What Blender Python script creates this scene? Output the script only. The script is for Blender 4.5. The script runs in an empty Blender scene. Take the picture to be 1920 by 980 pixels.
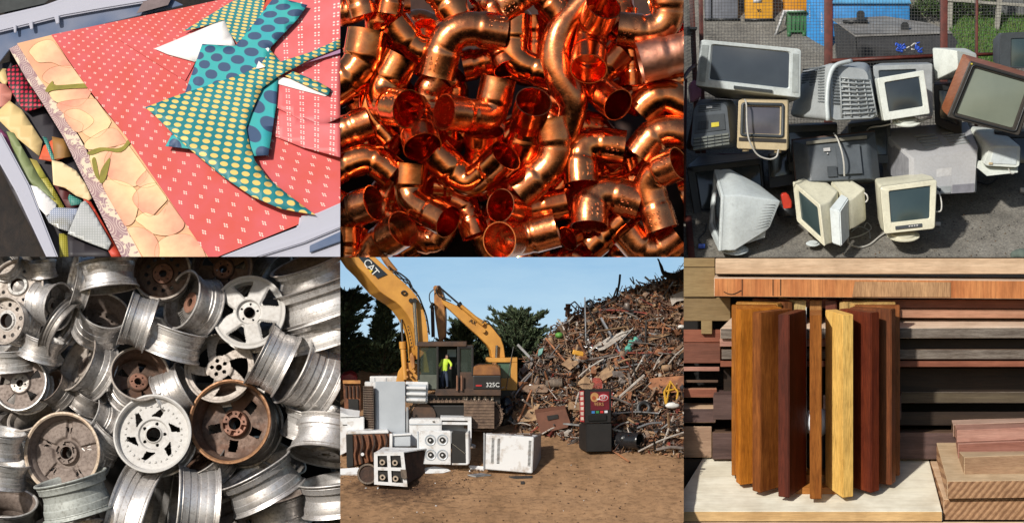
import bpy, bmesh, math, random
from mathutils import Vector, Matrix, noise
R = math.radians
scene = bpy.context.scene
COL = scene.collection
# ---------------------------------------------------------------- camera, sky, sun, exposure
CD = 60.0
cam_d = bpy.data.cameras.new("camera")
cam = bpy.data.objects.new("camera", cam_d)
COL.objects.link(cam)
cam.location = (0, -CD, 4.9)
cam.rotation_euler = (R(90), 0, 0)
cam_d.sensor_width = 36
cam_d.lens = 36 * CD / 19.2
cam_d.clip_start = 1
cam_d.clip_end = 500
scene.camera = cam
SUN_TO = Vector((-0.50, -0.72, 0.50)).normalized()      # direction towards the sun
world = bpy.data.worlds.new("World")
scene.world = world
world.use_nodes = True
wn = world.node_tree
bg = wn.nodes["Background"]
sky = wn.nodes.new("ShaderNodeTexSky")
sky.sky_type = 'NISHITA'
sky.sun_disc = False
sky.sun_elevation = math.asin(SUN_TO.z)
sky.sun_rotation = math.atan2(SUN_TO.x, SUN_TO.y)
wn.links.new(sky.outputs[0], bg.inputs[0])
bg.inputs[1].default_value = 0.08
sun_d = bpy.data.lights.new("sun", 'SUN')
sun_d.energy = 4.3
sun_d.angle = R(3)
sun_d.color = (1.0, 0.95, 0.87)
sun = bpy.data.objects.new("sun", sun_d)
COL.objects.link(sun)
sun.rotation_euler = SUN_TO.to_track_quat('Z', 'Y').to_euler()
vs = scene.view_settings
vs.view_transform = 'Standard'
vs.look = 'None'
vs.exposure = 0.0
vs.gamma = 1
scene.cycles.max_bounces = 8
scene.cycles.glossy_bounces = 5
scene.cycles.diffuse_bounces = 3
scene.cycles.transmission_bounces = 4
scene.cycles.transparent_max_bounces = 12
scene.cycles.sample_clamp_indirect = 6
scene.cycles.caustics_reflective = False
scene.cycles.caustics_refractive = False

# ---------------------------------------------------------------- panels: local picture units -> world
class Panel:
    def __init__(s, x0, y0, x1, y1, k, name, fwd=0):
        s.fwd = fwd
        s.x0, s.y0, s.x1, s.y1, s.k, s.name = x0, y0, x1, y1, k, name
    def at(s, u, v, d=0.0):
        """u, v in panel units (k per photo pixel); d = units towards the camera"""
        Y = -(d + s.fwd) / (100 * s.k)
        f = (CD + Y) / CD
        px, py = s.x0 + u / s.k, s.y0 + v / s.k
        return Vector(((px - 960) / 100 * f, Y, 4.9 + (490 - py) / 100 * f))
    def w(s, n):
        return n / (100 * s.k)
PA = Panel(0, 0, 638, 481, 2.0328, 'A')
PB = Panel(636, 0, 1284, 484, 2.0247, 'B')
PC = Panel(1280, 0, 1920, 484, 2.025, 'C')
PD = Panel(0, 478, 640, 980, 1.9516, 'D')
PE = Panel(636, 478, 1284, 980, 1.9522, 'E')
# the two right-hand lower compartments stand forward, so that nothing above shades them
PF = Panel(1280, 478, 1920, 980, 1.9516, 'F', 520)
BOUNDS = {'A': (-20, -20, 638, 481), 'B': (638, -20, 1282, 482), 'C': (1282, -20, 1940, 482),
          'D': (-20, 481, 638, 1000), 'E': (638, 482, 1282, 1000), 'F': (1282, 482, 1940, 1000)}
CUR = [PA]

# ---------------------------------------------------------------- materials
MATS = {}
def nodes_of(name):
    m = bpy.data.materials.new(name)
    m.use_nodes = True
    nt = m.node_tree
    return m, nt, nt.nodes["Principled BSDF"]
def N(nt, t, **kw):
    n = nt.nodes.new(t)
    for k, v in kw.items():
        setattr(n, k, v)
    return n
def ramp(nt, fac, stops):
    r = N(nt, 'ShaderNodeValToRGB')
    el = r.color_ramp.elements
    while len(el) < len(stops):
        el.new(0.5)
    for e, (p, c) in zip(el, stops):
        e.position = p
        e.color = (*c, 1) if len(c) == 3 else c
    nt.links.new(fac, r.inputs[0])
    return r.outputs[0]
def noise_tex(nt, scale, detail=5, rough=0.6, vec=None, stretch=None, coord='Object', dist=0.0):
    n = N(nt, 'ShaderNodeTexNoise')
    n.inputs['Scale'].default_value = scale
    n.inputs['Detail'].default_value = detail
    n.inputs['Roughness'].default_value = rough
    n.inputs['Distortion'].default_value = dist
    if vec is None:
        tc = N(nt, 'ShaderNodeTexCoord')
        vec = tc.outputs[coord]
    if stretch:
        mp = N(nt, 'ShaderNodeMapping')
        mp.inputs['Scale'].default_value = stretch
        nt.links.new(vec, mp.inputs[0])
        vec = mp.outputs[0]
    nt.links.new(vec, n.inputs['Vector'])
    return n.outputs['Fac']
def bump(nt, bsdf, h, strength=0.3, dist=0.02):
    b = N(nt, 'ShaderNodeBump')
    b.inputs['Strength'].default_value = strength
    b.inputs['Distance'].default_value = dist
    nt.links.new(h, b.inputs['Height'])
    nt.links.new(b.outputs[0], bsdf.inputs['Normal'])
def mat(name, c, rough=0.5, metal=0.0, var=0.12, scale=6.0, c2=None, bumps=0.0, bscale=None, stretch=None,
        spec=0.5, rvar=0.0, lo=0.35, hi=0.65, coat=0.0):
    """mottled surface: base colour varied by noise towards c2"""
    if name in MATS:
        return MATS[name]
    m, nt, b = nodes_of(name)
    if c2 is None:
        c2 = tuple(x * (1 - var * 2) for x in c)
        c = tuple(min(1, x * (1 + var * 0.4)) for x in c)
    f = noise_tex(nt, scale, stretch=stretch)
    nt.links.new(ramp(nt, f, [(lo, c), (hi, c2)]), b.inputs['Base Color'])
    b.inputs['Metallic'].default_value = metal
    b.inputs['Roughness'].default_value = rough
    b.inputs['Specular IOR Level'].default_value = spec
    b.inputs['Coat Weight'].default_value = coat
    if rvar:
        f2 = noise_tex(nt, scale * 2.3, stretch=stretch)
        mr = N(nt, 'ShaderNodeMapRange')
        mr.inputs[1].default_value = 0.3
        mr.inputs[2].default_value = 0.7
        mr.inputs[3].default_value = max(0.02, rough - rvar)
        mr.inputs[4].default_value = rough + rvar
        nt.links.new(f2, mr.inputs[0])
        nt.links.new(mr.outputs[0], b.inputs['Roughness'])
    if bumps:
        bump(nt, b, noise_tex(nt, bscale or scale * 3, stretch=stretch), bumps, 0.03)
    MATS[name] = m
    return m

# ---------------------------------------------------------------- objects
_CV = [(-.5, -.5, -.5), (.5, -.5, -.5), (.5, .5, -.5), (-.5, .5, -.5), (-.5, -.5, .5), (.5, -.5, .5), (.5, .5, .5), (-.5, .5, .5)]
_CF = [(0, 3, 2, 1), (4, 5, 6, 7), (0, 1, 5, 4), (1, 2, 6, 5), (2, 3, 7, 6), (3, 0, 4, 7)]
def cube(bm, M, mi=0):
    vs_ = [bm.verts.new(M @ Vector(c)) for c in _CV]
    fs = [bm.faces.new([vs_[i] for i in f]) for f in _CF]
    for f in fs:
        f.material_index = mi
    return vs_, fs
def lump(bm, M, mi=0):
    """small eight-sided stone"""
    vs_ = [bm.verts.new(M @ Vector(c)) for c in ((1, 0, 0), (-1, 0, 0), (0, 1, 0), (0, -1, 0), (0, 0, 1), (0, 0, -1))]
    for a, b, c in ((0, 2, 4), (2, 1, 4), (1, 3, 4), (3, 0, 4), (2, 0, 5), (1, 2, 5), (3, 1, 5), (0, 3, 5)):
        bm.faces.new((vs_[a], vs_[b], vs_[c])).material_index = mi
def link(o, parent=None):
    COL.objects.link(o)
    o['_p'] = CUR[0].name
    if parent is not None:
        o.parent = parent
    return o
def meshobj(name, bm, mats, parent=None, smooth=True, angle=40):
    me = bpy.data.meshes.new(name)
    if smooth:
        lim = R(angle)
        for f in bm.faces:
            f.smooth = True
        for e in bm.edges:
            if len(e.link_faces) == 2:
                a = e.link_faces[0].normal.angle(e.link_faces[1].normal, 0)
                e.smooth = a < lim
    bm.to_mesh(me)
    bm.free()
    for m in (mats if isinstance(mats, (list, tuple)) else [mats]):
        me.materials.append(m)
    o = bpy.data.objects.new(name, me)
    return link(o, parent)
def zone(u, v, w, h):
    """plain words for a place in a panel"""
    a = ['top', 'upper half', 'lower half', 'bottom'][max(0, min(3, int(v / h * 4)))]
    b = ['left edge', 'left of the middle', 'right of the middle', 'right edge'][max(0, min(3, int(u / w * 4)))]
    return a + ', ' + b
def tag(o, label=None, cat=None, group=None, kind=None):
    if label: o['label'] = label
    if cat:
        o['category'] = cat
        o['kind'] = 'thing'
    if group: o['group'] = group
    if kind: o['kind'] = kind
    return o
def empty(name, label=None, cat=None, group=None, loc=(0, 0, 0), rot=None):
    o = bpy.data.objects.new(name, None)
    link(o)
    o.location = loc
    if rot is not None:
        o.rotation_euler = rot
    return tag(o, label, cat, group)
def recenter(o):
    """put a finished mesh's origin at its own middle"""
    me = o.data
    if not len(me.vertices):
        return o
    c = Vector((0, 0, 0))
    for v in me.vertices:
        c += v.co
    c /= len(me.vertices)
    me.transform(Matrix.Translation(-c))
    o.location = o.location + c
    return o
def box(bm, c, size, rot=None, mi=0, bevel=0.0):
    M = Matrix.Translation(c)
    if rot is not None:
        M = M @ (rot if isinstance(rot, Matrix) else Matrix.Rotation(0, 4, 'X'))
    M = M @ Matrix.Diagonal((size[0], size[1], size[2], 1))
    vs_, fs = cube(bm, M, mi)
    r = None
    if bevel:
        es = {e for v in vs_ for e in v.link_edges}
        rb = bmesh.ops.bevel(bm, geom=list(es), offset=bevel, segments=2, profile=0.6, affect='EDGES', clamp_overlap=True)
        for f in rb['faces']:
            f.material_index = mi
    return r
def frame_at(d, up=Vector((0, 0, 1))):
    d = d.normalized()
    if abs(d.dot(up)) > 0.98:
        up = Vector((1, 0, 0))
    x = up.cross(d).normalized()
    y = d.cross(x)
    return x, y
def tube(bm, pts, rads, n=16, caps=True, mi=0, closed=False):
    """sweep a circle along pts; rads one per point"""
    if not isinstance(rads, (list, tuple)):
        rads = [rads] * len(pts)
    rings = []
    x = None
    for i, p in enumerate(pts):
        if closed:
            d = pts[(i + 1) % len(pts)] - pts[i - 1]
        else:
            d = pts[min(i + 1, len(pts) - 1)] - pts[max(i - 1, 0)]
        if d.length < 1e-9:
            d = Vector((0, 0, 1))
        d.normalize()
        if x is None:
            x, y = frame_at(d)
        else:
            x = (x - d * x.dot(d))
            if x.length < 1e-6:
                x, y = frame_at(d)
            x.normalize()
            y = d.cross(x)
        rings.append([bm.verts.new(p + (x * math.cos(2 * math.pi * k / n) + y * math.sin(2 * math.pi * k / n)) * rads[i]) for k in range(n)])
    m = len(rings)
    for i in range(m if closed else m - 1):
        a, b = rings[i], rings[(i + 1) % m]
        for k in range(n):
            f = bm.faces.new((a[k], a[(k + 1) % n], b[(k + 1) % n], b[k]))
            f.material_index = mi
    if caps and not closed:
        bm.faces.new(rings[0][::-1]).material_index = mi
        bm.faces.new(rings[-1]).material_index = mi
    return rings
def catmull(P, n=8):
    out = []
    Q = [P[0] * 2 - P[1]] + list(P) + [P[-1] * 2 - P[-2]]
    for i in range(1, len(Q) - 2):
        a, b, c, d = Q[i - 1], Q[i], Q[i + 1], Q[i + 2]
        for k in range(n):
            t = k / n
            out.append(0.5 * ((2 * b) + (c - a) * t + (2 * a - 5 * b + 4 * c - d) * t * t + (3 * b - a - 3 * c + d) * t ** 3))
    out.append(P[-1].copy())
    return out
def prism(bm, pts, thick_vec, mi=0):
    """extrude a flat outline by thick_vec"""
    a = [bm.verts.new(p) for p in pts]
    b = [bm.verts.new(p + thick_vec) for p in pts]
    n = len(pts)
    fs = [bm.faces.new(a), bm.faces.new(b[::-1])]
    for i in range(n):
        fs.append(bm.faces.new((a[i], b[i], b[(i + 1) % n], a[(i + 1) % n])))
    for f in fs:
        f.material_index = mi
    return fs
def lathe(bm, prof, n=48, M=None, mi=0, closed=False):
    """prof: (r, z) pairs round local Z"""
    rings = []
    for r, z in prof:
        if r < 1e-6:
            rings.append([bm.verts.new((M @ Vector((0, 0, z))) if M else Vector((0, 0, z)))])
        else:
            ring = []
            for k in range(n):
                a = 2 * math.pi * k / n
                p = Vector((r * math.cos(a), r * math.sin(a), z))
                ring.append(bm.verts.new(M @ p if M else p))
            rings.append(ring)
    prs = list(zip(rings, rings[1:]))
    if closed:
        prs.append((rings[-1], rings[0]))
    for a, b in prs:
        for k in range(n):
            k2 = (k + 1) % n
            if len(a) == 1 and len(b) == 1:
                continue
            if len(a) == 1:
                f = bm.faces.new((a[0], b[k2], b[k]))
            elif len(b) == 1:
                f = bm.faces.new((a[k], a[k2], b[0]))
            else:
                f = bm.faces.new((a[k], a[k2], b[k2], b[k]))
            f.material_index = mi
    return rings
def fixn(bm):
    bmesh.ops.recalc_face_normals(bm, faces=bm.faces[:])
def text_mesh(s, size, m, parent, M, extrude=0.004, name='lettering', font_scale=(1, 1)):
    """raised letters laid in the XY plane of matrix M"""
    cu = bpy.data.curves.new(name, 'FONT')
    cu.body = s
    cu.size = size
    cu.extrude = extrude
    cu.resolution_u = 3
    cu.align_x = 'CENTER'
    cu.align_y = 'CENTER'
    t = bpy.data.objects.new(name, cu)
    COL.objects.link(t)
    dg = bpy.context.evaluated_depsgraph_get()
    me = bpy.data.meshes.new_from_object(t.evaluated_get(dg))
    me.transform(Matrix.Diagonal((font_scale[0], font_scale[1], 1, 1)))
    bpy.data.objects.remove(t)
    bpy.data.curves.remove(cu)
    me.transform(M)
    me.materials.clear()
    me.materials.append(m)
    o = bpy.data.objects.new(name, me)
    return link(o, parent)
def copy_tree(o, parent=None):
    c = o.copy()
    COL.objects.link(c)
    c['_p'] = CUR[0].name
    if parent is not None:
        c.parent = parent
    for ch in list(o.children):
        copy_tree(ch, c)
    return c
# ================================================================ copper fittings (top middle)
CUR[0] = PB
random.seed(11)
def copper(name, c, c2, rough, rv):
    m, nt, b = nodes_of(name)
    f = noise_tex(nt, 3.5, 4, 0.6)
    nt.links.new(ramp(nt, f, [(0.35, c), (0.7, c2)]), b.inputs['Base Color'])
    b.inputs['Metallic'].default_value = 1
    mr = N(nt, 'ShaderNodeMapRange')
    mr.inputs[1].default_value = 0.3; mr.inputs[2].default_value = 0.7
    mr.inputs[3].default_value = rough - rv; mr.inputs[4].default_value = rough + rv
    nt.links.new(noise_tex(nt, 9, 6, 0.7), mr.inputs[0])
    nt.links.new(mr.outputs[0], b.inputs['Roughness'])
    bump(nt, b, noise_tex(nt, 5, 4, 0.55), 0.12, 0.05)
    return m
COP = [copper('polished_copper', (0.97, 0.34, 0.12), (0.82, 0.21, 0.07), 0.17, 0.07),
       copper('worn_copper', (0.93, 0.34, 0.135), (0.66, 0.185, 0.075), 0.24, 0.08),
       copper('red_copper', (0.92, 0.28, 0.10), (0.70, 0.15, 0.05), 0.20, 0.07),
       copper('dull_copper', (0.78, 0.36, 0.24), (0.62, 0.25, 0.15), 0.42, 0.08)]
def arc_path(P, R_, cup):
    """polyline with rounded corners; returns points and a 0/1 flag 'inside the cup'"""
    pts = []
    if len(P) == 2:
        n = 10
        return [P[0].lerp(P[1], i / n) for i in range(n + 1)]
    pts.append(P[0])
    for i in range(1, len(P) - 1):
        a, c, b = P[i - 1], P[i], P[i + 1]
        da, db = (a - c), (b - c)
        la, lb = da.length, db.length
        da.normalize(); db.normalize()
        ang = math.pi - da.angle(db)
        t = min(R_ * math.tan(ang / 2), la * 0.62, lb * 0.62)
        p, q = c + da * t, c + db * t
        if (p - pts[-1]).length > 1e-3:
            for k in (1, 2, 3):
                pts.append(pts[-1].lerp(p, k / 3 if k == 3 else 0.45) if k != 2 else pts[-1].lerp(p, 0.5))
        for k in range(1, 11):
            s = k / 10
            pts.append(p * (1 - s) ** 2 + c * 2 * s * (1 - s) + q * s * s)
    for k in (1, 2, 3, 4):
        pts.append(pts[-1].lerp(P[-1], (0.3, 0.45, 0.6, 1)[k - 1]))
    return pts
def resample(pts, step):
    L = [0]
    for a, b in zip(pts, pts[1:]):
        L.append(L[-1] + (b - a).length)
    n = max(6, int(L[-1] / step))
    out, j = [], 0
    for i in range(n + 1):
        s = L[-1] * i / n
        while j < len(L) - 2 and L[j + 1] < s:
            j += 1
        t = 0 if L[j + 1] == L[j] else (s - L[j]) / (L[j + 1] - L[j])
        out.append(pts[j].lerp(pts[j + 1], t))
    return out, L[-1]
def fitting(P, r, bend=None, m=0, label=None, dep=0, cups=True, name='pipe_elbow', marks=(), group='copper fittings in the heap'):
    W = [PB.at(u, v, d + dep) for u, v, d in P]
    rr = PB.w(r * 1.10)
    pts = arc_path(W, PB.w(bend or r * 1.55), rr)
    pts, L = resample(pts, rr * 0.13)
    # light smoothing
    for _ in range(2):
        pts = [pts[0]] + [(pts[i - 1] + pts[i] * 2 + pts[i + 1]) / 4 for i in range(1, len(pts) - 1)] + [pts[-1]]
    bm = bmesh.new()
    n = len(pts)
    cup = min(rr * 1.42, L * 0.36)
    out = []
    for i in range(n):
        s = L * i / (n - 1)
        e = min(s, L - s)
        if not cups:
            k = 0.94 + 0.05 * math.sin(s / L * 9)
        else:
            x = (e - cup) / (rr * 0.16)
            k = 1.0 if x < 0 else (0.975 - 0.045 * min(1, x))
            if 0 < x < 1.2:
                k -= 0.045 * math.sin(min(1, x / 1.2) * math.pi)
        if e < rr * 0.04:
            k = 1.015
        out.append(rr * k)
    th = rr * 0.055
    outer = tube(bm, pts, out, n=36, caps=False)
    inner = tube(bm, pts, [q - th for q in out], n=36, caps=False)
    for ring_o, ring_i in ((outer[0], inner[0]), (outer[-1], inner[-1])):
        for k in range(36):
            bm.faces.new((ring_o[k], ring_o[(k + 1) % 36], ring_i[(k + 1) % 36], ring_i[k]))
    fixn(bm)
    # stamped marks on the cup that shows: small raised strokes
    rs = random.Random(int(P[0][0] * 7 + P[0][1]))
    for end in marks:
        i0 = int((cup * 0.5) / L * (n - 1))
        i = i0 if end == 0 else n - 1 - i0
        d = (pts[min(i + 1, n - 1)] - pts[max(i - 1, 0)]).normalized()
        view = Vector((0, -1, 0.15))
        side = (view - d * view.dot(d)).normalized()
        tang = d.cross(side)
        for row in (-1, 0, 1):
            for colm in (-1, 0, 1):
                if rs.random() < 0.2:
                    continue
                ang = colm * 0.30 + 0.35
                nrm = side * math.cos(ang) + tang * math.sin(ang)
                tg = d.cross(nrm)
                c = pts[i] + d * (row * rr * 0.28) + nrm * rr * 0.995
                q = []
                for t in range(9):
                    a = 2 * math.pi * t / 8 * rs.choice((1, 0.75))
                    q.append(c + d * math.cos(a) * rr * 0.085 + tg * math.sin(a) * rr * 0.085 + nrm * rr * 0.01)
                tube(bm, q[:rs.randint(5, 8)], rr * 0.024, n=5)
    o = meshobj(name, bm, COP[m], angle=50)
    recenter(o)
    tag(o, label, 'pipe fitting', group)
    return o
F = [
 # points, r, bend, material, depth, marks, label
 ([(634,128,0),(415,92,20),(368,292,0)],65,125,1,70,(0,1),'big copper elbow near the top arching from the right over to a cup facing down'),
 ([(665,58,-10),(655,235,10),(826,288,10)],56,90,0,55,(),'copper elbow with a bright vertical cup touching the big arched elbow'),
 ([(1004,22,120),(952,140,0),(947,262,150)],62,60,2,75,(),'double-cup copper fitting at the top whose lower mouth shows glowing red inside'),
 ([(1058,112,0),(1262,135,0),(1236,-70,0)],62,100,1,45,(0,),'stamped copper elbow in the top right corner with its cup facing left'),
 ([(1142,240,20),(1420,168,10)],72,60,3,90,(),'wide dull brown copper sleeve lying at the right edge'),
 ([(1140,428,0),(1225,345,10),(1430,470,0)],66,110,0,40,(),'smooth copper elbow at the right edge below the dull sleeve, dark mouth facing left'),
 ([(1138,590,0),(1215,488,10),(1440,540,0)],62,100,1,75,(),'copper elbow at the right edge with a white glint on its left shoulder'),
 ([(1292,620,90),(1165,672,10),(1228,872,30)],58,80,1,95,(0,1),'stamped copper elbow low at the right edge, mouths facing right and down'),
 ([(1058,398,150),(950,322,10),(1062,195,-20)],57,60,2,20,(),'copper elbow under the red-glowing double cup, its oval dark mouth facing lower right'),
 ([(1112,170,0),(1116,325,0)],52,50,2,-40,(),'short dark copper cup standing in the shadow behind the stamped top right elbow'),
 ([(738,386,150),(712,480,30),(690,612,-20)],62,60,2,35,(),'copper coupling left of the wavy pipe with a clear round rim tilted up'),
 ([(806,448,0),(828,610,0),(676,735,0)],63,130,1,90,(),'copper bend in the very middle reaching down left from the foot of the wavy pipe'),
 ([(362,580,0),(500,715,0),(633,590,125)],60,85,0,70,(),'U-like copper elbow left of the middle with one oval mouth facing upper right'),
 ([(262,414,150),(140,395,0),(238,215,0)],66,85,0,60,(0,),'large copper elbow at left whose round red mouth faces the viewer'),
 ([(398,426,130),(575,448,0),(606,298,0)],62,60,1,60,(),'copper elbow with a pale upright cup, its oval mouth facing the large red mouth'),
 ([(316,558,140),(276,410,0)],66,60,2,25,(),'copper cup opening downward with a red glowing inside below the large red mouth'),
 ([(108,118,0),(82,262,10),(-50,350,0)],70,130,0,55,(),'thick shiny copper bend at the upper left edge'),
 ([(206,92,0),(308,218,0),(440,150,-10)],60,90,0,25,(),'copper elbow with a bright streak down its square cup near the top left'),
 ([(118,462,0),(-60,528,0)],60,60,1,25,(),'straight copper cup poking in from the left edge at mid height'),
 ([(140,290,0),(105,425,0),(195,530,0)],42,90,0,20,(),'slim copper bend squeezed behind the large red-mouthed elbow at left'),
 ([(205,662,0),(118,592,0),(-70,668,0)],58,90,0,60,(0,),'copper elbow at the left edge with a glinting crown and a stamped cup'),
 ([(133,770,90),(25,806,20),(-60,760,0)],62,60,1,60,(),'copper cup at the lower left edge with its half-moon mouth facing right'),
 ([(244,868,135),(150,925,30),(90,1060,0)],64,70,1,50,(),'copper elbow at the bottom left with a large dark oval mouth'),
 ([(276,622,0),(262,760,0),(414,842,130)],57,80,0,80,(),'copper elbow lower left of centre with one upright cup and one mouth facing lower right'),
 ([(425,760,0),(478,775,0),(520,895,20)],50,60,2,10,(),'dark copper cup pointing down just right of the lower left mouth'),
 ([(612,780,125),(700,800,10),(860,770,0)],58,60,2,35,(),'copper elbow low in the middle with a round dark mouth facing left'),
 ([(608,912,150),(680,908,20),(828,868,30)],63,60,1,80,(),'copper coupling at the bottom middle whose wide mouth faces the viewer'),
 ([(920,702,45),(908,535,0),(1082,562,0)],61,80,0,60,(0,1),'copper elbow right of centre with its thin oval mouth facing straight down'),
 ([(950,860,50),(955,715,0),(1140,768,0)],64,80,1,80,(0,1),'heavily stamped copper elbow at the lower right with a black mouth facing down'),
 ([(945,940,0),(1075,835,0)],55,60,0,20,(),'straight copper piece leaning behind the heavily stamped elbow'),
 ([(1095,880,0),(1180,975,0),(1285,895,0)],62,80,1,45,(),'copper elbow at the bottom right corner resting with its bend downward'),
 ([(868,905,45),(945,860,-20)],44,50,2,10,(),'small dark copper cup mouth beside the wide bottom coupling'),
 ([(28,862,0),(22,1040,0)],52,60,0,50,(),'copper cup standing upright in the bottom left corner'),
 ([(1300,745,0),(1420,700,0)],55,60,1,50,(),'copper cup stub cut off low at the right edge'),
 ([(458,72,20),(352,-80,0)],64,60,0,20,(),'copper cup dropping in from the top edge left of the big arched elbow'),
 ([(520,42,40),(400,110,-20)],52,60,2,10,(),'flattened dark copper mouth tucked under the top edge above the arched elbow'),
 ([(612,30,0),(760,-70,0)],62,60,1,85,(0,),'stamped copper cup at the top edge pointing down left'),
 ([(835,52,0),(745,-60,0)],57,60,2,60,(0,),'stamped dark copper cup at the top edge pointing down right'),
 ([(190,55,0),(215,-80,0)],46,60,2,0,(),'small dark copper cup at the top edge near the left'),
 ([(95,60,0),(60,-60,0)],52,60,1,-30,(),'dim copper cup at the top edge in the left corner'),
 ([(380,300,0),(335,355,0),(335,470,0)],58,60,1,0,(0,),'half hidden stamped copper elbow between the large red mouth and the pale upright cup'),
 ([(550,498,45),(548,640,-20)],70,60,2,5,(),'copper cup opening upward below the pale upright cup'),
 ([(640,262,60),(600,160,0)],50,60,2,20,(),'copper rim peeping out under the bright vertical cup'),
 ([(470,250,0),(590,225,0)],58,60,2,-40,(),'red copper piece deep under the big arched elbow'),
 ([(738,60,0),(742,220,0)],50,60,2,-30,(),'dark upright copper cup behind the bright vertical cup'),
 ([(360,706,0),(475,716,0)],46,60,0,-20,(),'copper stub showing under the U-like elbow'),
 ([(770,800,0),(856,690,0)],50,60,2,10,(),'thin rimmed copper cup leaning below the middle bend'),
 ([(326,112,60),(345,210,-60)],50,60,0,-10,(),'copper ring rim behind the bright-streaked elbow at the top left'),
 ([(130,945,30),(60,900,0)],46,60,2,0,(),'small red copper piece wedged at the bottom left'),
 ([(1225,320,0),(1400,290,0)],50,60,0,10,(),'copper piece under the dull sleeve at the right edge'),
 ([(705,170,0),(800,140,0)],40,50,2,-70,(),'dark copper piece deep behind the wavy pipe'),
]
for P, r, bend, m, dep, mk, lab in F:
    fitting(P, r, bend, m, lab, dep, marks=mk, name='pipe_elbow' if len(P) > 2 else 'pipe_cup')
# the wavy pipe: a swelling and narrowing S bend
Wp = catmull([PB.at(*p) for p in ((985,-40,60),(900,40,80),(838,120,95),(822,215,95),(850,310,100),(888,395,100),(872,480,80),(840,540,60))], 14)
nn = len(Wp)
rad = [PB.w(58 - 7 * math.sin(i / nn * math.pi * 3.0) ) for i in range(nn)]
bm = bmesh.new()
tube(bm, Wp, rad, n=40)
o = recenter(meshobj('pipe_bend', bm, COP[1]))
tag(o, 'long wavy satin copper pipe snaking down between the stamped cups', 'pipe fitting', 'copper fittings in the heap')
# deeper layers of the heap, in shadow
rs = random.Random(5)
k = 0
for layer in range(1):
    for gy in range(7):
        for gx in range(9):
            u = 50 + gx * 150 + rs.uniform(-60, 60) + (85 if gy % 2 else 0)
            v = 30 + gy * 155 + rs.uniform(-60, 60)
            a = rs.uniform(0, 6.28)
            b_ = a + rs.choice((-1, 1)) * 1.57
            dp = -82 - layer * 120 + rs.uniform(-15, 15)
            la = 108
            fitting([(u + math.cos(a) * la, v + math.sin(a) * la, rs.uniform(-40, 50)), (u, v, 0), (u + math.cos(b_) * la, v + math.sin(b_) * la, rs.uniform(-40, 50))],
                    rs.uniform(52, 62), 85, rs.choice((0, 1, 2, 2)), 'shadowed copper elbow deep in the heap, ' + zone(u, v, 1312, 980), dp,
                    group='shadowed copper fittings deep in the heap')
bm = bmesh.new()
box(bm, PB.at(656, 490, -420), (6.9, 0.1, 5.2))
o = meshobj('wall_behind_copper', bm, mat('dark_bin_metal', (0.05, 0.02, 0.012), 0.7))
tag(o, kind='structure')

bm = bmesh.new()  # unseen thin board, added to keep the sky's glow off the copper undersides
a, c = PB.at(0, 975.9, -415), PB.at(1312, 975.9, -70)
box(bm, Vector(((a.x + c.x) / 2, (a.y + c.y) / 2, (a.z + c.z) / 2)), (6.7, abs(a.y - c.y), .006))
tag(meshobj('sky_glow_block', bm, mat('dark_bin_metal', (0.05, 0.02, 0.012), 0.7)), kind='structure')
# ================================================================ scrapped televisions and monitors (top right)
CUR[0] = PC
random.seed(7)
def plastic(name, c, rough=0.45, dirt=0.35, scale=3.0):
    m, nt, b = nodes_of(name)
    f = noise_tex(nt, scale, 7, 0.7)
    g = noise_tex(nt, 22, 5, 0.7)
    d_ = tuple(x * (1 - dirt) for x in c)
    mx = N(nt, 'ShaderNodeMixRGB', blend_type='MULTIPLY')
    mx.inputs[0].default_value = 0.28
    nt.links.new(ramp(nt, f, [(0.42, c), (0.72, d_)]), mx.inputs[1])
    nt.links.new(ramp(nt, g, [(0.30, (0.55, 0.52, 0.46)), (0.55, (1, 1, 1))]), mx.inputs[2])
    nt.links.new(mx.outputs[0], b.inputs['Base Color'])
    b.inputs['Roughness'].default_value = rough
    bump(nt, b, g, 0.05, 0.02)
    return m
T = {
 'silver': plastic('silver_plastic', (0.62, 0.68, 0.69), 0.38, 0.25),
 'grey': plastic('grey_plastic', (0.34, 0.365, 0.375), 0.5, 0.3),
 'midgrey': plastic('lilac_grey_plastic', (0.42, 0.425, 0.44), 0.5, 0.07),
 'dark': plastic('charcoal_plastic', (0.052, 0.062, 0.070), 0.45, 0.35),
 'black': plastic('black_plastic', (0.018, 0.020, 0.022), 0.4, 0.3),
 'slate': plastic('slate_plastic', (0.085, 0.10, 0.115), 0.45, 0.3),
 'cream': plastic('cream_plastic', (0.70, 0.68, 0.53), 0.42, 0.22),
 'beige': plastic('yellowed_plastic', (0.58, 0.47, 0.29), 0.42, 0.25),
 'white': plastic('off_white_plastic', (0.70, 0.74, 0.69), 0.42, 0.2),
 'cool': plastic('cool_white_plastic', (0.62, 0.68, 0.69), 0.42, 0.2),
 'wood': None, 'backgrey': plastic('silver_grey_back', (0.40, 0.43, 0.44), 0.4, 0.2), 'ribgrey': plastic('silver_grey_rib', (0.34, 0.37, 0.38), 0.4, 0.2), 'pink': plastic('pink_plastic', (0.62, 0.25, 0.42)), 'red': plastic('red_plastic', (0.62, 0.045, 0.02), 0.35),
 'yellow': plastic('yellow_sticker', (0.65, 0.55, 0.05)), 'label': plastic('pale_sticker', (0.6, 0.6, 0.6)),
 'cable': plastic('pale_cable', (0.55, 0.54, 0.50)), 'bluep': plastic('blue_plastic', (0.03, 0.10, 0.55), 0.35),
 'bezelbr': plastic('brown_black_bezel', (0.045, 0.038, 0.032), 0.35),
}
T['wood'] = mat('teak_veneer', (0.36, 0.13, 0.055), 0.4, c2=(0.25, 0.080, 0.032), scale=3, stretch=(1, 1, 12))
def glass(name, c, c2, rough=0.12):
    return mat(name, c, rough, c2=c2, scale=1.2, lo=0.3, hi=0.75, spec=0.8)
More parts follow.
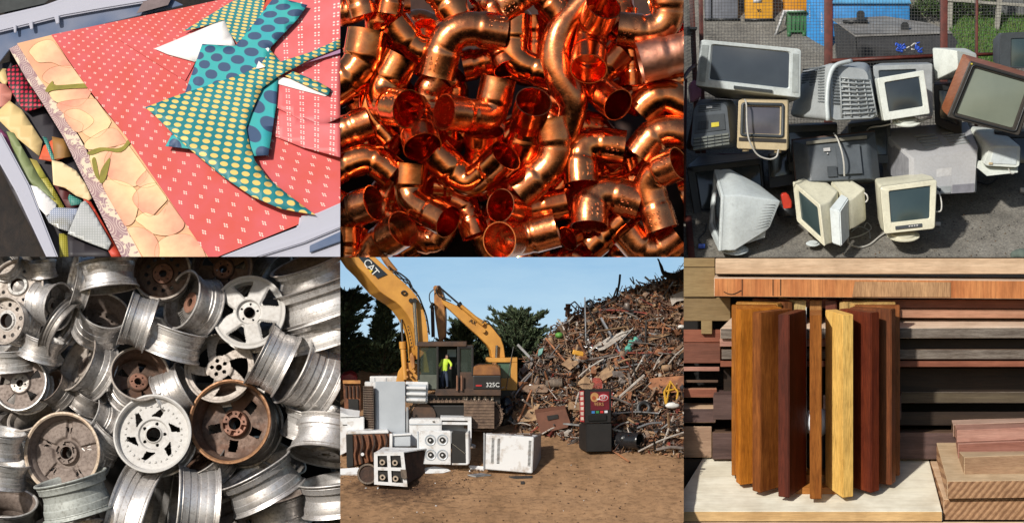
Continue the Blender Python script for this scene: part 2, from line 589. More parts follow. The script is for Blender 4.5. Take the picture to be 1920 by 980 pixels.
G = {'blue': glass('blue_grey_screen', (0.085, 0.105, 0.13), (0.06, 0.075, 0.10)), 'dark': glass('dark_screen', (0.035, 0.045, 0.052), (0.02, 0.026, 0.032)),
     'teal': glass('teal_grey_screen', (0.042, 0.068, 0.070), (0.03, 0.050, 0.055)), 'green': glass('greenish_grey_screen', (0.21, 0.24, 0.19), (0.16, 0.185, 0.145), 0.25),
     'violet': glass('violet_grey_screen', (0.12, 0.115, 0.135), (0.065, 0.065, 0.08), 0.18)}
def q3(q, dd=0):
    return [PC.at(a, b, c + dd) for a, b, c in q]
def bil(q, x, y):
    return (q[0] * (1 - x) + q[1] * x) * (1 - y) + (q[3] * (1 - x) + q[2] * x) * y
def rrect(rd, n=5, x0=0, y0=0, x1=1, y1=1):
    out = []
    for cx, cy, a0 in ((x1 - rd, y0 + rd, -90), (x1 - rd, y1 - rd, 0), (x0 + rd, y1 - rd, 90), (x0 + rd, y0 + rd, 180)):
        for k in range(n):
            a = R(a0 + 90 * k / (n - 1))
            out.append((cx + rd * math.cos(a), cy + rd * math.sin(a)))
    return out
def loop(bm, q, rr_, bul=None):
    return [bm.verts.new(bil(q, x, y) + (bul * (1 - (2 * x - 1) ** 2) * 1.0 if bul else Vector())) for x, y in rr_]
def bridge(bm, A, B, mi=0):
    n = len(A)
    for i in range(n):
        bm.faces.new((A[i], A[(i + 1) % n], B[(i + 1) % n], B[i])).material_index = mi
def normal_of(q):
    n = (q[1] - q[0]).cross(q[3] - q[0]).normalized()
    return n
def crt(label, front, back, body, bezel=None, inset=(.1, .1, .1, .14), screen='dark', sh=0.3, rd=.05, cat='monitor', name='computer_monitor',
        group='discarded screens in the yard', shell_back=None, inner=None, rise=0.0, noscreen=False):
    """a picture tube set: shell, bezel and bulging screen. front/back: TL TR BR BL as (u, v, d)"""
    F_, B_2 = q3(front), q3(back)
    root = empty(name, label, cat, group, loc=bil(F_, .5, 1))
    inv = Matrix.Translation(-root.location)
    fc, bc = sum(F_, Vector()) / 4, sum(B_2, Vector()) / 4
    nf = (fc - bc).normalized()
    rr_ = rrect(rd)
    bm = bmesh.new()
    prev = None
    first = None
    for t in (0.04, 0.12, sh * .6, sh, sh + (1 - sh) * .33, sh + (1 - sh) * .7, 0.93, 1.0):
        e = 0.03 * t if t <= sh else 0.03 * sh + (1 - 0.03 * sh) * ((t - sh) / (1 - sh))
        c = fc.lerp(bc, t)
        q = [c + (F_[i] - fc).lerp(B_2[i] - bc, e) * (0.985 if 0.04 < t < 0.13 else (0.95 if t == 1.0 else 1)) for i in range(4)]
        L = loop(bm, q, rr_)
        if prev:
            bridge(bm, prev, L)
        else:
            first = L
        prev = L
    bm.faces.new(prev)
    if noscreen:
        bm.faces.new(first)
    bm.transform(inv)
    fixn(bm)
    meshobj('housing', bm, T[body], root, angle=35)
    if noscreen:
        return root, F_, B_2
    l, t_, r_, b_ = inset
    S = Vector((0, 0, 0))
    # bezel: outer edge to inner edge of the opening, stepping inward
    bm = bmesh.new()
    fq = [fc + (p - fc) for p in F_]
    up = (F_[0] - F_[3]).normalized()
    def curve(q, rr2, off, bulge=True):
        out = []
        for x, y in rr2:
            p = bil(q, x, y) + nf * off
            p += up * (rise * (1 - (2 * x - 1) ** 2) * (1 - y))
            out.append(bm.verts.new(p))
        return out
    sz = (F_[0] - F_[3]).length
    back_l = curve([p.lerp(fc, 0.0) - nf * sz * 0.03 for p in fq], rrect(rd), 0)
    A = curve(fq, rrect(rd), 0)
    A2 = curve(fq, rrect(rd, x0=.012, y0=.012, x1=.988, y1=.988), sz * .012)
    Bq = rrect(.03, x0=l, y0=t_, x1=1 - r_, y1=1 - b_)
    m1 = 0.016
    Cq = rrect(.03, x0=l - m1, y0=t_ - m1, x1=1 - r_ + m1, y1=1 - b_ + m1)
    C1 = curve(fq, Cq, sz * .010)
    C2 = curve(fq, Bq, -sz * .028)
    bridge(bm, back_l, A); bridge(bm, A, A2); bridge(bm, A2, C1, 0); bridge(bm, C1, C2, 1 if inner else 0)
    bm.transform(inv)
    fixn(bm)
    bz = meshobj('bezel', bm, [T[bezel or body], T[inner] if inner else T[bezel or body]], root, angle=30)
    # glass
    bm = bmesh.new()
    g = 10
    grid = []
    for j in range(g + 1):
        row = []
        for i in range(g + 1):
            x, y = l + (1 - l - r_) * i / g, t_ + (1 - t_ - b_) * j / g
            a, b = 2 * i / g - 1, 2 * j / g - 1
            p = bil(fq, x, y) + nf * (sz * (-.030 + .035 * (1 - a * a) * (1 - b * b))) + up * (rise * (1 - (2 * x - 1) ** 2) * (1 - y))
            row.append(bm.verts.new(p))
        grid.append(row)
    for j in range(g):
        for i in range(g):
            bm.faces.new((grid[j][i], grid[j][i + 1], grid[j + 1][i + 1], grid[j + 1][i]))
    bm.transform(inv)
    fixn(bm)
    meshobj('screen', bm, G[screen], root)
    return root, F_, B_2
def plate(root, q, x0, y0, x1, y1, h, m, name, push=0.0, up=None, rd=None):
    """a raised (or shallow) plate on a face given by four corners"""
    n = normal_of(q)
    if n.y > 0:
        n = -n
    bm = bmesh.new()
    rr2 = rrect(rd if rd else 0.004, 3 if rd is None else 4, x0, y0, x1, y1)
    a = [bm.verts.new(bil(q, x, y) + n * (push - 0.01)) for x, y in rr2]
    b = [bm.verts.new(bil(q, x, y) + n * (push + h)) for x, y in rr2]
    bridge(bm, a, b)
    bm.faces.new(b)
    bm.transform(Matrix.Translation(-root.matrix_world.translation if False else -root.location))
    fixn(bm)
    return meshobj(name, bm, m, root, smooth=False)
def vents(root, q, x0, y0, x1, y1, nx, ny, m, fill=.6, h=.006, name='vent_slots'):
    n = normal_of(q)
    if n.y > 0:
        n = -n
    bm = bmesh.new()
    for i in range(nx):
        for j in range(ny):
            xa = x0 + (x1 - x0) * (i + .5 - .45) / nx; xb = x0 + (x1 - x0) * (i + .5 + .45) / nx
            ya = y0 + (y1 - y0) * (j + .5 - fill / 2) / ny; yb = y0 + (y1 - y0) * (j + .5 + fill / 2) / ny
            a = [bm.verts.new(bil(q, x, y) + n * h) for x, y in ((xa, ya), (xb, ya), (xb, yb), (xa, yb))]
            b = [bm.verts.new(v.co - n * (h + .01)) for v in a]
            bm.faces.new(a)
            bridge(bm, a, b)
    bm.transform(Matrix.Translation(-root.location))
    fixn(bm)
    return meshobj(name, bm, m, root, smooth=False)
def foot(root, u, v, d, rx, ry, m, name='swivel_base'):
    bm = bmesh.new()
    M = Matrix.Translation(PC.at(u, v, d) - root.location) @ Matrix.Rotation(R(28), 4, 'X') @ Matrix.Diagonal((PC.w(rx), PC.w(rx) * .8, PC.w(ry), 1))
    lathe(bm, [(0, 1.2), (.7, 1.2), (.75, .4), (1, .2), (1, -.2), (.95, -.4), (0, -.4)], 32, M)
    fixn(bm)
    meshobj(name, bm, m, root)
def cord(pts, r, m, label, name='cable', cat='cable'):
    bm = bmesh.new()
    tube(bm, catmull([PC.at(*p) for p in pts], 7), PC.w(r), n=8)
    fixn(bm)
    o = recenter(meshobj(name, bm, T[m]))
    return tag(o, label, cat)

# --- ground, climbing away from the viewer
def gd(v):
    return (v - 980) * 1.6
bm = bmesh.new()
NG = 60
gg = []
for j in range(NG + 1):
    row = []
    for i in range(NG + 1):
        u = -150 + 1700 * i / NG
        v = 1080 - 1300 * j / NG
        p = PC.at(u, v, gd(v))
        p.z += noise.noise(Vector((u * .01, v * .02, 0))) * .03 + noise.noise(Vector((u * .05, v * .08, 3))) * .008
        row.append(bm.verts.new(p))
    gg.append(row)
for j in range(NG):
    for i in range(NG):
        bm.faces.new((gg[j][i], gg[j][i + 1], gg[j + 1][i + 1], gg[j + 1][i]))
fixn(bm)
m, nt, b = nodes_of('gritty_tarmac')
f1 = noise_tex(nt, 1.3, 8, 0.72)
f2 = noise_tex(nt, 26, 6, 0.8)
mx = N(nt, 'ShaderNodeMixRGB', blend_type='MULTIPLY')
mx.inputs[0].default_value = 1
nt.links.new(ramp(nt, f1, [(0.36, (0.13, 0.122, 0.108)), (0.50, (0.19, 0.178, 0.155)), (0.66, (0.25, 0.238, 0.21))]), mx.inputs[1])
nt.links.new(ramp(nt, f2, [(0.32, (0.35, 0.35, 0.35)), (0.52, (1, 1, 1)), (0.70, (1.5, 1.45, 1.35))]), mx.inputs[2])
nt.links.new(mx.outputs[0], b.inputs['Base Color'])
b.inputs['Roughness'].default_value = 0.9
bump(nt, b, f2, 0.6, 0.03)
tag(meshobj('yard_ground', bm, m), kind='structure')
# loose stones and crumbs
bm = bmesh.new()
for i in range(1500):
    u, v = random.uniform(0, 1300), random.uniform(640, 985)
    s = PC.w(random.choice((1, 1.5, 2, 2, 3, 4)))
    M = Matrix.Translation(PC.at(u, v, gd(v)) + Vector((0, 0, s * .3 + 0.01))) @ Matrix.Rotation(random.uniform(0, 6), 4, Vector((1, .5, .3)).normalized()) @ Matrix.Diagonal((s, s * .8, s * .6, 1))
    lump(bm, M, random.choice((0, 0, 1, 2)))
tag(meshobj('gravel', bm, [mat('grit_dark', (0.07, 0.065, 0.058), .9), mat('grit_pale', (0.30, 0.28, 0.25), .9), mat('grit_leaf', (0.16, 0.10, 0.05), .9)], smooth=False),
    'loose grit and crumbs scattered over the tarmac yard', 'gravel', kind='stuff')

# --- behind the fence
def upr(u0, v0, u1, v1, d, th, m, label, cat, name, round_=0.0, lid=None):
    """a bin or container: upright box whose front face spans the given picture rectangle"""
    root = empty(name, label, cat, loc=PC.at((u0 + u1) / 2, v1, d))
    a, c = PC.at(u0, v0, d), PC.at(u1, v1, d)
    bm = bmesh.new()
    cx, cz = (a.x + c.x) / 2, (a.z + c.z) / 2
    box(bm, Vector((cx, a.y + th / 2, cz)) - root.location, (c.x - a.x, th, a.z - c.z), bevel=round_ or .02)
    meshobj('bin_body', bm, m, root, angle=30)
    return root, a, c
P_ = lambda n, c, **k: mat(n, c, k.pop('rough', .5), **k)
gu = P_('bin_grey', (0.16, 0.17, 0.20))
for i, (u0, u1, lab) in enumerate(((85, 110, 'narrow grey rounded bin at the far left behind the mesh fence'), (112, 214, 'wide grey rounded bin beside the yellow bin behind the fence'))):
    o_, a, c = upr(u0, -60, u1, 80, gd(80), .35, gu, lab, 'bin', 'waste_bin', .1, )
    bm = bmesh.new()
    box(bm, Vector(((a.x + c.x) / 2, a.y + .17, c.z + .03)) - o_.location, (c.x - a.x + .03, .38, .05))
    meshobj('bin_skirt', bm, T['black'], o_)
yo = P_('bin_yellow', (0.72, 0.34, 0.015))
o_, a, c = upr(238, -60, 344, 80, gd(80), .5, yo, 'bright yellow bin with a white notice behind the mesh fence', 'bin', 'waste_bin', .04)
bm = bmesh.new(); box(bm, Vector(((a.x + c.x) / 2, a.y + .2, c.z + .02)) - o_.location, (c.x - a.x + .03, .5, .05)); meshobj('bin_skirt', bm, T['black'], o_)
bm = bmesh.new(); box(bm, PC.at(284, 2, gd(80) + 2) - o_.location, (.17, .012, .10)); meshobj('notice', bm, T['label'], o_)
text_mesh('90', .09, T['black'], o_, Matrix.Translation(PC.at(290, 42, gd(80) + 2) - o_.location) @ Matrix.Rotation(R(90), 4, 'X'), name='lettering')
o_, a, c = upr(386, -60, 472, 42, gd(60), .5, P_('bin_orange', (0.68, 0.28, 0.012)), 'orange-yellow bin behind the white trestle', 'bin', 'waste_bin', .03)
# green bin with feet
gm = P_('bin_green', (0.04, 0.17, 0.06))
o_, a, c = upr(398, 46, 470, 124, gd(140), .3, gm, 'green wheeled bin beside the blue container', 'bin', 'waste_bin', .02)
bm = bmesh.new()
for uu in (404, 462):
    p = PC.at(uu, 131, gd(140) + 1)
    box(bm, p + Vector((0, .1, 0)) - o_.location, (.07, .2, .10))
box(bm, PC.at(434, 47, gd(140) + 5) - o_.location + Vector((0, .1, 0)), (.40, .34, .03))
for k in range(4):
    box(bm, PC.at(412 + 15 * k, 84, gd(140) + 2) - o_.location, (.018, .02, .32))
meshobj('bin_rim', bm, gm, o_)
# white trestle
o_ = empty('trestle', 'white wooden trestle with a slanting leg standing by the green bin', 'trestle', loc=PC.at(360, 135, gd(135)))
bm = bmesh.new()
tube(bm, [PC.at(386, 42, gd(135)) - o_.location, PC.at(352, 136, gd(135)) - o_.location], .03, n=4)
meshobj('leg', bm, T['label'], o_)
bm = bmesh.new()
tube(bm, [PC.at(392, 44, gd(135)) - o_.location, PC.at(388, 120, gd(135) - 90) - o_.location], .02, n=4)
meshobj('leg', bm, T['label'], o_)
bm = bmesh.new()
box(bm, PC.at(422, 43, gd(130)) - o_.location, (.44, .08, .04))
meshobj('top_board', bm, T['label'], o_)
# blue containers
bl = P_('container_blue', (0.03, 0.24, 0.58), rough=.45)
bl2 = P_('container_lid_blue', (0.10, 0.38, 0.68), rough=.45)
o_ = empty('waste_container', 'tall bright blue container end with faded white marks beside the green bin', 'container', loc=PC.at(500, 165, gd(160)))
F4 = q3([(470, -60, gd(140)), (560, -60, gd(180)), (560, 190, gd(190)), (470, 142, gd(140))])
bm = bmesh.new()
n_ = Vector((.5, .8, 0)).normalized() * .6
prism(bm, [p - o_.location for p in F4], n_)
fixn(bm)
meshobj('container_wall', bm, bl, o_, smooth=False)
rs = random.Random(12)
nf = normal_of(F4)
nf = -nf if nf.y > 0 else nf
for x_, y0_, y1_, w_ in ((.12, .38, .72, .05), (.62, .46, .78, .07), (.78, .40, .70, .07)):
    bm = bmesh.new()
    y = y0_
    while y < y1_:          # worn hand-height marks, too faded to read
        q = [bil(F4, x_ + rs.uniform(0, w_), y + rs.uniform(0, .025)) + nf * .01 - o_.location for _ in range(4)]
        tube(bm, q, .007, n=4)
        y += .034
    meshobj('faded_mark', bm, T['label'], o_, smooth=False)
o_ = empty('waste_container', 'long blue container with a paler lid behind the black skip', 'container', loc=PC.at(715, 85, gd(150)))
bm = bmesh.new()
a, c = PC.at(572, 14, -1290), PC.at(862, 140, -1290)
box(bm, Vector(((a.x + c.x) / 2, a.y + .4, (a.z + c.z) / 2)) - o_.location, (c.x - a.x, .8, a.z - c.z), bevel=.02)
meshobj('container_wall', bm, bl, o_)
bm = bmesh.new()
prism(bm, [PC.at(565, 14, -1275) - o_.location, PC.at(600, -40, -1275) - o_.location, PC.at(845, -40, -1275) - o_.location, PC.at(868, 14, -1275) - o_.location], Vector((0, .8, 0)))
fixn(bm)
meshobj('container_lid', bm, bl2, o_, smooth=False)
# black skip
o_ = empty('skip', 'big black steel skip with a flat grey lid just behind the mesh fence', 'skip', loc=PC.at(800, 200, -1000))
sk = mat('skip_black', (0.045, 0.045, 0.048), .6, bumps=.2)
lidm = mat('skip_lid_grey', (0.26, 0.25, 0.235), .6, c2=(0.15, 0.14, 0.13), scale=3)
bm = bmesh.new()
prism(bm, [PC.at(*p) - o_.location for p in ((655, 128, -900), (1020, 125, -1000), (1045, 160, -1000), (1010, 235, -960), (672, 235, -900), (662, 160, -900))], Vector((0, .9, .0)))
prism(bm, [PC.at(*p) - o_.location for p in ((572, 90, -1180), (656, 130, -900), (664, 235, -900), (585, 235, -1180))], Vector((.3, .3, 0)))
fixn(bm)
meshobj('skip_body', bm, sk, o_, smooth=False)
bm = bmesh.new()
prism(bm, [PC.at(*p) - o_.location for p in ((570, 78, -1180), (655, 140, -893), (1022, 128, -993), (940, 95, -1190), (770, 68, -1240))], Vector((0, .02, .035)))
fixn(bm)
meshobj('skip_lid', bm, lidm, o_, smooth=False)
for uu, vv, dd in ((844, 104, -1010), (676, 60, -1180)):
    bm = bmesh.new()
    prism(bm, [PC.at(uu + x, vv + y, dd) - o_.location for x, y in ((-15, 22), (-15, -10), (-8, -19), (8, -19), (15, -10), (15, 22))], Vector((0, .05, 0)))
    fixn(bm)
    meshobj('lifting_lug', bm, T['black'], o_, smooth=False)
bm = bmesh.new()
box(bm, PC.at(655, 84, -1120) - o_.location, (.5, .2, .07))
box(bm, PC.at(630, 94, -1100) - o_.location, (.15, .1, .05))
meshobj('tarpaulin_bundle', bm, T['black'], o_)
# knotted blue and pale rags hanging on the fence
bm = bmesh.new()
for i in range(14):
    u, v = random.uniform(815, 905), random.uniform(165, 195)
    tube(bm, catmull([PC.at(u + random.uniform(-12, 12), v + random.uniform(-10, 10), -628 + random.uniform(-3, 6)) for _ in range(4)], 4), .014, n=6, mi=0 if u < 850 or u > 885 else 1)
tag(recenter(meshobj('rag', bm, [T['bluep'], T['cable']])), 'knotted blue and pale strips tied to the mesh fence', 'rag')
# grass and timber fence
bm = bmesh.new()
prism(bm, [PC.at(1005, 60, gd(60) + 12), PC.at(1400, 60, gd(60) + 12), PC.at(1400, 250, gd(250) + 12), PC.at(1090, 250, gd(250) + 12)], Vector((0, .02, -.03)))
fixn(bm)
tag(meshobj('verge', bm, mat('verge_green', (0.07, 0.15, 0.025), .9, c2=(0.11, 0.13, 0.03), scale=4), smooth=False), kind='structure')
bm = bmesh.new()
for i in range(5000):
    u, v = random.uniform(1010, 1310), random.uniform(60, 235)
    p = PC.at(u, v, gd(v) + 14)
    h = random.uniform(.04, .10)
    a = random.uniform(0, 6.28)
    t = Vector((math.cos(a) * .012, math.sin(a) * .012, 0))
    vs_ = [bm.verts.new(p - t), bm.verts.new(p + t), bm.verts.new(p + Vector((random.uniform(-.03, .03), random.uniform(-.03, .03), h)))]
    bm.faces.new(vs_).material_index = random.choice((0, 0, 1))
tag(meshobj('grass', bm, [mat('blade_green', (0.08, 0.20, 0.03), .7), mat('blade_olive', (0.14, 0.19, 0.05), .7)], smooth=False), 'green grass on the verge behind the mesh fence', 'grass', kind='stuff')
def post_rail(spec, m, label, cat, name):
    o = empty(name, label, cat, loc=PC.at(*spec[0][1]))
    for nm, a, r_, *b in [(s_[0], s_[1], s_[-1], *s_[2:-1]) for s_ in spec]:
        bm = bmesh.new()
        pa, pb = PC.at(*a), PC.at(*b[0])
        d_ = (pb - pa)
        x, y = frame_at(d_)
        M = Matrix((x, y, d_.normalized())).transposed().to_4x4()
        M.translation = (pa + pb) / 2 - o.location
        box(bm, Vector(), (1, 1, 1))
        bm.transform(M @ Matrix.Diagonal((r_[0], r_[1], d_.length, 1)))
        meshobj(nm, bm, m, o, smooth=False)
    return o
tw = mat('weathered_timber', (0.36, 0.35, 0.30), .8, c2=(0.22, 0.21, 0.18), scale=5, stretch=(1, 1, 8))
dF = gd(120)
post_rail([('rail', (1000, 0, dF), (1330, 24, dF), (.09, .06)), ('rail', (1000, 126, dF), (1330, 208, dF), (.10, .06)),
           ('post', (1018, -40, dF - 8), (1012, 150, dF - 8), (.10, .10)), ('post', (1206, -40, dF - 8), (1186, 185, dF - 8), (.13, .1)), ('post', (903, -30, dF - 100), (897, 90, dF - 100), (.05, .08))],
          tw, 'weathered timber post and rail fence on the grass behind the mesh', 'fence', 'timber_fence')
o = empty('board_fence', 'tall dark grey close-boarded fence far behind the grass', 'fence', loc=PC.at(1200, 110, -1480))
bm = bmesh.new()
for i in range(26):
    box(bm, PC.at(1090 + i * 11, 20, -1480) - o.location + Vector((0, random.uniform(0, .02), random.uniform(-.02, .02))), (.052, .03, 1.0))
meshobj('boards', bm, mat('grey_boards', (0.17, 0.18, 0.18), .8, c2=(0.10, 0.105, 0.105), scale=2, stretch=(6, 1, 1)), o, smooth=False)
def bush(P0, w, h, n, leafm, label, dth=.3, name='bush', size=.03):
    bm = bmesh.new()
    rs = random.Random(n)
    cl = [Vector((rs.uniform(-w, w) * .8, rs.uniform(-dth, dth), rs.uniform(.1, .9) * h)) for _ in range(14)]
    for i in range(n):
        c = rs.choice(cl)
        p = P0 + c + Vector((rs.gauss(0, w * .25), rs.gauss(0, dth * .3), rs.gauss(0, h * .13)))
        a = Vector((rs.uniform(-1, 1), rs.uniform(-1, 1), rs.uniform(-1, 1))).normalized() * size
        b_ = Vector((rs.uniform(-1, 1), rs.uniform(-1, 1), rs.uniform(-1, 1))).normalized() * size * .6
        bm.faces.new([bm.verts.new(p - a), bm.verts.new(p + b_), bm.verts.new(p + a), bm.verts.new(p - b_)]).material_index = rs.choice((0, 0, 1, 2))
    return tag(meshobj(name, bm, leafm, smooth=False), label, 'bush')
LEAF = [mat('leaf_mid', (0.06, 0.12, 0.025), .7), mat('leaf_dark', (0.035, 0.07, 0.02), .7), mat('leaf_pale', (0.12, 0.17, 0.05), .7)]
bush(PC.at(1050, 75, gd(60) + 5), .65, .75, 4500, LEAF, 'loose green bush left of the grey board fence')
bush(PC.at(915, 60, -1440), .3, .5, 1500, LEAF, 'small dark bush beside the blue container')
# --- steel mesh fence
fm = mat('rust_red_steel', (0.13, 0.028, 0.018), .5, c2=(0.07, 0.018, 0.012), scale=8)
wm = mat('mesh_wire', (0.10, 0.10, 0.10), .5, metal=.5)
FD = -640
o = empty('mesh_fence', 'rusty red steel framed wire mesh fence behind the heap of screens', 'fence', loc=PC.at(640, 600, FD))
for (a, b, w_) in (((34, -10), (58, 600), .10), ((68, -10), (80, 600), .085), ((553, -10), (553, 600), .165), ((992, -10), (990, 600), .14), ((1117, -10), (1113, 600), .05)):
    pa, pb = PC.at(a[0], a[1], FD), PC.at(b[0], b[1], FD)
    bm = bmesh.new()
    box(bm, (pa + pb) / 2 - o.location, (w_, .08, (pa - pb).length), rot=Matrix.Rotation(math.atan2(pa.x - pb.x, pa.z - pb.z), 4, 'Y'), bevel=.006)
    meshobj('post', bm, fm, o)
for (a, b, w_) in (((565, 232), (985, 212), .09), ((1000, 212), (1180, 206), .07), ((80, 590), (980, 600), .09)):
    bm = bmesh.new()
    pa, pb = PC.at(a[0], a[1], FD + 6), PC.at(b[0], b[1], FD + 6)
    tube(bm, [pa - o.location, pb - o.location], w_ / 2, n=4)
    meshobj('rail', bm, fm, o)
bm = bmesh.new()
for u in range(88, 1300, 12):
    if 535 < u < 572:
        continue
    tube(bm, [PC.at(u, -10, FD) - o.location, PC.at(u, 560, FD) - o.location], PC.w(.75), n=3, caps=False)
for v in range(0, 560, 12):
    tube(bm, [PC.at(84, v, FD + 2) - o.location, PC.at(1310, v - 4, FD + 2) - o.location], PC.w(.75), n=3, caps=False)
meshobj('wire_mesh', bm, wm, o, smooth=False)
# side wing of the fence coming towards the viewer
o = empty('side_fence', 'side wing of wire mesh fence running forward at the left edge over a low wall', 'fence', loc=PC.at(20, 840, -200))
bm = bmesh.new()
for k in range(16):
    t = k / 15
    tube(bm, [PC.at(2 + 40 * t, -10, -300 - 340 * t) - o.location, PC.at(2 + 40 * t, 300 + 40 * t, -300 - 340 * t) - o.location], PC.w(.8), n=3, caps=False)
for v in range(-10, 330, 13):
    tube(bm, catmull([PC.at(-4, v + 25, -300) - o.location, PC.at(20, v + 8, -450) - o.location, PC.at(46, v, -640) - o.location], 4), PC.w(.8), n=3, caps=False)
meshobj('wire_mesh', bm, wm, o, smooth=False)
bm = bmesh.new()
tube(bm, catmull([PC.at(-5, 310, -300) - o.location, PC.at(22, 270, -450) - o.location, PC.at(50, 245, -640) - o.location], 4), .04, n=6)
tube(bm, [PC.at(6, 840, -200) - o.location, PC.at(12, 300, -300) - o.location], .03, n=6)
meshobj('rail', bm, fm, o)
o = post_rail([('planks', (-20, 120, -700), (45, 120, -700), (1.9, .04))], mat('pale_render', (0.36, 0.34, 0.30), .8), 'pale wall seen through the side mesh at the left edge', 'wall', 'side_wall')
bm = bmesh.new()
box(bm, PC.at(30, 930, -60), (.12, 1.9, .06), rot=Matrix.Rotation(R(0), 4, 'X') @ Matrix.Rotation(R(35), 4, 'X'))
tag(recenter(meshobj('rusty_rail', bm, fm)), 'rusty steel rail lying along the left edge of the ground', 'rail')

# --- the screens
z0 = 0
# dark sets at the back of the heap
crt('large black television with a blank dark screen lowest at the left of the heap', [(14, 635, -300), (300, 600, -330), (318, 815, -300), (48, 848, -270)],
    [(60, 590, -480), (290, 580, -480), (300, 780, -480), (80, 800, -480)], 'black', 'black', (.12, .12, .04, .22), 'dark', cat='television', name='television')
crt('black television wedged behind the beige portable set and the charcoal set back', [(322, 585, -360), (420, 560, -360), (425, 700, -330), (330, 715, -330)],
    [(330, 560, -500), (420, 550, -500), (420, 680, -500), (335, 690, -500)], 'black', 'black', (.08, .1, .08, .3), 'dark', cat='television', name='television')
crt('flat black television frame lying under the silver ribbed set', [(395, 478, -330), (588, 470, -340), (590, 640, -330), (405, 650, -320)],
    [(400, 470, -480), (580, 468, -480), (580, 600, -480), (405, 600, -480)], 'dark', 'dark', (.04, .16, .06, .2), 'dark', cat='television', name='television')
r_, F_, B2 = crt('slate grey television top showing between the two grey set backs', [(628, 470, -340), (790, 450, -360), (790, 620, -330), (635, 620, -330)],
    [(640, 455, -500), (770, 440, -500), (770, 600, -500), (640, 600, -500)], 'slate', 'slate', (.06, .10, .1, .2), 'dark', cat='television', name='television')
crt('black television standing under the wood-cased set', [(952, 322, -330), (1060, 315, -330), (1060, 520, -330), (958, 470, -330)],
    [(960, 310, -520), (1060, 310, -520), (1060, 480, -520), (960, 450, -520)], 'black', 'black', (.2, .15, .1, .2), 'dark', cat='television', name='television')
crt('black set in shadow under the wood-cased television at the right edge', [(1180, 500, -330), (1330, 500, -330), (1330, 650, -300), (1270, 650, -300)],
    [(1180, 490, -520), (1330, 490, -520), (1330, 600, -520), (1250, 600, -520)], 'black', 'black', (.2, .15, .1, .2), 'dark', cat='television', name='television')
# silver widescreen
r_, F_, B2 = crt('wide silver television on top of the heap at the left, its screen facing the viewer', [(68, 152, -40), (449, 188, -40), (446, 372, -70), (50, 326, -70)],
    [(120, 200, -300), (400, 225, -300), (402, 396, -240), (128, 376, -240)], 'grey', 'silver', (.125, .10, .115, .17), 'blue', sh=.15, rise=.045, cat='television', name='television', rd=.04)
plate(r_, F_, .36, .90, .73, .965, .035, T['dark'], 'control_strip', .01)
for x0, x1 in ((.02, .085), (.92, .98)):
    plate(r_, F_, x0, .10, x1, .90, .012, mat('speaker_cloth', (0.36, 0.40, 0.40), .8, bumps=.3, bscale=60), 'speaker_grille', .006)
# silver ribbed back
r_, F_, B2 = crt('big silver television turned away, showing its ribbed and vented back', [(452, 262, -330), (690, 232, -360), (742, 440, -330), (402, 448, -280)],
    [(555, 236, -60), (702, 262, -110), (738, 452, -60), (560, 462, -20)], 'backgrey', sh=.25, rd=.12, cat='television', name='television', noscreen=True)
leftq = q3([(455, 254, -270), (560, 238, -50), (560, 400, -12), (440, 400, -250)])
vents(r_, leftq, .02, .05, .82, .95, 3, 13, mat('vent_shadow', (0.16, 0.18, 0.19), .7), .5, .008)
backq = q3([(568, 246, -62), (704, 268, -108), (738, 446, -58), (572, 456, -20)])
vents(r_, backq, .0, .03, .16, .72, 1, 12, mat('vent_shadow', (0.16, 0.18, 0.19), .7), .5, .012)
bm = bmesh.new()
for j in range(9):
    y = .22 + .085 * j
    pa, pb = bil(backq, .2, y), bil(backq, 1.0, y)
    tube(bm, [pa - r_.location, ((pa + pb) / 2 + Vector((0, -.04, 0))) - r_.location, pb - r_.location], .018, n=5)
for x in (.2, .42, .62, .82, 1.0):
    pa, pb = bil(backq, x, .2), bil(backq, x, .96)
    tube(bm, [pa - r_.location, pb - r_.location], .02, n=5)
for i in range(9):
    box(bm, bil(backq, random.uniform(.2, 1), random.uniform(.25, .95)) - r_.location, (.03, .04, .04))
meshobj('ribs', bm, T['ribgrey'], r_)
bm = bmesh.new()
tube(bm, catmull([PC.at(*p) - r_.location for p in ((552, 458, -8), (548, 380, -10), (556, 300, -25), (580, 250, -45), (640, 232, -90))], 6), PC.w(9), n=8)
meshobj('curved_trim', bm, T['silver'], r_)
# grey set behind the tilted white monitor
crt('grey television standing behind the tilted white monitor', [(722, 250, -250), (948, 243, -260), (950, 440, -240), (742, 450, -230)],
    [(750, 240, -480), (930, 236, -480), (930, 430, -480), (760, 440, -480)], 'grey', 'grey', (.10, .10, .28, .2), 'dark', cat='television', name='television', rd=.03)
# tilted white monitor
r_, F_, B2 = crt('white monitor tilted to the left on top of the grey set back', [(738, 298, -70), (916, 267, -70), (939, 432, -60), (764, 459, -60)],
    [(735, 310, -230), (860, 290, -230), (880, 420, -220), (745, 440, -220)], 'white', 'white', (.15, .13, .12, .19), 'dark', rd=.03)
foot(r_, 850, 462, -110, 55, 10, T['white'])
bm = bmesh.new()
box(bm, PC.at(915, 455, -130) - r_.location, (.3, .3, .05), rot=Matrix.Rotation(R(-20), 4, 'Y'))
meshobj('stand_plate', bm, T['grey'], r_)
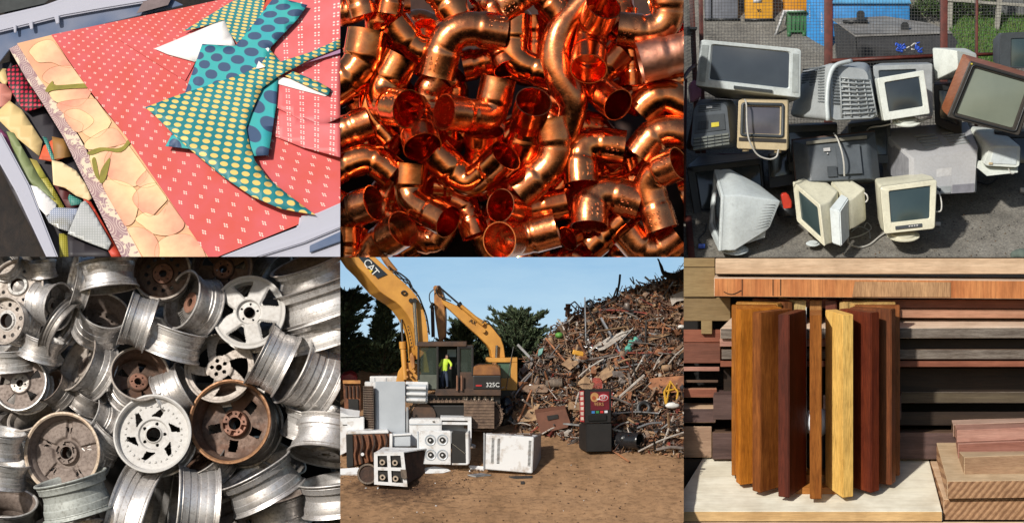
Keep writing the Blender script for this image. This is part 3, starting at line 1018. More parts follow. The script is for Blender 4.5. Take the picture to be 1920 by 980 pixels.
# white monitor, rear view, top
r_, F_, B2 = crt('white monitor seen from behind, leaning on the wood-cased set at the top right', [(946, 182, -330), (1072, 184, -440), (1060, 300, -440), (955, 306, -320)],
    [(1040, 192, -190), (1118, 205, -240), (1108, 285, -240), (1045, 262, -190)], 'white', sh=.12, rd=.06, noscreen=True)
crt('dark television at the top right corner behind the wood-cased set', [(1206, 126, -470), (1330, 120, -470), (1330, 262, -470), (1204, 256, -470)],
    [(1176, 152, -600), (1300, 150, -600), (1300, 236, -600), (1176, 232, -600)], 'slate', 'dark', (.34, .18, .02, .04), 'teal', cat='television', name='television')
# wood cased television
r_, F_, B2 = crt('old wood-cased television tilted to the right with a greenish grey screen', [(1092, 232, 10), (1350, 306, 10), (1278, 516, 10), (1004, 444, 10)],
    [(1062, 204, -160), (1322, 278, -160), (1250, 490, -160), (982, 406, -160)], 'wood', 'bezelbr', (.10, .09, .12, .10), 'green', sh=.9, rd=.02, cat='television', name='television')
bm = bmesh.new()
rrq = rrect(.05, x0=.055, y0=.045, x1=.935, y1=.955)
pts_ = [bil(F_, x, y) - r_.location + Vector((0, -.025, 0)) for x, y in rrq]
tube(bm, pts_, .018, n=6, closed=True)
meshobj('screen_surround', bm, T['black'], r_)
plate(r_, F_, .02, .03, .045, .055, .02, T['yellow'], 'sticker', .012)
# big lilac grey back
r_, F_, B2 = crt('largest grey television turned to show its sloping vented back, standing on the tarmac', [(745, 488, -430), (1078, 460, -480), (1112, 700, -430), (762, 700, -380)],
    [(872, 600, -150), (1124, 563, -190), (1114, 733, -160), (872, 746, -120)], 'midgrey', sh=.08, rd=.02, cat='television', name='television', noscreen=True)
topq = q3([(800, 505, -350), (1070, 480, -400), (1118, 560, -200), (885, 594, -160)])
vents(r_, topq, .22, .15, .55, .80, 1, 5, T['grey'], .35, .012)
vents(r_, topq, .62, .15, .95, .80, 1, 5, T['grey'], .35, .012)
sideq = q3([(768, 505, -385), (862, 597, -165), (862, 735, -140), (768, 665, -345)])
vents(r_, sideq, .1, .05, .95, .9, 7, 1, mat('rib_shadow', (0.25, 0.255, 0.275), .6), .95, .012, 'side_ribs')
bq = q3([(872, 600, -150), (1124, 563, -190), (1114, 733, -160), (872, 746, -120)])
plate(r_, bq, .37, .36, .60, .56, .008, T['label'], 'label_sticker')
plate(r_, bq, .36, .80, .60, .96, .015, T['grey'], 'socket_panel')
plate(r_, bq, .37, .84, .44, .92, .022, T['black'], 'socket')
plate(r_, bq, .62, .78, .96, .98, .012, mat('lilac_dark', (0.22, 0.22, 0.25), .6), 'socket_panel')
# slate flat back with cable
r_, F_, B2 = crt('charcoal television lying back with its flat rear panel and a pale cable over it', [(415, 533, -230), (727, 500, -250), (748, 690, -200), (432, 705, -180)],
    [(470, 552, -150), (700, 530, -170), (716, 680, -120), (484, 690, -110)], 'slate', sh=.25, rd=.02, cat='television', name='television', noscreen=True)
bm = bmesh.new()
tube(bm, [p - r_.location for p in q3([(415, 533, -226), (727, 500, -246), (748, 690, -196), (432, 705, -176)])], .03, n=6, closed=True)
meshobj('brown_rim', bm, mat('brown_trim', (0.07, 0.038, 0.03), .5), r_)
bq = q3([(470, 552, -146), (700, 530, -166), (716, 680, -116), (484, 690, -106)])
plate(r_, bq, .47, .12, .86, .86, .05, T['slate'], 'rear_cover')
plate(r_, bq, .27, .12, .38, .21, .008, T['label'], 'label_sticker')
plate(r_, bq, .30, .62, .45, .90, .02, T['dark'], 'socket_panel')
plate(r_, bq, .0, -.10, 1.0, -.02, .02, mat('dusty_ledge', (0.24, 0.23, 0.19), .8), 'dusty_ledge')
plate(r_, bq, .32, .25, .34, .29, .012, T['label'], 'screw_cap')
# off-white rear at right
r_, F_, B2 = crt('off-white monitor lying face down at the right under the wood-cased set', [(1085, 476, -420), (1215, 492, -450), (1262, 610, -380), (1120, 610, -330)],
    [(1166, 552, -150), (1286, 552, -180), (1280, 638, -150), (1140, 630, -120)], 'white', sh=.15, rd=.14, noscreen=True)
bq = q3([(1160, 556, -150), (1286, 552, -180), (1280, 638, -150), (1140, 630, -120)])
plate(r_, bq, .18, .12, .88, .86, .014, T['cool'], 'vent_panel')
plate(r_, bq, .14, .82, .24, .93, .02, T['beige'], 'badge')
bm = bmesh.new()
prism(bm, [PC.at(*p) - r_.location for p in ((1120, 610, -200), (1275, 618, -200), (1272, 655, -160), (1155, 668, -130), (1122, 640, -140))], Vector((0, .2, .02)))
fixn(bm)
meshobj('monitor_foot', bm, T['white'], r_, smooth=False)
# charcoal set back, left
r_, F_, B2 = crt('charcoal grey portable television at the left seen from behind with a yellow sticker', [(62, 376, -260), (205, 380, -260), (222, 560, -250), (14, 575, -230)],
    [(40, 396, -60), (170, 386, -60), (186, 545, -20), (26, 570, 0)], 'slate', sh=.35, rd=.16, cat='television', name='television', noscreen=True)
bq = q3([(40, 396, -60), (170, 386, -60), (186, 545, -20), (26, 570, 0)])
vents(r_, bq, .15, .03, .80, .2, 2, 4, T['dark'], .5, .02)
plate(r_, bq, .10, .28, .88, .66, .02, T['dark'], 'recess_panel')
plate(r_, bq, .52, .47, .72, .57, .03, T['yellow'], 'sticker')
plate(r_, bq, .38, .08, .55, .13, .03, T['label'], 'label_sticker')
vents(r_, bq, .16, .40, .44, .60, 4, 1, T['black'], .9, .03)
vents(r_, bq, .08, .74, .95, 1.03, 5, 4, mat('grimy_rib', (0.16, 0.175, 0.16), .7), .6, .03, 'rear_ribs')
# beige portable
r_, F_, B2 = crt('small yellowed portable television with a violet-grey screen and a looping cable', [(212, 380, 30), (400, 384, 20), (397, 572, 30), (206, 564, 40)],
    [(225, 375, -140), (402, 378, -150), (402, 560, -140), (225, 555, -130)], 'beige', 'beige', (.14, .13, .16, .32), 'violet', sh=.5, rd=.04, cat='television', name='television')
bm = bmesh.new()
rrq = rrect(.04, x0=.085, y0=.075, x1=.90, y1=.72)
tube(bm, [bil(F_, x, y) - r_.location + Vector((0, -.012, 0)) for x, y in rrq], .035, n=5, closed=True)
meshobj('screen_surround', bm, T['dark'], r_)
plate(r_, F_, .03, .77, .97, .845, .012, T['bezelbr'], 'control_strip', .012)
for x in (.18, .82):
    bm = bmesh.new()
    box(bm, bil(F_, x, 1.02) - r_.location + Vector((0, .1, 0)), (.12, .12, .05))
    meshobj('foot', bm, T['beige'], r_)
# three monitors in front
r_, F_, B2 = crt('large cool-white monitor on the ground at the left, its screen turned away to the left', [(121, 641, -170), (150, 742, 60), (140, 956, 60), (100, 868, -150)],
    [(300, 706, -180), (372, 762, -10), (330, 868, 10), (285, 840, -150)], 'cool', 'cool', (.12, .12, .12, .14), 'dark', sh=.30, rd=.035)
sq = q3([(150, 742, 62), (372, 764, -8), (332, 872, 12), (142, 950, 62)])
bm = bmesh.new()
for k in range(9):
    y0 = .14 + .085 * k
    pa, pb = bil(sq, .58 - .015 * k, y0), bil(sq, .93, y0)
    tube(bm, [pa - r_.location, pb - r_.location], .0065, n=4)
meshobj('side_vents', bm, T['grey'], r_)
text_mesh('- -', .05, T['grey'], r_, Matrix.Translation(PC.at(186, 771, 62) - r_.location) @ Matrix.Rotation(R(90), 4, 'X'), name='badge')
foot(r_, 198, 948, -10, 52, 9, T['cool'])
bm = bmesh.new()
prism(bm, [PC.at(*p) - r_.location for p in ((180, 935, 20), (318, 860, 0), (312, 900, 0), (250, 922, 10))], Vector((0, .5, .03)))
fixn(bm)
meshobj('under_body', bm, T['cool'], r_, smooth=False)
r_, F_, B2 = crt('cream monitor on the ground in the middle with its screen facing lower left', [(418, 688, -110), (522, 778, 50), (540, 936, 60), (434, 838, -80)],
    [(530, 676, -170), (590, 722, -50), (596, 850, -40), (545, 850, -120)], 'cream', 'cream', (.16, .13, .12, .14), 'teal', sh=.45, rd=.04)
foot(r_, 494, 925, -40, 26, 6, T['cool'])
r_, F_, B2 = crt('cream monitor standing back to back with the middle one, its pale front edge turned right', [(560, 686, -130), (628, 762, 20), (634, 874, 20), (570, 850, -100)],
    [(612, 664, -190), (692, 713, -50), (698, 836, -50), (650, 850, -150)], 'cream', sh=.3, rd=.05, noscreen=True)
bm = bmesh.new()
tp_ = [bm.verts.new(PC.at(*p) - r_.location) for p in ((556, 790, 55), (597, 802, 78), (631, 750, 15), (602, 734, -10))]
bt_ = [bm.verts.new(PC.at(*p) - r_.location) for p in ((566, 924, 55), (603, 937, 78), (634, 900, 15), (602, 890, -10))]
bm.faces.new(tp_); bm.faces.new(bt_[::-1]); bridge(bm, tp_, bt_)
fixn(bm)
bmesh.ops.bevel(bm, geom=bm.edges[:], offset=.02, segments=2, affect='EDGES')
meshobj('bezel', bm, T['cool'], r_)
r_, F_, B2 = crt('cream monitor on the ground at the right, squarely facing the viewer', [(750, 710, 30), (965, 682, 20), (957, 868, 40), (766, 888, 50)],
    [(728, 676, -170), (905, 656, -180), (900, 800, -160), (740, 830, -150)], 'cream', 'cream', (.155, .115, .11, .22), 'teal', sh=.35, rd=.05)
plate(r_, F_, .22, .865, .74, .935, .02, T['dark'], 'control_strip', .012)
for k in range(4):
    plate(r_, F_, .48 + k * .05, .885, .51 + k * .05, .91, .008, T['label'], 'button', .034)
foot(r_, 838, 894, 0, 62, 9, T['cream'])
# small things and cables
bm = bmesh.new()
prism(bm, [PC.at(*p) for p in ((374, 740, -150), (390, 733, -150), (400, 735, -145), (415, 768, -145), (414, 792, -150), (384, 796, -150))], Vector((0, .25, .03)))
fixn(bm)
bmesh.ops.bevel(bm, geom=bm.edges[:], offset=.02, segments=2, affect='EDGES')
tag(recenter(meshobj('plastic_cover', bm, T['red'])), 'bright red plastic cover lying between the cool-white and the cream monitor', 'cover')
bm = bmesh.new()
lathe(bm, [(0, .16), (.14, .12), (.2, .02), (.18, -.1), (0, -.12)], 20, Matrix.Translation(PC.at(395, 800, -190)))
fixn(bm)
tag(recenter(meshobj('kettle_body', bm, T['black'])), 'black rounded appliance body under the bright red cover', 'appliance')
bm = bmesh.new()
prism(bm, [PC.at(*p) for p in ((24, 318, -340), (50, 300, -340), (72, 330, -340), (70, 372, -340), (30, 392, -340))], Vector((0, .5, 0)))
fixn(bm)
bmesh.ops.bevel(bm, geom=bm.edges[:], offset=.03, segments=2, affect='EDGES')
tag(recenter(meshobj('toy_box', bm, T['pink'])), 'pink plastic box behind the left end of the silver television', 'box')
bm = bmesh.new()
box(bm, PC.at(72, 934, gd(934) + 20), (.13, .1, .09), bevel=.02)
tag(recenter(meshobj('plug', bm, T['bluep'])), 'small blue plug lying on the ground in the lower left corner', 'plug')
bm = bmesh.new()
box(bm, PC.at(968, 850, gd(850) + 20), (.11, .1, .08), bevel=.02)
tag(recenter(meshobj('plug', bm, T['label'])), 'pale plug lying beside the cream monitor on the right', 'plug')
bm = bmesh.new()
box(bm, PC.at(1290, 722, gd(722) + 20), (.10, .1, .10), bevel=.03)
tag(recenter(meshobj('bottle_cap', bm, T['label'])), 'white cap at the right edge of the ground', 'cap')
bm = bmesh.new()
bmesh.ops.create_icosphere(bm, subdivisions=3, radius=.22, matrix=Matrix.Translation(PC.at(1288, 968, gd(968))) @ Matrix.Diagonal((1, 1, .6, 1)))
for v in bm.verts:
    v.co += v.co.normalized() * 0 + Vector((1, 1, 1)) * noise.noise(v.co * 6) * .04
tag(recenter(meshobj('rock', bm, mat('mossy_stone', (0.10, 0.13, 0.11), .9))), 'dark greenish stone in the lower right corner', 'stone')
cord([(236, 378, 48), (242, 400, 62), (244, 470, 70), (252, 530, 70), (282, 585, 60), (325, 604, 50), (355, 596, 40), (364, 568, 40)], 3.2, 'cable', 'pale cable looping down in front of the small yellowed television')
cord([(574, 506, -200), (588, 528, -120), (604, 575, -85), (612, 620, -80), (614, 668, -90)], 3.4, 'cable', 'pale cable hanging over the charcoal flat back')
cord([(958, 718, -20), (974, 735, -10), (983, 770, 0), (980, 800, 10), (960, 804, 10)], 3.0, 'cable', 'pale cable looping at the right side of the right cream monitor')
cord([(690, 732, -40), (700, 742, -30), (702, 758, -30), (694, 768, -30)], 3.0, 'cable', 'short white loop on the back-to-back cream monitor')
cord([(628, 905, -30), (632, 925, gd(925) + 8), (670, 938, gd(938) + 8), (710, 928, gd(928) + 8), (745, 900, gd(900) + 8), (768, 884, gd(884) + 15)], 3.6, 'cable', 'white cable on the ground between the middle and right monitors')
cord([(636, 905, gd(905) + 6), (680, 892, gd(892) + 6), (716, 868, gd(868) + 6), (700, 845, gd(845) + 6), (690, 860, gd(860) + 6)], 2.2, 'cable', 'thin grey cable tangled on the ground behind the white one')
cord([(640, 880, gd(880) + 6), (668, 860, gd(860) + 6), (706, 875, gd(875) + 6), (712, 905, gd(905) + 6)], 2.2, 'grey', 'dark thin cable curled under the grey one on the ground')
cord([(700, 495, -300), (715, 484, -200), (760, 478, -150), (800, 470, -100), (850, 466, -90), (885, 460, -100)], 2.8, 'cable', 'white cable running from under the tilted white monitor')
cord([(1120, 690, gd(690) + 6), (1160, 700, gd(700) + 6), (1190, 680, gd(680) + 6), (1196, 660, gd(660) + 8)], 2.4, 'black', 'black cable on the ground under the off-white monitor')
cord([(70, 925, gd(925) + 8), (62, 905, gd(905) + 8), (84, 880, gd(880) + 8), (90, 850, gd(850) + 8)], 2.4, 'dark', 'dark cable running up from the blue plug')
cord([(1236, 640, -120), (1250, 660, -120), (1262, 655, -130)], 2.4, 'cable', 'short white cable under the off-white monitor at the right')
# ================================================================ scrapped wheel rims (bottom left)
CUR[0] = PD
def dirty_metal(name, c, dirt, amount=0.5, rough=0.42, metal=0.62, rust=None, speck=0.75):
    m, nt, b = nodes_of(name)
    big = noise_tex(nt, 1.7, 7, 0.68)
    fine = noise_tex(nt, 16, 8, 0.7)
    c1 = ramp(nt, big, [(0.40 + 0.12 * (1 - amount), c), (0.72, dirt)])
    mx = N(nt, 'ShaderNodeMixRGB', blend_type='MULTIPLY')
    mx.inputs[0].default_value = speck
    nt.links.new(c1, mx.inputs[1])
    nt.links.new(ramp(nt, fine, [(0.30, (0.35, 0.31, 0.28)), (0.52, (1, 1, 1))]), mx.inputs[2])
    out = mx.outputs[0]
    if rust:
        m2 = N(nt, 'ShaderNodeMixRGB')
        nt.links.new(ramp(nt, noise_tex(nt, 2.6, 6, 0.7), [(0.48, (0, 0, 0)), (0.60, (1, 1, 1))]), m2.inputs[0])
        nt.links.new(out, m2.inputs[1])
        m2.inputs[2].default_value = (*rust, 1)
        out = m2.outputs[0]
    nt.links.new(out, b.inputs['Base Color'])
    b.inputs['Metallic'].default_value = metal
    mr = N(nt, 'ShaderNodeMapRange')
    mr.inputs[1].default_value = 0.3; mr.inputs[2].default_value = 0.7
    mr.inputs[3].default_value = rough + 0.22; mr.inputs[4].default_value = rough - 0.04
    nt.links.new(fine, mr.inputs[0])
    nt.links.new(mr.outputs[0], b.inputs['Roughness'])
    bump(nt, b, fine, 0.12, 0.02)
    return m
WM = {
 'alu': dirty_metal('weathered_aluminium', (0.74, 0.71, 0.685), (0.40, 0.36, 0.33), 0.4),
 'bright': dirty_metal('bright_aluminium', (0.80, 0.77, 0.75), (0.46, 0.42, 0.39), 0.3, 0.36, 0.75),
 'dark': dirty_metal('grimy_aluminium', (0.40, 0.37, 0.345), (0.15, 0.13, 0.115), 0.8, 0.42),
 'white': dirty_metal('white_wheel_paint', (0.56, 0.54, 0.515), (0.42, 0.385, 0.35), 0.15, 0.45, 0.05, None, 0.22),
 'green': dirty_metal('greenish_grey_paint', (0.44, 0.46, 0.43), (0.30, 0.31, 0.28), 0.3, 0.5, 0.15),
 'brown': dirty_metal('brown_grimed_metal', (0.18, 0.115, 0.085), (0.05, 0.032, 0.026), 0.7, 0.55, 0.3, (0.13, 0.065, 0.04)),
 'rustlip': dirty_metal('rusty_lip', (0.42, 0.22, 0.11), (0.20, 0.09, 0.045), 0.6, 0.5, 0.4),
 'cream': dirty_metal('cream_lip', (0.66, 0.54, 0.42), (0.40, 0.25, 0.15), 0.5, 0.5, 0.2),
 'beige': dirty_metal('beige_scuffed_metal', (0.50, 0.44, 0.39), (0.31, 0.255, 0.215), 0.5, 0.55, 0.25),
 'hubrust': dirty_metal('rusted_hub', (0.38, 0.19, 0.13), (0.15, 0.07, 0.045), 0.6, 0.6, 0.2),
 'umber': dirty_metal('umber_dust', (0.27, 0.215, 0.185), (0.13, 0.095, 0.08), 0.6, 0.6, 0.2),
}
def polar(bm, hole, z, r0, r1, t, nr=30, na=180, mi=lambda r, a: 0):
    """annular plate with openings: hole(r, a) True = open"""
    rs = [r0 + (r1 - r0) * i / nr for i in range(nr + 1)]
    top, bot = [], []
    for r in rs:
        top.append([bm.verts.new((r * math.cos(2 * math.pi * k / na), r * math.sin(2 * math.pi * k / na), z(r, 2 * math.pi * k / na))) for k in range(na)])
        bot.append([bm.verts.new((r * math.cos(2 * math.pi * k / na), r * math.sin(2 * math.pi * k / na), z(r, 2 * math.pi * k / na) - t)) for k in range(na)])
    solid = [[not hole((rs[i] + rs[i + 1]) / 2, 2 * math.pi * (k + 0.5) / na) for k in range(na)] for i in range(nr)]
    for i in range(nr):
        for k in range(na):
            if not solid[i][k]:
                continue
            k2 = (k + 1) % na
            m_ = mi((rs[i] + rs[i + 1]) / 2, 2 * math.pi * (k + 0.5) / na)
            fs = [bm.faces.new((top[i][k], top[i + 1][k], top[i + 1][k2], top[i][k2])),
                  bm.faces.new((bot[i][k], bot[i][k2], bot[i + 1][k2], bot[i + 1][k]))]
            if i == 0 or not solid[i - 1][k]:
                fs.append(bm.faces.new((top[i][k2], bot[i][k2], bot[i][k], top[i][k])))
            if i == nr - 1 or not solid[i + 1][k]:
                fs.append(bm.faces.new((top[i + 1][k], bot[i + 1][k], bot[i + 1][k2], top[i + 1][k2])))
            if not solid[i][k - 1]:
                fs.append(bm.faces.new((top[i][k], bot[i][k], bot[i + 1][k], top[i + 1][k])))
            if not solid[i][(k + 1) % na]:
                fs.append(bm.faces.new((top[i + 1][k2], bot[i + 1][k2], bot[i][k2], top[i][k2])))
            for f in fs:
                f.material_index = m_
    loose = [v for v in bm.verts if not v.link_faces]
    bmesh.ops.delete(bm, geom=loose, context='VERTS')
def adif(a, n, off=0.0):
    """angle to the nearest of n evenly spaced directions"""
    s = 2 * math.pi / n
    return (a - off + s / 2) % s - s / 2
def lug(r, a, n, rl, size, off=0.0):
    d = adif(a, n, off)
    return (r * math.cos(d) - rl) ** 2 + (r * math.sin(d)) ** 2 < size * size
def sm(x, a, b):
    t = max(0, min(1, (x - a) / (b - a)))
    return t * t * (3 - 2 * t)
# each style: hole predicate, height, lug details in units of the radius
def st_five(r, a):
    d = adif(a, 5, 0.55)
    return (0.46 < r < 0.885 and abs(r * math.sin(d)) < 0.04 + 0.26 * (r - 0.44) / 0.44) or lug(r, a, 5, 0.245, 0.036, 0.2)
def z_five(r, a):
    d = adif(a, 5, 0.55)
    w = abs(r * math.sin(d)) - (0.04 + 0.26 * (r - 0.44) / 0.44)
    lip = 0.035 * (1 - sm(w, 0.0, 0.05)) if 0.40 < r < 0.90 else 0.0      # rolled edge round each window
    return -0.10 * (1 - sm(r, 0.31, 0.36)) - 0.03 * sm(r, 0.9, 1.0) + 0.05 * (1 - r) - lip
def st_direct(r, a):
    d = adif(a, 6, 0.35)
    x, y = r * math.cos(d), r * math.sin(d)
    # a sail-shaped slot, leaning one way
    h = 0.50 < x < 0.76 and y > -0.10 - (x - 0.50) * 0.4 and y < 0.16 - (x - 0.50) * 0.95 + 0.02
    return (h and r < 0.76) or lug(r, a, 5, 0.315, 0.05, 0.05)
def z_direct(r, a):
    z = -0.05 * (1 - sm(r, 0.40, 0.43)) + 0.05 * (1 - sm(r, 0.22, 0.26))
    d = adif(a, 30)
    if abs(r - 0.80) < 0.022 and abs(r * math.sin(d)) < 0.024:
        z += 0.03
    return z
def st_swirl(r, a):
    d = adif(a + 0.75 * (r - 0.3), 5, 0.9)
    w = 0.13 + 0.05 * sm(r, 0.5, 0.9)
    return (0.36 < r < 0.86 and not (abs(r * math.sin(d)) < w and abs(d) < 1.2)) or lug(r, a, 5, 0.21, 0.062, 0.5)
def st_eight(r, a):
    return lug(r, a, 8, 0.66, 0.075, 0.3) or lug(r, a, 8, 0.37, 0.022, 0.1)
def st_notch(r, a):
    return lug(r, a, 10, 0.74, 0.10, 0.1) or lug(r, a, 8, 0.40, 0.025)
def st_back5(r, a):
    d = adif(a, 5, 0.5)
    return (0.48 < r < 0.80 and abs(r * math.sin(d)) < 0.13) or lug(r, a, 5, 0.27, 0.030, 1.1)
def z_back5(r, a):
    z = 0.16 * (1 - sm(r, 0.36, 0.40))
    if 0.22 < r < 0.34 and abs(adif(a, 5, 0.5)) < 0.28:
        z -= 0.10
    return z + 0.10 * sm(r, 0.6, 0.9) * (0.5 + 0.5 * math.cos(5 * (a - 0.5)))
def st_y(r, a):
    d = adif(a, 5, 0.0)
    x, y = r * math.cos(d), r * math.sin(d)
    return (0.50 < x < 0.76 and abs(y) < (x - 0.50) * 0.45 and abs(y) > (x - 0.60) * 0.30 - 0.008 and not abs(y) < 0.012) or lug(r, a, 5, 0.26, 0.032, 0.4)
def z_y(r, a):
    d = adif(a, 5, 0.0)
    z = 0.12 * (1 - sm(r, 0.33, 0.36))
    z += 0.06 * sm(abs(r * math.sin(d)), 0.05, 0.10) * sm(r, 0.4, 0.5)
    if 0.22 < r < 0.31 and abs(adif(a, 5, 0.0)) < 0.3:
        z -= 0.06
    return z
def st_wire(r, a):
    d = adif(a, 40)
    return 0.62 < r < 0.86 and abs(d) < 0.045
def st_slots(r, a):
    return lug(r, a, 12, 0.68, 0.085) or lug(r, a, 5, 0.30, 0.035)
def st_wide5(r, a):
    d = adif(a, 5, 0.3)
    return (0.44 < r < 0.88 and abs(r * math.sin(d)) < 0.02 + 0.36 * (r - 0.40)) or lug(r, a, 5, 0.24, 0.04, 0.9)
zero = lambda r, a: 0.0
z_hub = lambda r, a: 0.08 * (1 - sm(r, 0.40, 0.46))
STY = {  # hole, height, centre hole, hub radius
 'five': (st_five, z_five, 0.145, 0.0), 'direct': (st_direct, z_direct, 0.185, 0.0), 'swirl': (st_swirl, z_hub, 0.09, 0.0),
 'eight': (st_eight, z_hub, 0.27, 0.43), 'notch': (st_notch, z_hub, 0.30, 0.5), 'back5': (st_back5, z_back5, 0.15, 0.37),
 'y': (st_y, z_y, 0.155, 0.35), 'wire': (st_wire, z_hub, 0.14, 0.40), 'slots': (st_slots, z_hub, 0.13, 0.40), 'wide5': (st_wide5, z_hub, 0.13, 0.36)}
PROF = {}
def wheel(u, v, R_, deg, q, W, style, face_z, barrel, lip, face, hub, d, label, roll=0.0, group='scrapped wheel rims in the heap', detail=1):
    C = PD.at(u, v, d)
    rr, ww = PD.w(R_), PD.w(W)
    a = R(deg)
    lat = math.sqrt(max(0, 1 - q * q))
    z = Vector((math.cos(a) * lat, -q, math.sin(a) * lat)).normalized()
    x, y = frame_at(z)
    M = Matrix((x, y, z)).transposed().to_4x4()
    M.translation = C
    M = M @ Matrix.Rotation(roll, 4, 'Z')
    root = empty('wheel_rim', label, 'wheel rim', group)
    root.matrix_world = M
    # barrel with lips: outer skin then inner skin
    k = ww / rr
    vr = (int(u * 3 + v) % 3)          # three slightly different barrel sections
    prof_o = [(1.0, 0), (1.012, -.02), (0.995, -.05), (0.955, -.055), (0.945, -.10), (0.955, -.115), (0.94, -.14), (0.925, -.22), (0.92, -.27)]
    prof_o += [[(0.875, -.29), (0.868, -.36), (0.855, -.37), (0.852, -.58), (0.868, -.59), (0.875, -.68)],
               [(0.89, -.29), (0.885, -.44), (0.86, -.46), (0.858, -.52), (0.885, -.54), (0.90, -.68)],
               [(0.86, -.30), (0.850, -.34), (0.848, -.50), (0.862, -.51), (0.885, -.60), (0.90, -.68)]][vr]
    prof_o += [(0.92, -.70), (0.932, -.78), (0.930, -.86), (0.942, -.88), (0.930, -.90), (0.95, -.93), (0.955, -.945), (0.998, -.95), (1.010, -.98), (0.99, -1.0)]
    prof_i = [(0.965, -1.0), (0.93, -.975), (0.905, -.90), (0.895, -.78), (0.845, -.70), (0.815, -.60), (0.815, -.38), (0.85, -.27), (0.895, -.20), (0.905, -.10), (0.925, -.03), (0.965, 0.004)]
    pr = [(r * rr, z_ * ww) for r, z_ in prof_o]
    pi_ = [(r * rr, z_ * ww) for r, z_ in prof_i]
    bm = bmesh.new()
    n = 72
    ro = lathe(bm, pr, n)
    ri = lathe(bm, pi_, n, mi=2)
    for A, B, m_ in ((ro[-1], ri[0], 1), (ri[-1], ro[0], 1)):
        for j in range(n):
            bm.faces.new((A[j], A[(j + 1) % n], B[(j + 1) % n], B[j])).material_index = m_
    for f in bm.faces:
        zc = f.calc_center_median().z
        if zc > -0.055 * ww:
            f.material_index = 1
    fixn(bm)
    meshobj('rim_barrel', bm, [WM[barrel], WM[lip], WM[face]], root, angle=20)
    if style:
        hole, zf, rc, hb = STY[style]
        bm = bmesh.new()
        zz = -face_z * ww
        fr = 0.955 if face_z < 0.08 else (0.90 if face_z < 0.25 else 0.838)
        polar(bm, lambda r, a_: hole(r / rr / fr, a_), lambda r, a_: zz + zf(r / rr / fr, a_) * rr, rc * rr, fr * rr, 0.07 * rr,
              nr=34 if detail else 16, na=200 if detail else 80, mi=(lambda r, a_: 1 if r < hb * rr * fr else 0))
        fixn(bm)
        f = meshobj('wheel_face', bm, [WM[face], WM[hub]], root, angle=30)
        # dark bore behind the centre hole
        bm = bmesh.new()
        lathe(bm, [(rc * rr * 1.02, zz - 0.01 * rr), (rc * rr * 1.02, zz - 0.28 * rr), (rc * rr * 1.25, zz - 0.28 * rr), (rc * rr * 1.25, zz - 0.065 * rr)], 32)
        fixn(bm)
        meshobj('hub_bore', bm, WM['brown'], root, angle=30)
    return root
B_ = 'bright'; A_ = 'alu'; D_ = 'dark'
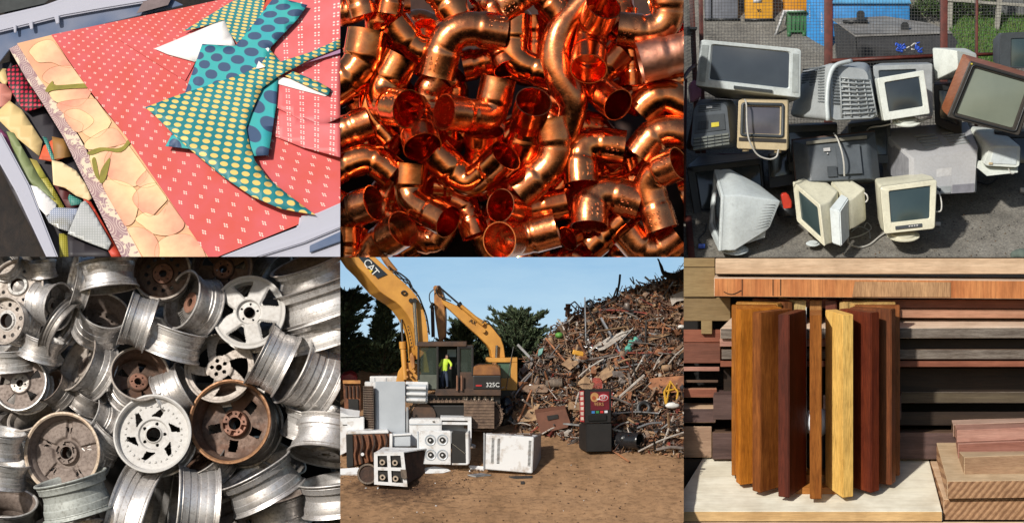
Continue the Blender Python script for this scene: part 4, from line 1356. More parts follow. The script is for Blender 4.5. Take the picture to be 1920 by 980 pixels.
WH = [
 (910,208,134,120,.97,95,'five',.03,A_,'white','white','white',120,'large white five-window alloy wheel facing the viewer near the top'),
 (557,652,142,110,.98,150,'direct',.16,B_,'white','white','white',165,'white deep-lipped wheel with six swept sail-shaped slots and a rivet ring'),
 (840,608,153,140,.97,190,'back5',.48,D_,'rustlip','brown','hubrust',140,'big rusty-lipped wheel seen from behind with a dark brown dish'),
 (226,722,147,165,.965,130,'y',.45,A_,'cream','umber','umber',125,'wheel with a cream lip and dusty brown back showing notched spokes'),
 (802,412,128,110,.96,90,'swirl',.05,A_,'beige','beige','beige',75,'dusty five-spoke alloy wheel with swept thick spokes below the white five-window wheel'),
 (513,432,108,65,.86,150,'wide5',.5,B_,'beige','brown','hubrust',105,'wheel with a rust-brown dish and pale lip, just above the white sail-slotted wheel'),
 (281,392,112,150,.50,110,'wide5',.35,A_,'beige','beige','umber',35,'dull beige wheel tilted to the left with window openings deep in its dish'),
 (133,562,122,118,.48,130,None,.5,A_,'beige','beige','beige',-40,'scuffed pale wheel barrel lying open to the upper left above the cream-lipped wheel'),
 (318,576,72,150,.55,95,None,.5,A_,A_,'umber','umber',25,'small barrel with a brown inside, wedged above the cream-lipped wheel at its right'),
 (256,812,134,104,.07,140,'slots',.5,'green','green','green','green',190,'greenish grey wide steel wheel standing on edge at the bottom left'),
 (285,985,98,100,.10,100,None,.5,B_,A_,A_,A_,110,'bright barrel at the bottom edge beneath the greenish grey wheel'),
 (565,985,205,346,.12,140,None,.5,B_,B_,A_,A_,50,'tall bright barrel with brown streaks at the bottom edge below the sail-slotted wheel'),
 (633,925,165,174,.20,155,None,.5,B_,A_,D_,D_,95,'bright barrel standing upright at the bottom centre, its dark mouth to the left'),
 (928,782,148,118,.12,125,None,.5,B_,A_,A_,A_,115,'scratched silver barrel lying diagonally under the rusty-lipped wheel'),
 (1010,888,120,104,.10,110,None,.5,A_,'dark','umber','umber',55,'brownish barrel half hidden under the scratched diagonal barrel'),
 (1235,815,148,98,.10,125,'wide5',.3,B_,A_,A_,A_,135,'shiny barrel at the lower right edge with a bright thin lip'),
 (1192,738,142,262,.34,130,'wide5',.15,B_,A_,'dark','dark',95,'silver wheel at the right edge, its dark spoked face turned downward'),
 (888,1020,168,90,.80,120,'slots',.5,A_,'beige','umber','umber',185,'wheel rising from the bottom edge with a dusty brown dish'),
 (946,358,122,153,.10,115,None,.5,B_,D_,D_,D_,165,'polished wheel barrel leaning against the white five-window wheel'),
 (1066,412,140,152,.33,160,None,.5,A_,A_,D_,D_,105,'wide barrel at the right whose dark oval mouth faces the polished barrel'),
 (1130,20,150,110,.20,90,None,.5,A_,'beige','umber','umber',60,'wheel barrel in the top right corner with a pinkish worn rim'),
 (1180,95,190,109,.06,130,None,.5,A_,D_,D_,D_,45,'large stained barrel slanting across the top right, second from the corner'),
 (1200,215,180,107,.06,110,None,.5,A_,D_,D_,D_,25,'large barrel slanting at the right edge under the stained one'),
 (1250,228,72,95,.55,110,None,.5,A_,'beige','brown','brown',125,'narrow upright barrel at the right edge with a brown opening on top'),
 (590,58,108,100,.97,95,'slots',.5,A_,'beige','brown','hubrust',62,'dark brown dished wheel at the top centre with a rusty hub and round holes'),
 (812,42,112,100,.96,90,'wide5',.45,D_,'umber','brown','hubrust',25,'dark wheel with a rusty lug ring half hidden behind the white five-window wheel'),
 (664,162,112,158,.58,115,'wire',.4,B_,A_,'dark','hubrust',100,'wheel tilted left with a ring of thin radial slots round a brown hub'),
 (398,128,112,278,.14,105,None,.5,B_,A_,D_,D_,100,'bright barrel lying across the top with its open side downward'),
 (382,200,95,66,.62,125,'slots',.6,B_,A_,'umber','umber',50,'wheel open to the top with a brown shadowy dish under the bright top barrel'),
 (457,228,104,162,.10,100,None,.5,B_,A_,A_,A_,112,'smooth silver barrel standing upright left of the slot-ringed wheel'),
 (655,262,112,72,.08,110,None,.5,B_,A_,A_,A_,92,'silver barrel below the slot-ringed wheel, slanting down to the right'),
 (218,188,88,352,.50,95,'wide5',.4,B_,A_,D_,D_,55,'shiny wheel at the upper left, its dark mouth to the right'),
 (262,92,105,168,.28,60,None,.5,B_,A_,A_,A_,75,'thin bright wheel ring standing upright near the upper left'),
 (250,274,116,328,.20,50,None,.5,D_,D_,D_,D_,90,'thin dark wheel ring leaning diagonally at the left'),
 (160,300,78,72,.10,85,None,.5,B_,A_,A_,A_,65,'short silver barrel below the leaning dark ring at the left'),
 (62,108,98,110,.95,90,'eight',.16,A_,'beige','beige','white',50,'pale steel wheel at the top left with a white ring of eight small holes'),
 (12,238,88,168,.90,115,'notch',.22,A_,'beige','beige','white',100,'steel wheel at the left edge with notched holes round a pale centre'),
 (155,22,52,95,.15,60,None,.5,B_,A_,A_,A_,20,'small barrel at the top edge beside the pale steel wheel'),
 (72,468,102,130,.95,85,'wide5',.10,A_,A_,'umber','dark',52,'grey five-spoke wheel at the left edge'),
 (180,475,66,140,.55,80,None,.5,D_,'umber','brown','brown',35,'dark brown wheel ring right of the grey five-spoke wheel'),
 (30,342,100,92,.10,80,None,.5,A_,A_,A_,A_,15,'grey barrel strip under the notched wheel at the left edge'),
 (8,642,88,80,.14,95,None,.5,B_,A_,A_,A_,95,'pale barrel at the left edge beside the cream-lipped wheel'),
 (15,748,100,78,.12,95,None,.5,B_,A_,A_,A_,80,'second pale barrel down at the left edge, under the first one'),
 (20,900,118,84,.40,120,None,.5,D_,A_,'umber','umber',125,'dark open barrel in the bottom left corner'),
 (688,478,96,28,.10,110,None,.5,B_,A_,A_,A_,45,'silver barrel showing between the swept-spoke wheel and the rusty-lipped wheel'),
 (415,640,84,50,.15,110,None,.5,A_,D_,D_,D_,25,'dull barrel in shadow left of the white sail-slotted wheel'),
 (730,740,110,120,.4,90,'wide5',.3,D_,D_,'brown','brown',20,'dark wheel in the gap under the rusty-lipped wheel'),
 (10,15,62,110,.85,60,None,.5,A_,'beige',A_,A_,60,'pale wheel lip cut off in the top left corner'),
 (1160,560,120,80,.15,110,None,.5,A_,A_,A_,A_,30,'grey barrel at the right edge above the downward-facing spoked wheel'),
 (335,500,70,60,.3,70,None,.5,D_,D_,D_,D_,10,'shadowed small barrel in the gap right of the dull beige wheel'),
]
for i, w_ in enumerate(WH):
    wheel(*w_, roll=[0.0, 0.0, 0.35, 0.25, 0.1][i] if i < 5 else i * 0.7)
rs = random.Random(3)
for gy in range(5):
    for gx in range(6):
        u = 60 + gx * 230 + rs.uniform(-50, 50)
        v = 60 + gy * 225 + rs.uniform(-50, 50)
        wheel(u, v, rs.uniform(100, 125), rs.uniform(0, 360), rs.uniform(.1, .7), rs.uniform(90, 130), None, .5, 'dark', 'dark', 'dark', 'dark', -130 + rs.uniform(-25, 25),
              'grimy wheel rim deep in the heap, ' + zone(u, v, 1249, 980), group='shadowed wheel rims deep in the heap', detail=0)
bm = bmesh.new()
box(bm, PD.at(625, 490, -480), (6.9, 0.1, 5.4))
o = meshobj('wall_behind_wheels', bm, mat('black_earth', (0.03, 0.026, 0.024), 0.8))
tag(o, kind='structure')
# ================================================================ fin lamp among stacked boards (bottom right)
CUR[0] = PF
def wood(name, c, c2, axis='x', sc=5.0, rough=0.5, streak=0.35, bmp=0.15, spec=.35):
    if name in MATS:
        return MATS[name]
    m, nt, b = nodes_of(name)
    tc = N(nt, 'ShaderNodeTexCoord').outputs['Object']
    st = {'x': (.07, 1, 1), 'z': (1, 1, .07), 'y': (1, .07, 1)}[axis]
    big = noise_tex(nt, sc, 6, .65, vec=tc, stretch=st, dist=.6)
    fine = noise_tex(nt, sc * 9, 5, .7, vec=tc, stretch=st)
    blotch = noise_tex(nt, 1.6, 4, .6, vec=tc)
    c1 = ramp(nt, big, [(0.36, c), (0.50, tuple((p + q) / 2 for p, q in zip(c, c2))), (0.66, c2)])
    mx = N(nt, 'ShaderNodeMixRGB', blend_type='MULTIPLY')
    mx.inputs[0].default_value = streak
    nt.links.new(c1, mx.inputs[1])
    nt.links.new(ramp(nt, fine, [(0.35, (.35, .30, .25)), (0.6, (1.1, 1.1, 1.1))]), mx.inputs[2])
    m2 = N(nt, 'ShaderNodeMixRGB', blend_type='MULTIPLY')
    m2.inputs[0].default_value = .5
    nt.links.new(mx.outputs[0], m2.inputs[1])
    nt.links.new(ramp(nt, blotch, [(0.35, (.6, .55, .5)), (0.6, (1, 1, 1))]), m2.inputs[2])
    nt.links.new(m2.outputs[0], b.inputs['Base Color'])
    b.inputs['Roughness'].default_value = rough
    b.inputs['Specular IOR Level'].default_value = spec
    bump(nt, b, fine, bmp, .02)
    MATS[name] = m
    return m
W_ = {
 'tan': wood('pale_tan_wood', (0.72, 0.53, 0.36), (0.56, 0.38, 0.24)),
 'fig': wood('figured_orange_wood', (0.66, 0.28, 0.10), (0.50, 0.17, 0.055), 'z', 2.2, streak=.5),
 'burl': wood('spalted_pale_wood', (0.58, 0.34, 0.17), (0.42, 0.24, 0.12), 'z', 6, streak=.6),
 'edge': wood('fresh_cut_cream_wood', (0.78, 0.62, 0.48), (0.66, 0.50, 0.37)),
 'red': wood('red_brown_wood', (0.33, 0.12, 0.07), (0.20, 0.065, 0.038)),
 'pink': wood('salmon_wood', (0.52, 0.28, 0.18), (0.38, 0.17, 0.10)),
 'grey': wood('rough_grey_sawn_face', (0.27, 0.235, 0.20), (0.13, 0.105, 0.088), 'x', 14, .8, .7, .5),
 'olive': wood('olive_tan_wood', (0.34, 0.25, 0.12), (0.24, 0.165, 0.075)),
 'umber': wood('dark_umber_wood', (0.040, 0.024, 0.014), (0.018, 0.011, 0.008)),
 'purple': wood('purplish_brown_wood', (0.14, 0.085, 0.075), (0.07, 0.042, 0.038)),
 'brown': wood('mid_brown_wood', (0.19, 0.115, 0.075), (0.10, 0.06, 0.04)),
 'bench': wood('creamy_bench_top', (0.82, 0.78, 0.65), (0.72, 0.67, 0.53), 'x', 3, .5, .2),
 'bedge': wood('yellow_bench_edge', (0.74, 0.50, 0.24), (0.62, 0.38, 0.16)),
 'saw': wood('saw_marked_wood', (0.40, 0.20, 0.10), (0.27, 0.13, 0.065), 'y', 8, .7, .6, .3),
 'mauve': wood('dusty_pink_wood', (0.50, 0.28, 0.22), (0.34, 0.16, 0.12)),
}
# diagonal saw marks for the two thick boards
m, nt, b = nodes_of('diagonal_saw_marks')
tc = N(nt, 'ShaderNodeTexCoord')
mp = N(nt, 'ShaderNodeMapping')
mp.inputs['Rotation'].default_value = (0, R(-40), 0)
nt.links.new(tc.outputs['Object'], mp.inputs[0])
wv = N(nt, 'ShaderNodeTexWave')
wv.inputs['Scale'].default_value = 3.2
wv.inputs['Distortion'].default_value = 1.6
wv.inputs['Detail'].default_value = 3
nt.links.new(mp.outputs[0], wv.inputs['Vector'])
mx = N(nt, 'ShaderNodeMixRGB', blend_type='MULTIPLY')
mx.inputs[0].default_value = .8
nt.links.new(ramp(nt, wv.outputs['Fac'], [(0.2, (0.26, 0.13, 0.06)), (0.6, (0.44, 0.25, 0.13))]), mx.inputs[1])
nt.links.new(ramp(nt, noise_tex(nt, 12, 6, .7), [(0.35, (.55, .5, .45)), (0.6, (1, 1, 1))]), mx.inputs[2])
nt.links.new(mx.outputs[0], b.inputs['Base Color'])
b.inputs['Roughness'].default_value = .75
bump(nt, b, wv.outputs['Fac'], .25, .02)
SAW = m
def board(top, h, mt, mf, label, name='board', group='boards stacked behind the lamp', me=None, bev=.008):
    """top: far-left, far-right, near-right, near-left corners (u, v, d) of the upper face; h: height of the front face"""
    T4 = [PF.at(*p) for p in top]
    dn = Vector((0, 0, -PF.w(h)))
    bm = bmesh.new()
    a = [bm.verts.new(p) for p in T4]
    c = [bm.verts.new(p + dn) for p in T4]
    bm.faces.new(a).material_index = 0
    bm.faces.new(c[::-1]).material_index = 1
    for i in range(4):
        f = bm.faces.new((a[i], c[i], c[(i + 1) % 4], a[(i + 1) % 4]))
        f.material_index = 2 if i in (1, 3) else 1
    bmesh.ops.bevel(bm, geom=bm.edges[:], offset=bev, segments=1, affect='EDGES')
    fixn(bm)
    rs = random.Random(int(T4[0].x * 100 + T4[0].z * 37))
    o = recenter(meshobj(name, bm, [mt, mf, me or mf], smooth=False))
    return tag(o, label, 'board', group)
def flat(u0, v0, u1, v1, d, dep, mt, mf, label, rise=0, slope=0, **k):
    """a board seen nearly edge-on: its top shows `rise` units high above v0"""
    return board([(u0 + rise * .3, v0 - rise, d - dep), (u1, v0 - rise + slope, d - dep), (u1, v0 + slope, d), (u0, v0, d)], v1 - v0, mt, mf, label, **k)
E_, S_ = 1340, -300
flat(120, 12, E_, 68, -300, 120, W_['tan'], W_['tan'], 'wide pale tan board along the very top of the stack')
flat(115, 84, E_, 150, -270, 160, W_['edge'], W_['fig'], 'orange figured board with a cream upper edge and dark joint lines', rise=14, slope=10)
for a_, lab in ((217, 'first'), (330, 'second'), (358, 'third')):
    pass
bm = bmesh.new()
for a_ in (217, 330, 358):
    box(bm, PF.at(a_, 118, -268), (.012, .006, .30))
prism(bm, [PF.at(150 + i * 8, 132 + 10 * math.sin(i * .45), -268.5) for i in range(9)] + [PF.at(150 + (8 - i) * 8, 135 + 10 * math.sin((8 - i) * .45), -268.5) for i in range(9)], Vector((0, -.003, 0)))
fixn(bm)
bo = [o for o in scene.objects if o.get('label', '').startswith('orange figured')][0]
jl = meshobj('joint_lines', bm, W_['umber'], None, smooth=False)
jl.data.transform(Matrix.Translation(-bo.location))
jl.parent = bo
bm = bmesh.new()
prism(bm, [PF.at(630, 97, -268), PF.at(980, 99, -268), PF.at(980, 154, -268), PF.at(620, 152, -268)], Vector((0, -.004, 0)))
fixn(bm)
jl = meshobj('spalted_patch', bm, W_['burl'], None, smooth=False)
jl.data.transform(Matrix.Translation(-bo.location))
jl.parent = bo
flat(300, 160, E_, 192, -340, 120, W_['red'], W_['red'], 'red-brown board directly under the orange figured board', slope=4)
flat(560, 196, E_, 228, -335, 120, W_['pink'], W_['pink'], 'salmon-coloured thin board above the cream-topped grey plank', slope=3)
board([(180, 226, -420), (E_, 228, -420), (E_, 264, -270), (138, 268, -270)], 38, W_['edge'], W_['grey'], 'long cream-topped board with a rough grey sawn front edge', me=W_['pink'])
flat(136, 306, 700, 334, -285, 120, W_['pink'], W_['mauve'], 'short pinkish board end sticking out left of the lamp under the cream-topped board')
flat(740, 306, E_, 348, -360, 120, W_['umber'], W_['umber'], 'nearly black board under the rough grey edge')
flat(142, 344, E_, 380, -300, 150, W_['brown'], W_['grey'], 'grey-brown rough board below the black one', rise=3)
flat(138, 386, E_, 408, -310, 150, W_['red'], W_['red'], 'thin red-brown board under the grey-brown rough board')
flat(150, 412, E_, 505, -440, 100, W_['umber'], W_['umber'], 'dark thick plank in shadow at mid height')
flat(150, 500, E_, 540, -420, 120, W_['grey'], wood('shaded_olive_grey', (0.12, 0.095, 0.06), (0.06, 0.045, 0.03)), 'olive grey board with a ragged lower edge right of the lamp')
flat(112, 512, 800, 600, -330, 200, W_['purple'], W_['purple'], 'purplish brown board end at the left of the lamp', rise=28)
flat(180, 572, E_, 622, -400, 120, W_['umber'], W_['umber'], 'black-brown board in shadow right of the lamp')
flat(108, 648, E_, 745, -350, 160, W_['brown'], W_['purple'], 'thick brown board lowest in the stack behind the bench', rise=20)
# left column of timber ends
L0 = -30
flat(L0, 10, 118, 44, -420, 60, W_['brown'], W_['olive'], 'olive brown board at the top left corner of the timber rack', group='boards in the left rack')
flat(L0, 46, 118, 152, -400, 60, W_['olive'], W_['olive'], 'wide olive tan board in the left rack', group='boards in the left rack')
flat(L0, 155, 175, 240, -410, 60, W_['olive'], wood('khaki_wood', (0.28, 0.20, 0.10), (0.20, 0.135, 0.06)), 'khaki board above the black slot in the left rack', group='boards in the left rack')
flat(68, 240, 108, 288, -395, 60, W_['olive'], W_['olive'], 'small olive spacer block standing in the black slot', name='spacer_block', group='boards in the left rack')
flat(L0, 272, 140, 318, -415, 60, W_['red'], W_['red'], 'red-brown board under the spacer block', group='boards in the left rack')
flat(L0, 321, 138, 394, -405, 60, W_['red'], wood('oxblood_wood', (0.22, 0.085, 0.055), (0.13, 0.05, 0.032)), 'oxblood board, second under the spacer block', group='boards in the left rack')
flat(L0, 408, 135, 424, -395, 60, W_['mauve'], W_['mauve'], 'thin dusty pink board in the left rack', group='boards in the left rack')
flat(L0, 456, 130, 466, -420, 60, W_['brown'], W_['brown'], 'very thin brown board between two black gaps in the left rack', group='boards in the left rack')
flat(L0, 488, 125, 520, -410, 60, W_['pink'], W_['red'], 'red-brown thin board in the left rack above the tan one', group='boards in the left rack', rise=5)
flat(L0, 560, 120, 612, -395, 90, W_['tan'], W_['purple'], 'purplish board with a lit top at the left edge', group='boards in the left rack', rise=20)
flat(L0, 626, 106, 738, -370, 90, W_['tan'], wood('rosy_tan', (0.42, 0.28, 0.19), (0.30, 0.185, 0.12)), 'rosy tan thick board lower in the left rack', group='boards in the left rack')
flat(L0, 744, 90, 850, -390, 60, W_['purple'], W_['umber'], 'dark board at the bottom of the left rack', group='boards in the left rack')
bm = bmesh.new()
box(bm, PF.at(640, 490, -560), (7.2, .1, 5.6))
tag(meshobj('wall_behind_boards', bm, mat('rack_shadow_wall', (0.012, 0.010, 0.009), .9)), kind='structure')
# bench boards
def vb(v):
    return (v - 935) * 1.9
bench = board([(78, 735, -400), (898, 735, -400), (950, 936, 0), (-45, 936, 0)], 36, W_['bench'], W_['bedge'], 'pale creamy board with a yellow edge that the fin lamp stands on', group='bench boards')
board([(-60, 973, -10), (1340, 973, -10), (1340, 1010, 20), (-60, 1010, 20)], 60, W_['tan'], W_['tan'], 'pale board edge along the very bottom', group='bench boards')
# right stack
board([(903, 742, -390), (1340, 742, -390), (1340, 892, -20), (955, 892, -20)], 73, W_['tan'], SAW, 'thick saw-marked board lowest in the right-hand stack', group='boards in the right-hand stack')
board([(927, 678, -370), (1340, 676, -370), (1340, 822, 0), (968, 826, 0)], 62, wood('light_buff_wood', (0.60, 0.46, 0.30), (0.50, 0.36, 0.22)), SAW, 'thick saw-marked board with a buff top, second from the bottom at the right', group='boards in the right-hand stack')
board([(1012, 718, -190), (1340, 716, -190), (1340, 727, -60), (1030, 738, -60)], 72, wood('light_buff_wood', (0, 0, 0), (0, 0, 0)), wood('buff_sawn', (0.42, 0.27, 0.16), (0.32, 0.19, 0.11), 'x', 10, .7, .5), 'buff offcut block nearest the viewer on the right-hand stack', name='offcut', group='offcuts in the right-hand stack')
board([(1000, 672, -330), (1340, 668, -330), (1340, 676, -200), (1008, 690, -200)], 52, W_['mauve'], wood('brick_red_wood', (0.34, 0.15, 0.11), (0.22, 0.085, 0.06)), 'brick-red offcut behind the buff block', name='offcut', group='offcuts in the right-hand stack')
board([(995, 615, -360), (1340, 608, -360), (1340, 626, -230), (1004, 640, -230)], 44, W_['mauve'], W_['mauve'], 'dusty pink offcut resting on the brick-red one', name='offcut', group='offcuts in the right-hand stack')
board([(982, 596, -430), (1340, 588, -430), (1340, 606, -330), (990, 620, -330)], 44, wood('rose_buff', (0.58, 0.40, 0.32), (0.46, 0.30, 0.23)), W_['brown'], 'topmost rosy offcut at the back of the right-hand stack', name='offcut', group='offcuts in the right-hand stack')
# --- the lamp with sixteen upright wooden fins
cx, cd = 487, -230
SC = .62
def fv_top(d): return 183 + .12 * d
def fv_bot(d): return 800 + .30 * d
lampo = empty('fin_lamp', 'round lamp of sixteen upright wooden fins in many wood colours on the creamy board', 'lamp', loc=PF.at(cx, 880, cd))
FC = {0: ((0.36, 0.13, 0.025), (0.24, 0.075, 0.014)), 1: ((0.85, 0.56, 0.17), (0.74, 0.44, 0.11)), 2: ((0.17, 0.032, 0.010), (0.085, 0.014, 0.006)),
      3: ((0.22, 0.065, 0.018), (0.11, 0.03, 0.010)), 4: ((0.34, 0.12, 0.04), (0.22, 0.07, 0.02)), 5: ((0.62, 0.42, 0.16), (0.5, 0.3, 0.1)), 6: ((0.55, 0.38, 0.15), (0.42, 0.27, 0.1)),
      7: ((0.17, 0.05, 0.03), (0.10, 0.028, 0.018)), 8: ((0.46, 0.24, 0.08), (0.33, 0.15, 0.05)), 9: ((0.66, 0.50, 0.24), (0.55, 0.4, 0.17)), 10: ((0.26, 0.10, 0.035), (0.15, 0.05, 0.02)),
      11: ((0.50, 0.26, 0.06), (0.38, 0.17, 0.035)), 12: ((0.44, 0.17, 0.03), (0.30, 0.10, 0.018)), 13: ((0.50, 0.185, 0.022), (0.34, 0.105, 0.012)), 14: ((0.26, 0.085, 0.018), (0.13, 0.036, 0.009)), 15: ((0.12, 0.022, 0.010), (0.05, 0.010, 0.006))}
FN = ['front honey-brown fin seen edge-on', 'pale yellow fin right of the front one', 'dark red fin', 'red-brown figured fin at the right side', 'brown fin at the far right', 'yellowish fin behind at the right', 'pale fin behind at the right',
      'dark fin behind right of the back one', 'back honey fin', 'cream fin behind at the left', 'brown fin behind at the left', 'amber fin behind at the left', 'amber fin at the far left', 'bright orange fin at the left side', 'orange-brown fin', 'near-black fin left of the front one']
for k in range(16):
    a = 2 * math.pi * k / 16
    s_, c_ = math.sin(a), math.cos(a)
    Ro, Ri, tk = 308, 142, 22
    bm = bmesh.new()
    def pt(r, off, top):
        x = r * s_ + off * c_
        d = r * c_ - off * s_
        return PF.at(cx + x, fv_top(d) if top else fv_bot(d), cd + d * SC) - lampo.location
    cr = [pt(Ri, -tk, 1), pt(Ro, -tk, 1), pt(Ro, tk, 1), pt(Ri, tk, 1)]
    cb = [pt(Ri, -tk, 0), pt(Ro, -tk, 0), pt(Ro, tk, 0), pt(Ri, tk, 0)]
    va = [bm.verts.new(p) for p in cr]; vb_ = [bm.verts.new(p) for p in cb]
    bm.faces.new(va); bm.faces.new(vb_[::-1])
    for i in range(4):
        bm.faces.new((va[i], vb_[i], vb_[(i + 1) % 4], va[(i + 1) % 4]))
    bmesh.ops.bevel(bm, geom=bm.edges[:], offset=.012, segments=2, affect='EDGES')
    fixn(bm)
    o = meshobj('fin', bm, wood('fin_wood_%d' % k, *FC[k], 'z', 6, .36, .6, .15, .22), lampo, smooth=False)
    o['label'] = FN[k]
def disc(v0, v1, r, m, name, d0=0):
    bm = bmesh.new()
    n = 8
    a = []; b_ = []
    for i in range(n):
        t = 2 * math.pi * (i + .5) / n
        x, d = r * math.sin(t), r * math.cos(t)
        a.append(bm.verts.new(PF.at(cx + 5 + x, v0 + .25 * d, cd + d * SC) - lampo.location))
        b_.append(bm.verts.new(PF.at(cx + 5 + x, v1 + .25 * d, cd + d * SC) - lampo.location))
    bm.faces.new(a); bm.faces.new(b_[::-1])
    for i in range(n):
        bm.faces.new((a[i], b_[i], b_[(i + 1) % n], a[(i + 1) % n]))
    fixn(bm)
    return meshobj(name, bm, m, lampo, smooth=False)
hw = wood('honey_base_wood', (0.58, 0.25, 0.06), (0.42, 0.17, 0.04), 'x', 5, .35)
disc(806, 856, 190, hw, 'base_block')
disc(778, 806, 110, hw, 'base_ring')
disc(856, 868, 186, T_black if 'T_black' in globals() else mat('gap_black', (0.01, 0.01, 0.01), .9), 'base_dark_gap')  # black disc: the dark gap under the base, its shade put into colour
bm = bmesh.new()
bmesh.ops.create_uvsphere(bm, u_segments=28, v_segments=20, radius=PF.w(48), matrix=Matrix.Translation(PF.at(492, 610, cd + 40) - lampo.location) @ Matrix.Diagonal((1, 1, 1.12, 1)))
meshobj('bulb', bm, mat('opal_glass', (0.80, 0.86, 0.92), .15, c2=(0.75, 0.82, 0.9)), lampo)
bm = bmesh.new()
lathe(bm, [(0, PF.w(62)), (PF.w(26), PF.w(62)), (PF.w(36), PF.w(30)), (PF.w(38), -PF.w(60)), (0, -PF.w(60))], 24, Matrix.Translation(PF.at(492, 716, cd) - lampo.location))
fixn(bm)
meshobj('bulb_socket', bm, mat('socket_black', (0.008, 0.008, 0.009), .3), lampo)
bm = bmesh.new()
tube(bm, [PF.at(452, 190, cd + 60) - lampo.location, PF.at(453, 790, cd + 60) - lampo.location], .009, n=6)
meshobj('string', bm, mat('string_pale', (0.55, 0.55, 0.5), .6), lampo)
# ================================================================ patterned papers in a clear tub (top left)
CUR[0] = PA
import numpy as np
random.seed(2)
def homog(src, dst):
    """3x3 map taking the four src points to the four dst points"""
    A, B = [], []
    for (x, y), (X, Y) in zip(src, dst):
        A += [[x, y, 1, 0, 0, 0, -x * X, -y * X], [0, 0, 0, x, y, 1, -x * Y, -y * Y]]
        B += [X, Y]
    h = np.linalg.solve(np.array(A, float), np.array(B, float))
    def f(u, v):
        w = h[6] * u + h[7] * v + 1
        return ((h[0] * u + h[1] * v + h[2]) / w, (h[3] * u + h[4] * v + h[5]) / w)
    return f
H_RED = homog([(705.7, 734), (890, 778.6), (439, 412.6), (532, 431.7)], [(0, 0), (3, 0), (-8, -8), (-6, -8)])
H_GOLD = homog([(810.1, 618.5), (940.7, 635.6), (858.3, 411.6), (820.2, 406.6)], [(0, 0), (3, 0), (0, -9), (-1, -9)])
H_NAVY = homog([(825, 219), (905, 227), (779, 245), (1020, 500)], [(0, 0), (1, 0), (0, 1), (5.2, 5.5)])
H_RIGHT = homog([(1096, 345), (1149, 348), (1098, 390), (1150, 395)], [(0, 0), (1, 0), (0, 2), (1, 2)])
H_LIL = homog([(60, 180), (100, 175), (450, 940), (510, 940)], [(0, 0), (1, 0), (0, 13), (1, 13)])
def dpl(u, v):
    return (v - 490) * .6
def M_(nt, op, a, b=None, c=None):
    n = N(nt, 'ShaderNodeMath', operation=op)
    for i, x in enumerate((a, b, c)):
        if x is None:
            continue
        if isinstance(x, (int, float)):
            n.inputs[i].default_value = x
        else:
            nt.links.new(x, n.inputs[i])
    return n.outputs[0]
def cell(nt, off=(0, 0), k=1.0):
    uv = N(nt, 'ShaderNodeUVMap')
    s = N(nt, 'ShaderNodeSeparateXYZ')
    nt.links.new(uv.outputs[0], s.inputs[0])
    out = []
    for i in (0, 1):
        a = M_(nt, 'MULTIPLY_ADD', s.outputs[i], k, .5 + off[i])
        out.append(M_(nt, 'SUBTRACT', M_(nt, 'FRACT', a), .5))
    return out
def dist(nt, di, dj, sx, sy, ax=0, ay=0):
    x = M_(nt, 'ADD', di, M_(nt, 'MULTIPLY', dj, sx))
    y = M_(nt, 'MULTIPLY', dj, sy)
    if ax or ay:
        x = M_(nt, 'SUBTRACT', M_(nt, 'ABSOLUTE', x), ax)
        y = M_(nt, 'SUBTRACT', M_(nt, 'ABSOLUTE', y), ay)
    return M_(nt, 'SQRT', M_(nt, 'ADD', M_(nt, 'MULTIPLY', x, x), M_(nt, 'MULTIPLY', y, y)))
def below(nt, d, r, soft=.02):
    mr = N(nt, 'ShaderNodeMapRange')
    mr.inputs[1].default_value = r - soft; mr.inputs[2].default_value = r + soft
    mr.inputs[3].default_value = 1; mr.inputs[4].default_value = 0
    nt.links.new(d, mr.inputs[0])
    return mr.outputs[0]
def mixc(nt, fac, a, b):
    m = N(nt, 'ShaderNodeMixRGB')
    nt.links.new(fac, m.inputs[0]) if not isinstance(fac, (int, float)) else setattr(m.inputs[0], 'default_value', fac)
    for i, x in ((1, a), (2, b)):
        if isinstance(x, tuple):
            m.inputs[i].default_value = (*x, 1)
        else:
            nt.links.new(x, m.inputs[i])
    return m.outputs[0]
def paper(name, c, c2=None, spots=None, rough=.55, fibre=.05):
    m, nt, b = nodes_of(name)
    base = ramp(nt, noise_tex(nt, 1.6, 3, .5), [(.35, c), (.65, c2 or tuple(x * .88 for x in c))])
    for kind, col, par in (spots or []):
        di, dj = cell(nt, par.get('off', (0, 0)), par.get('k', 1))
        if kind == 'dots':
            f = below(nt, dist(nt, di, dj, par['sx'], par['sy']), par['r'], par.get('soft', .015))
        elif kind == 'four':
            f = below(nt, dist(nt, di, dj, par['sx'], par['sy'], par['a'], par['b']), par['r'], .015)
        elif kind == 'rings':
            d_ = dist(nt, di, dj, 0, 1)
            f = M_(nt, 'MULTIPLY', M_(nt, 'GREATER_THAN', M_(nt, 'SINE', M_(nt, 'MULTIPLY', d_, par['f'])), .45), M_(nt, 'LESS_THAN', d_, par['r']))
        elif kind == 'blossom':
            d_ = dist(nt, di, dj, 0, 1)
            f = M_(nt, 'MULTIPLY', below(nt, d_, par['r'], .03), M_(nt, 'GREATER_THAN', noise_tex(nt, 9, 2, .5), .47))
        base = mixc(nt, f, base, col)
    nt.links.new(base, b.inputs['Base Color'])
    b.inputs['Roughness'].default_value = rough
    bump(nt, b, noise_tex(nt, 60, 2, .5), fibre, .01)
    return m
RP = [('four', (.86, .66, .56), dict(sx=-.37, sy=.7, a=.066, b=.060, r=.046))]
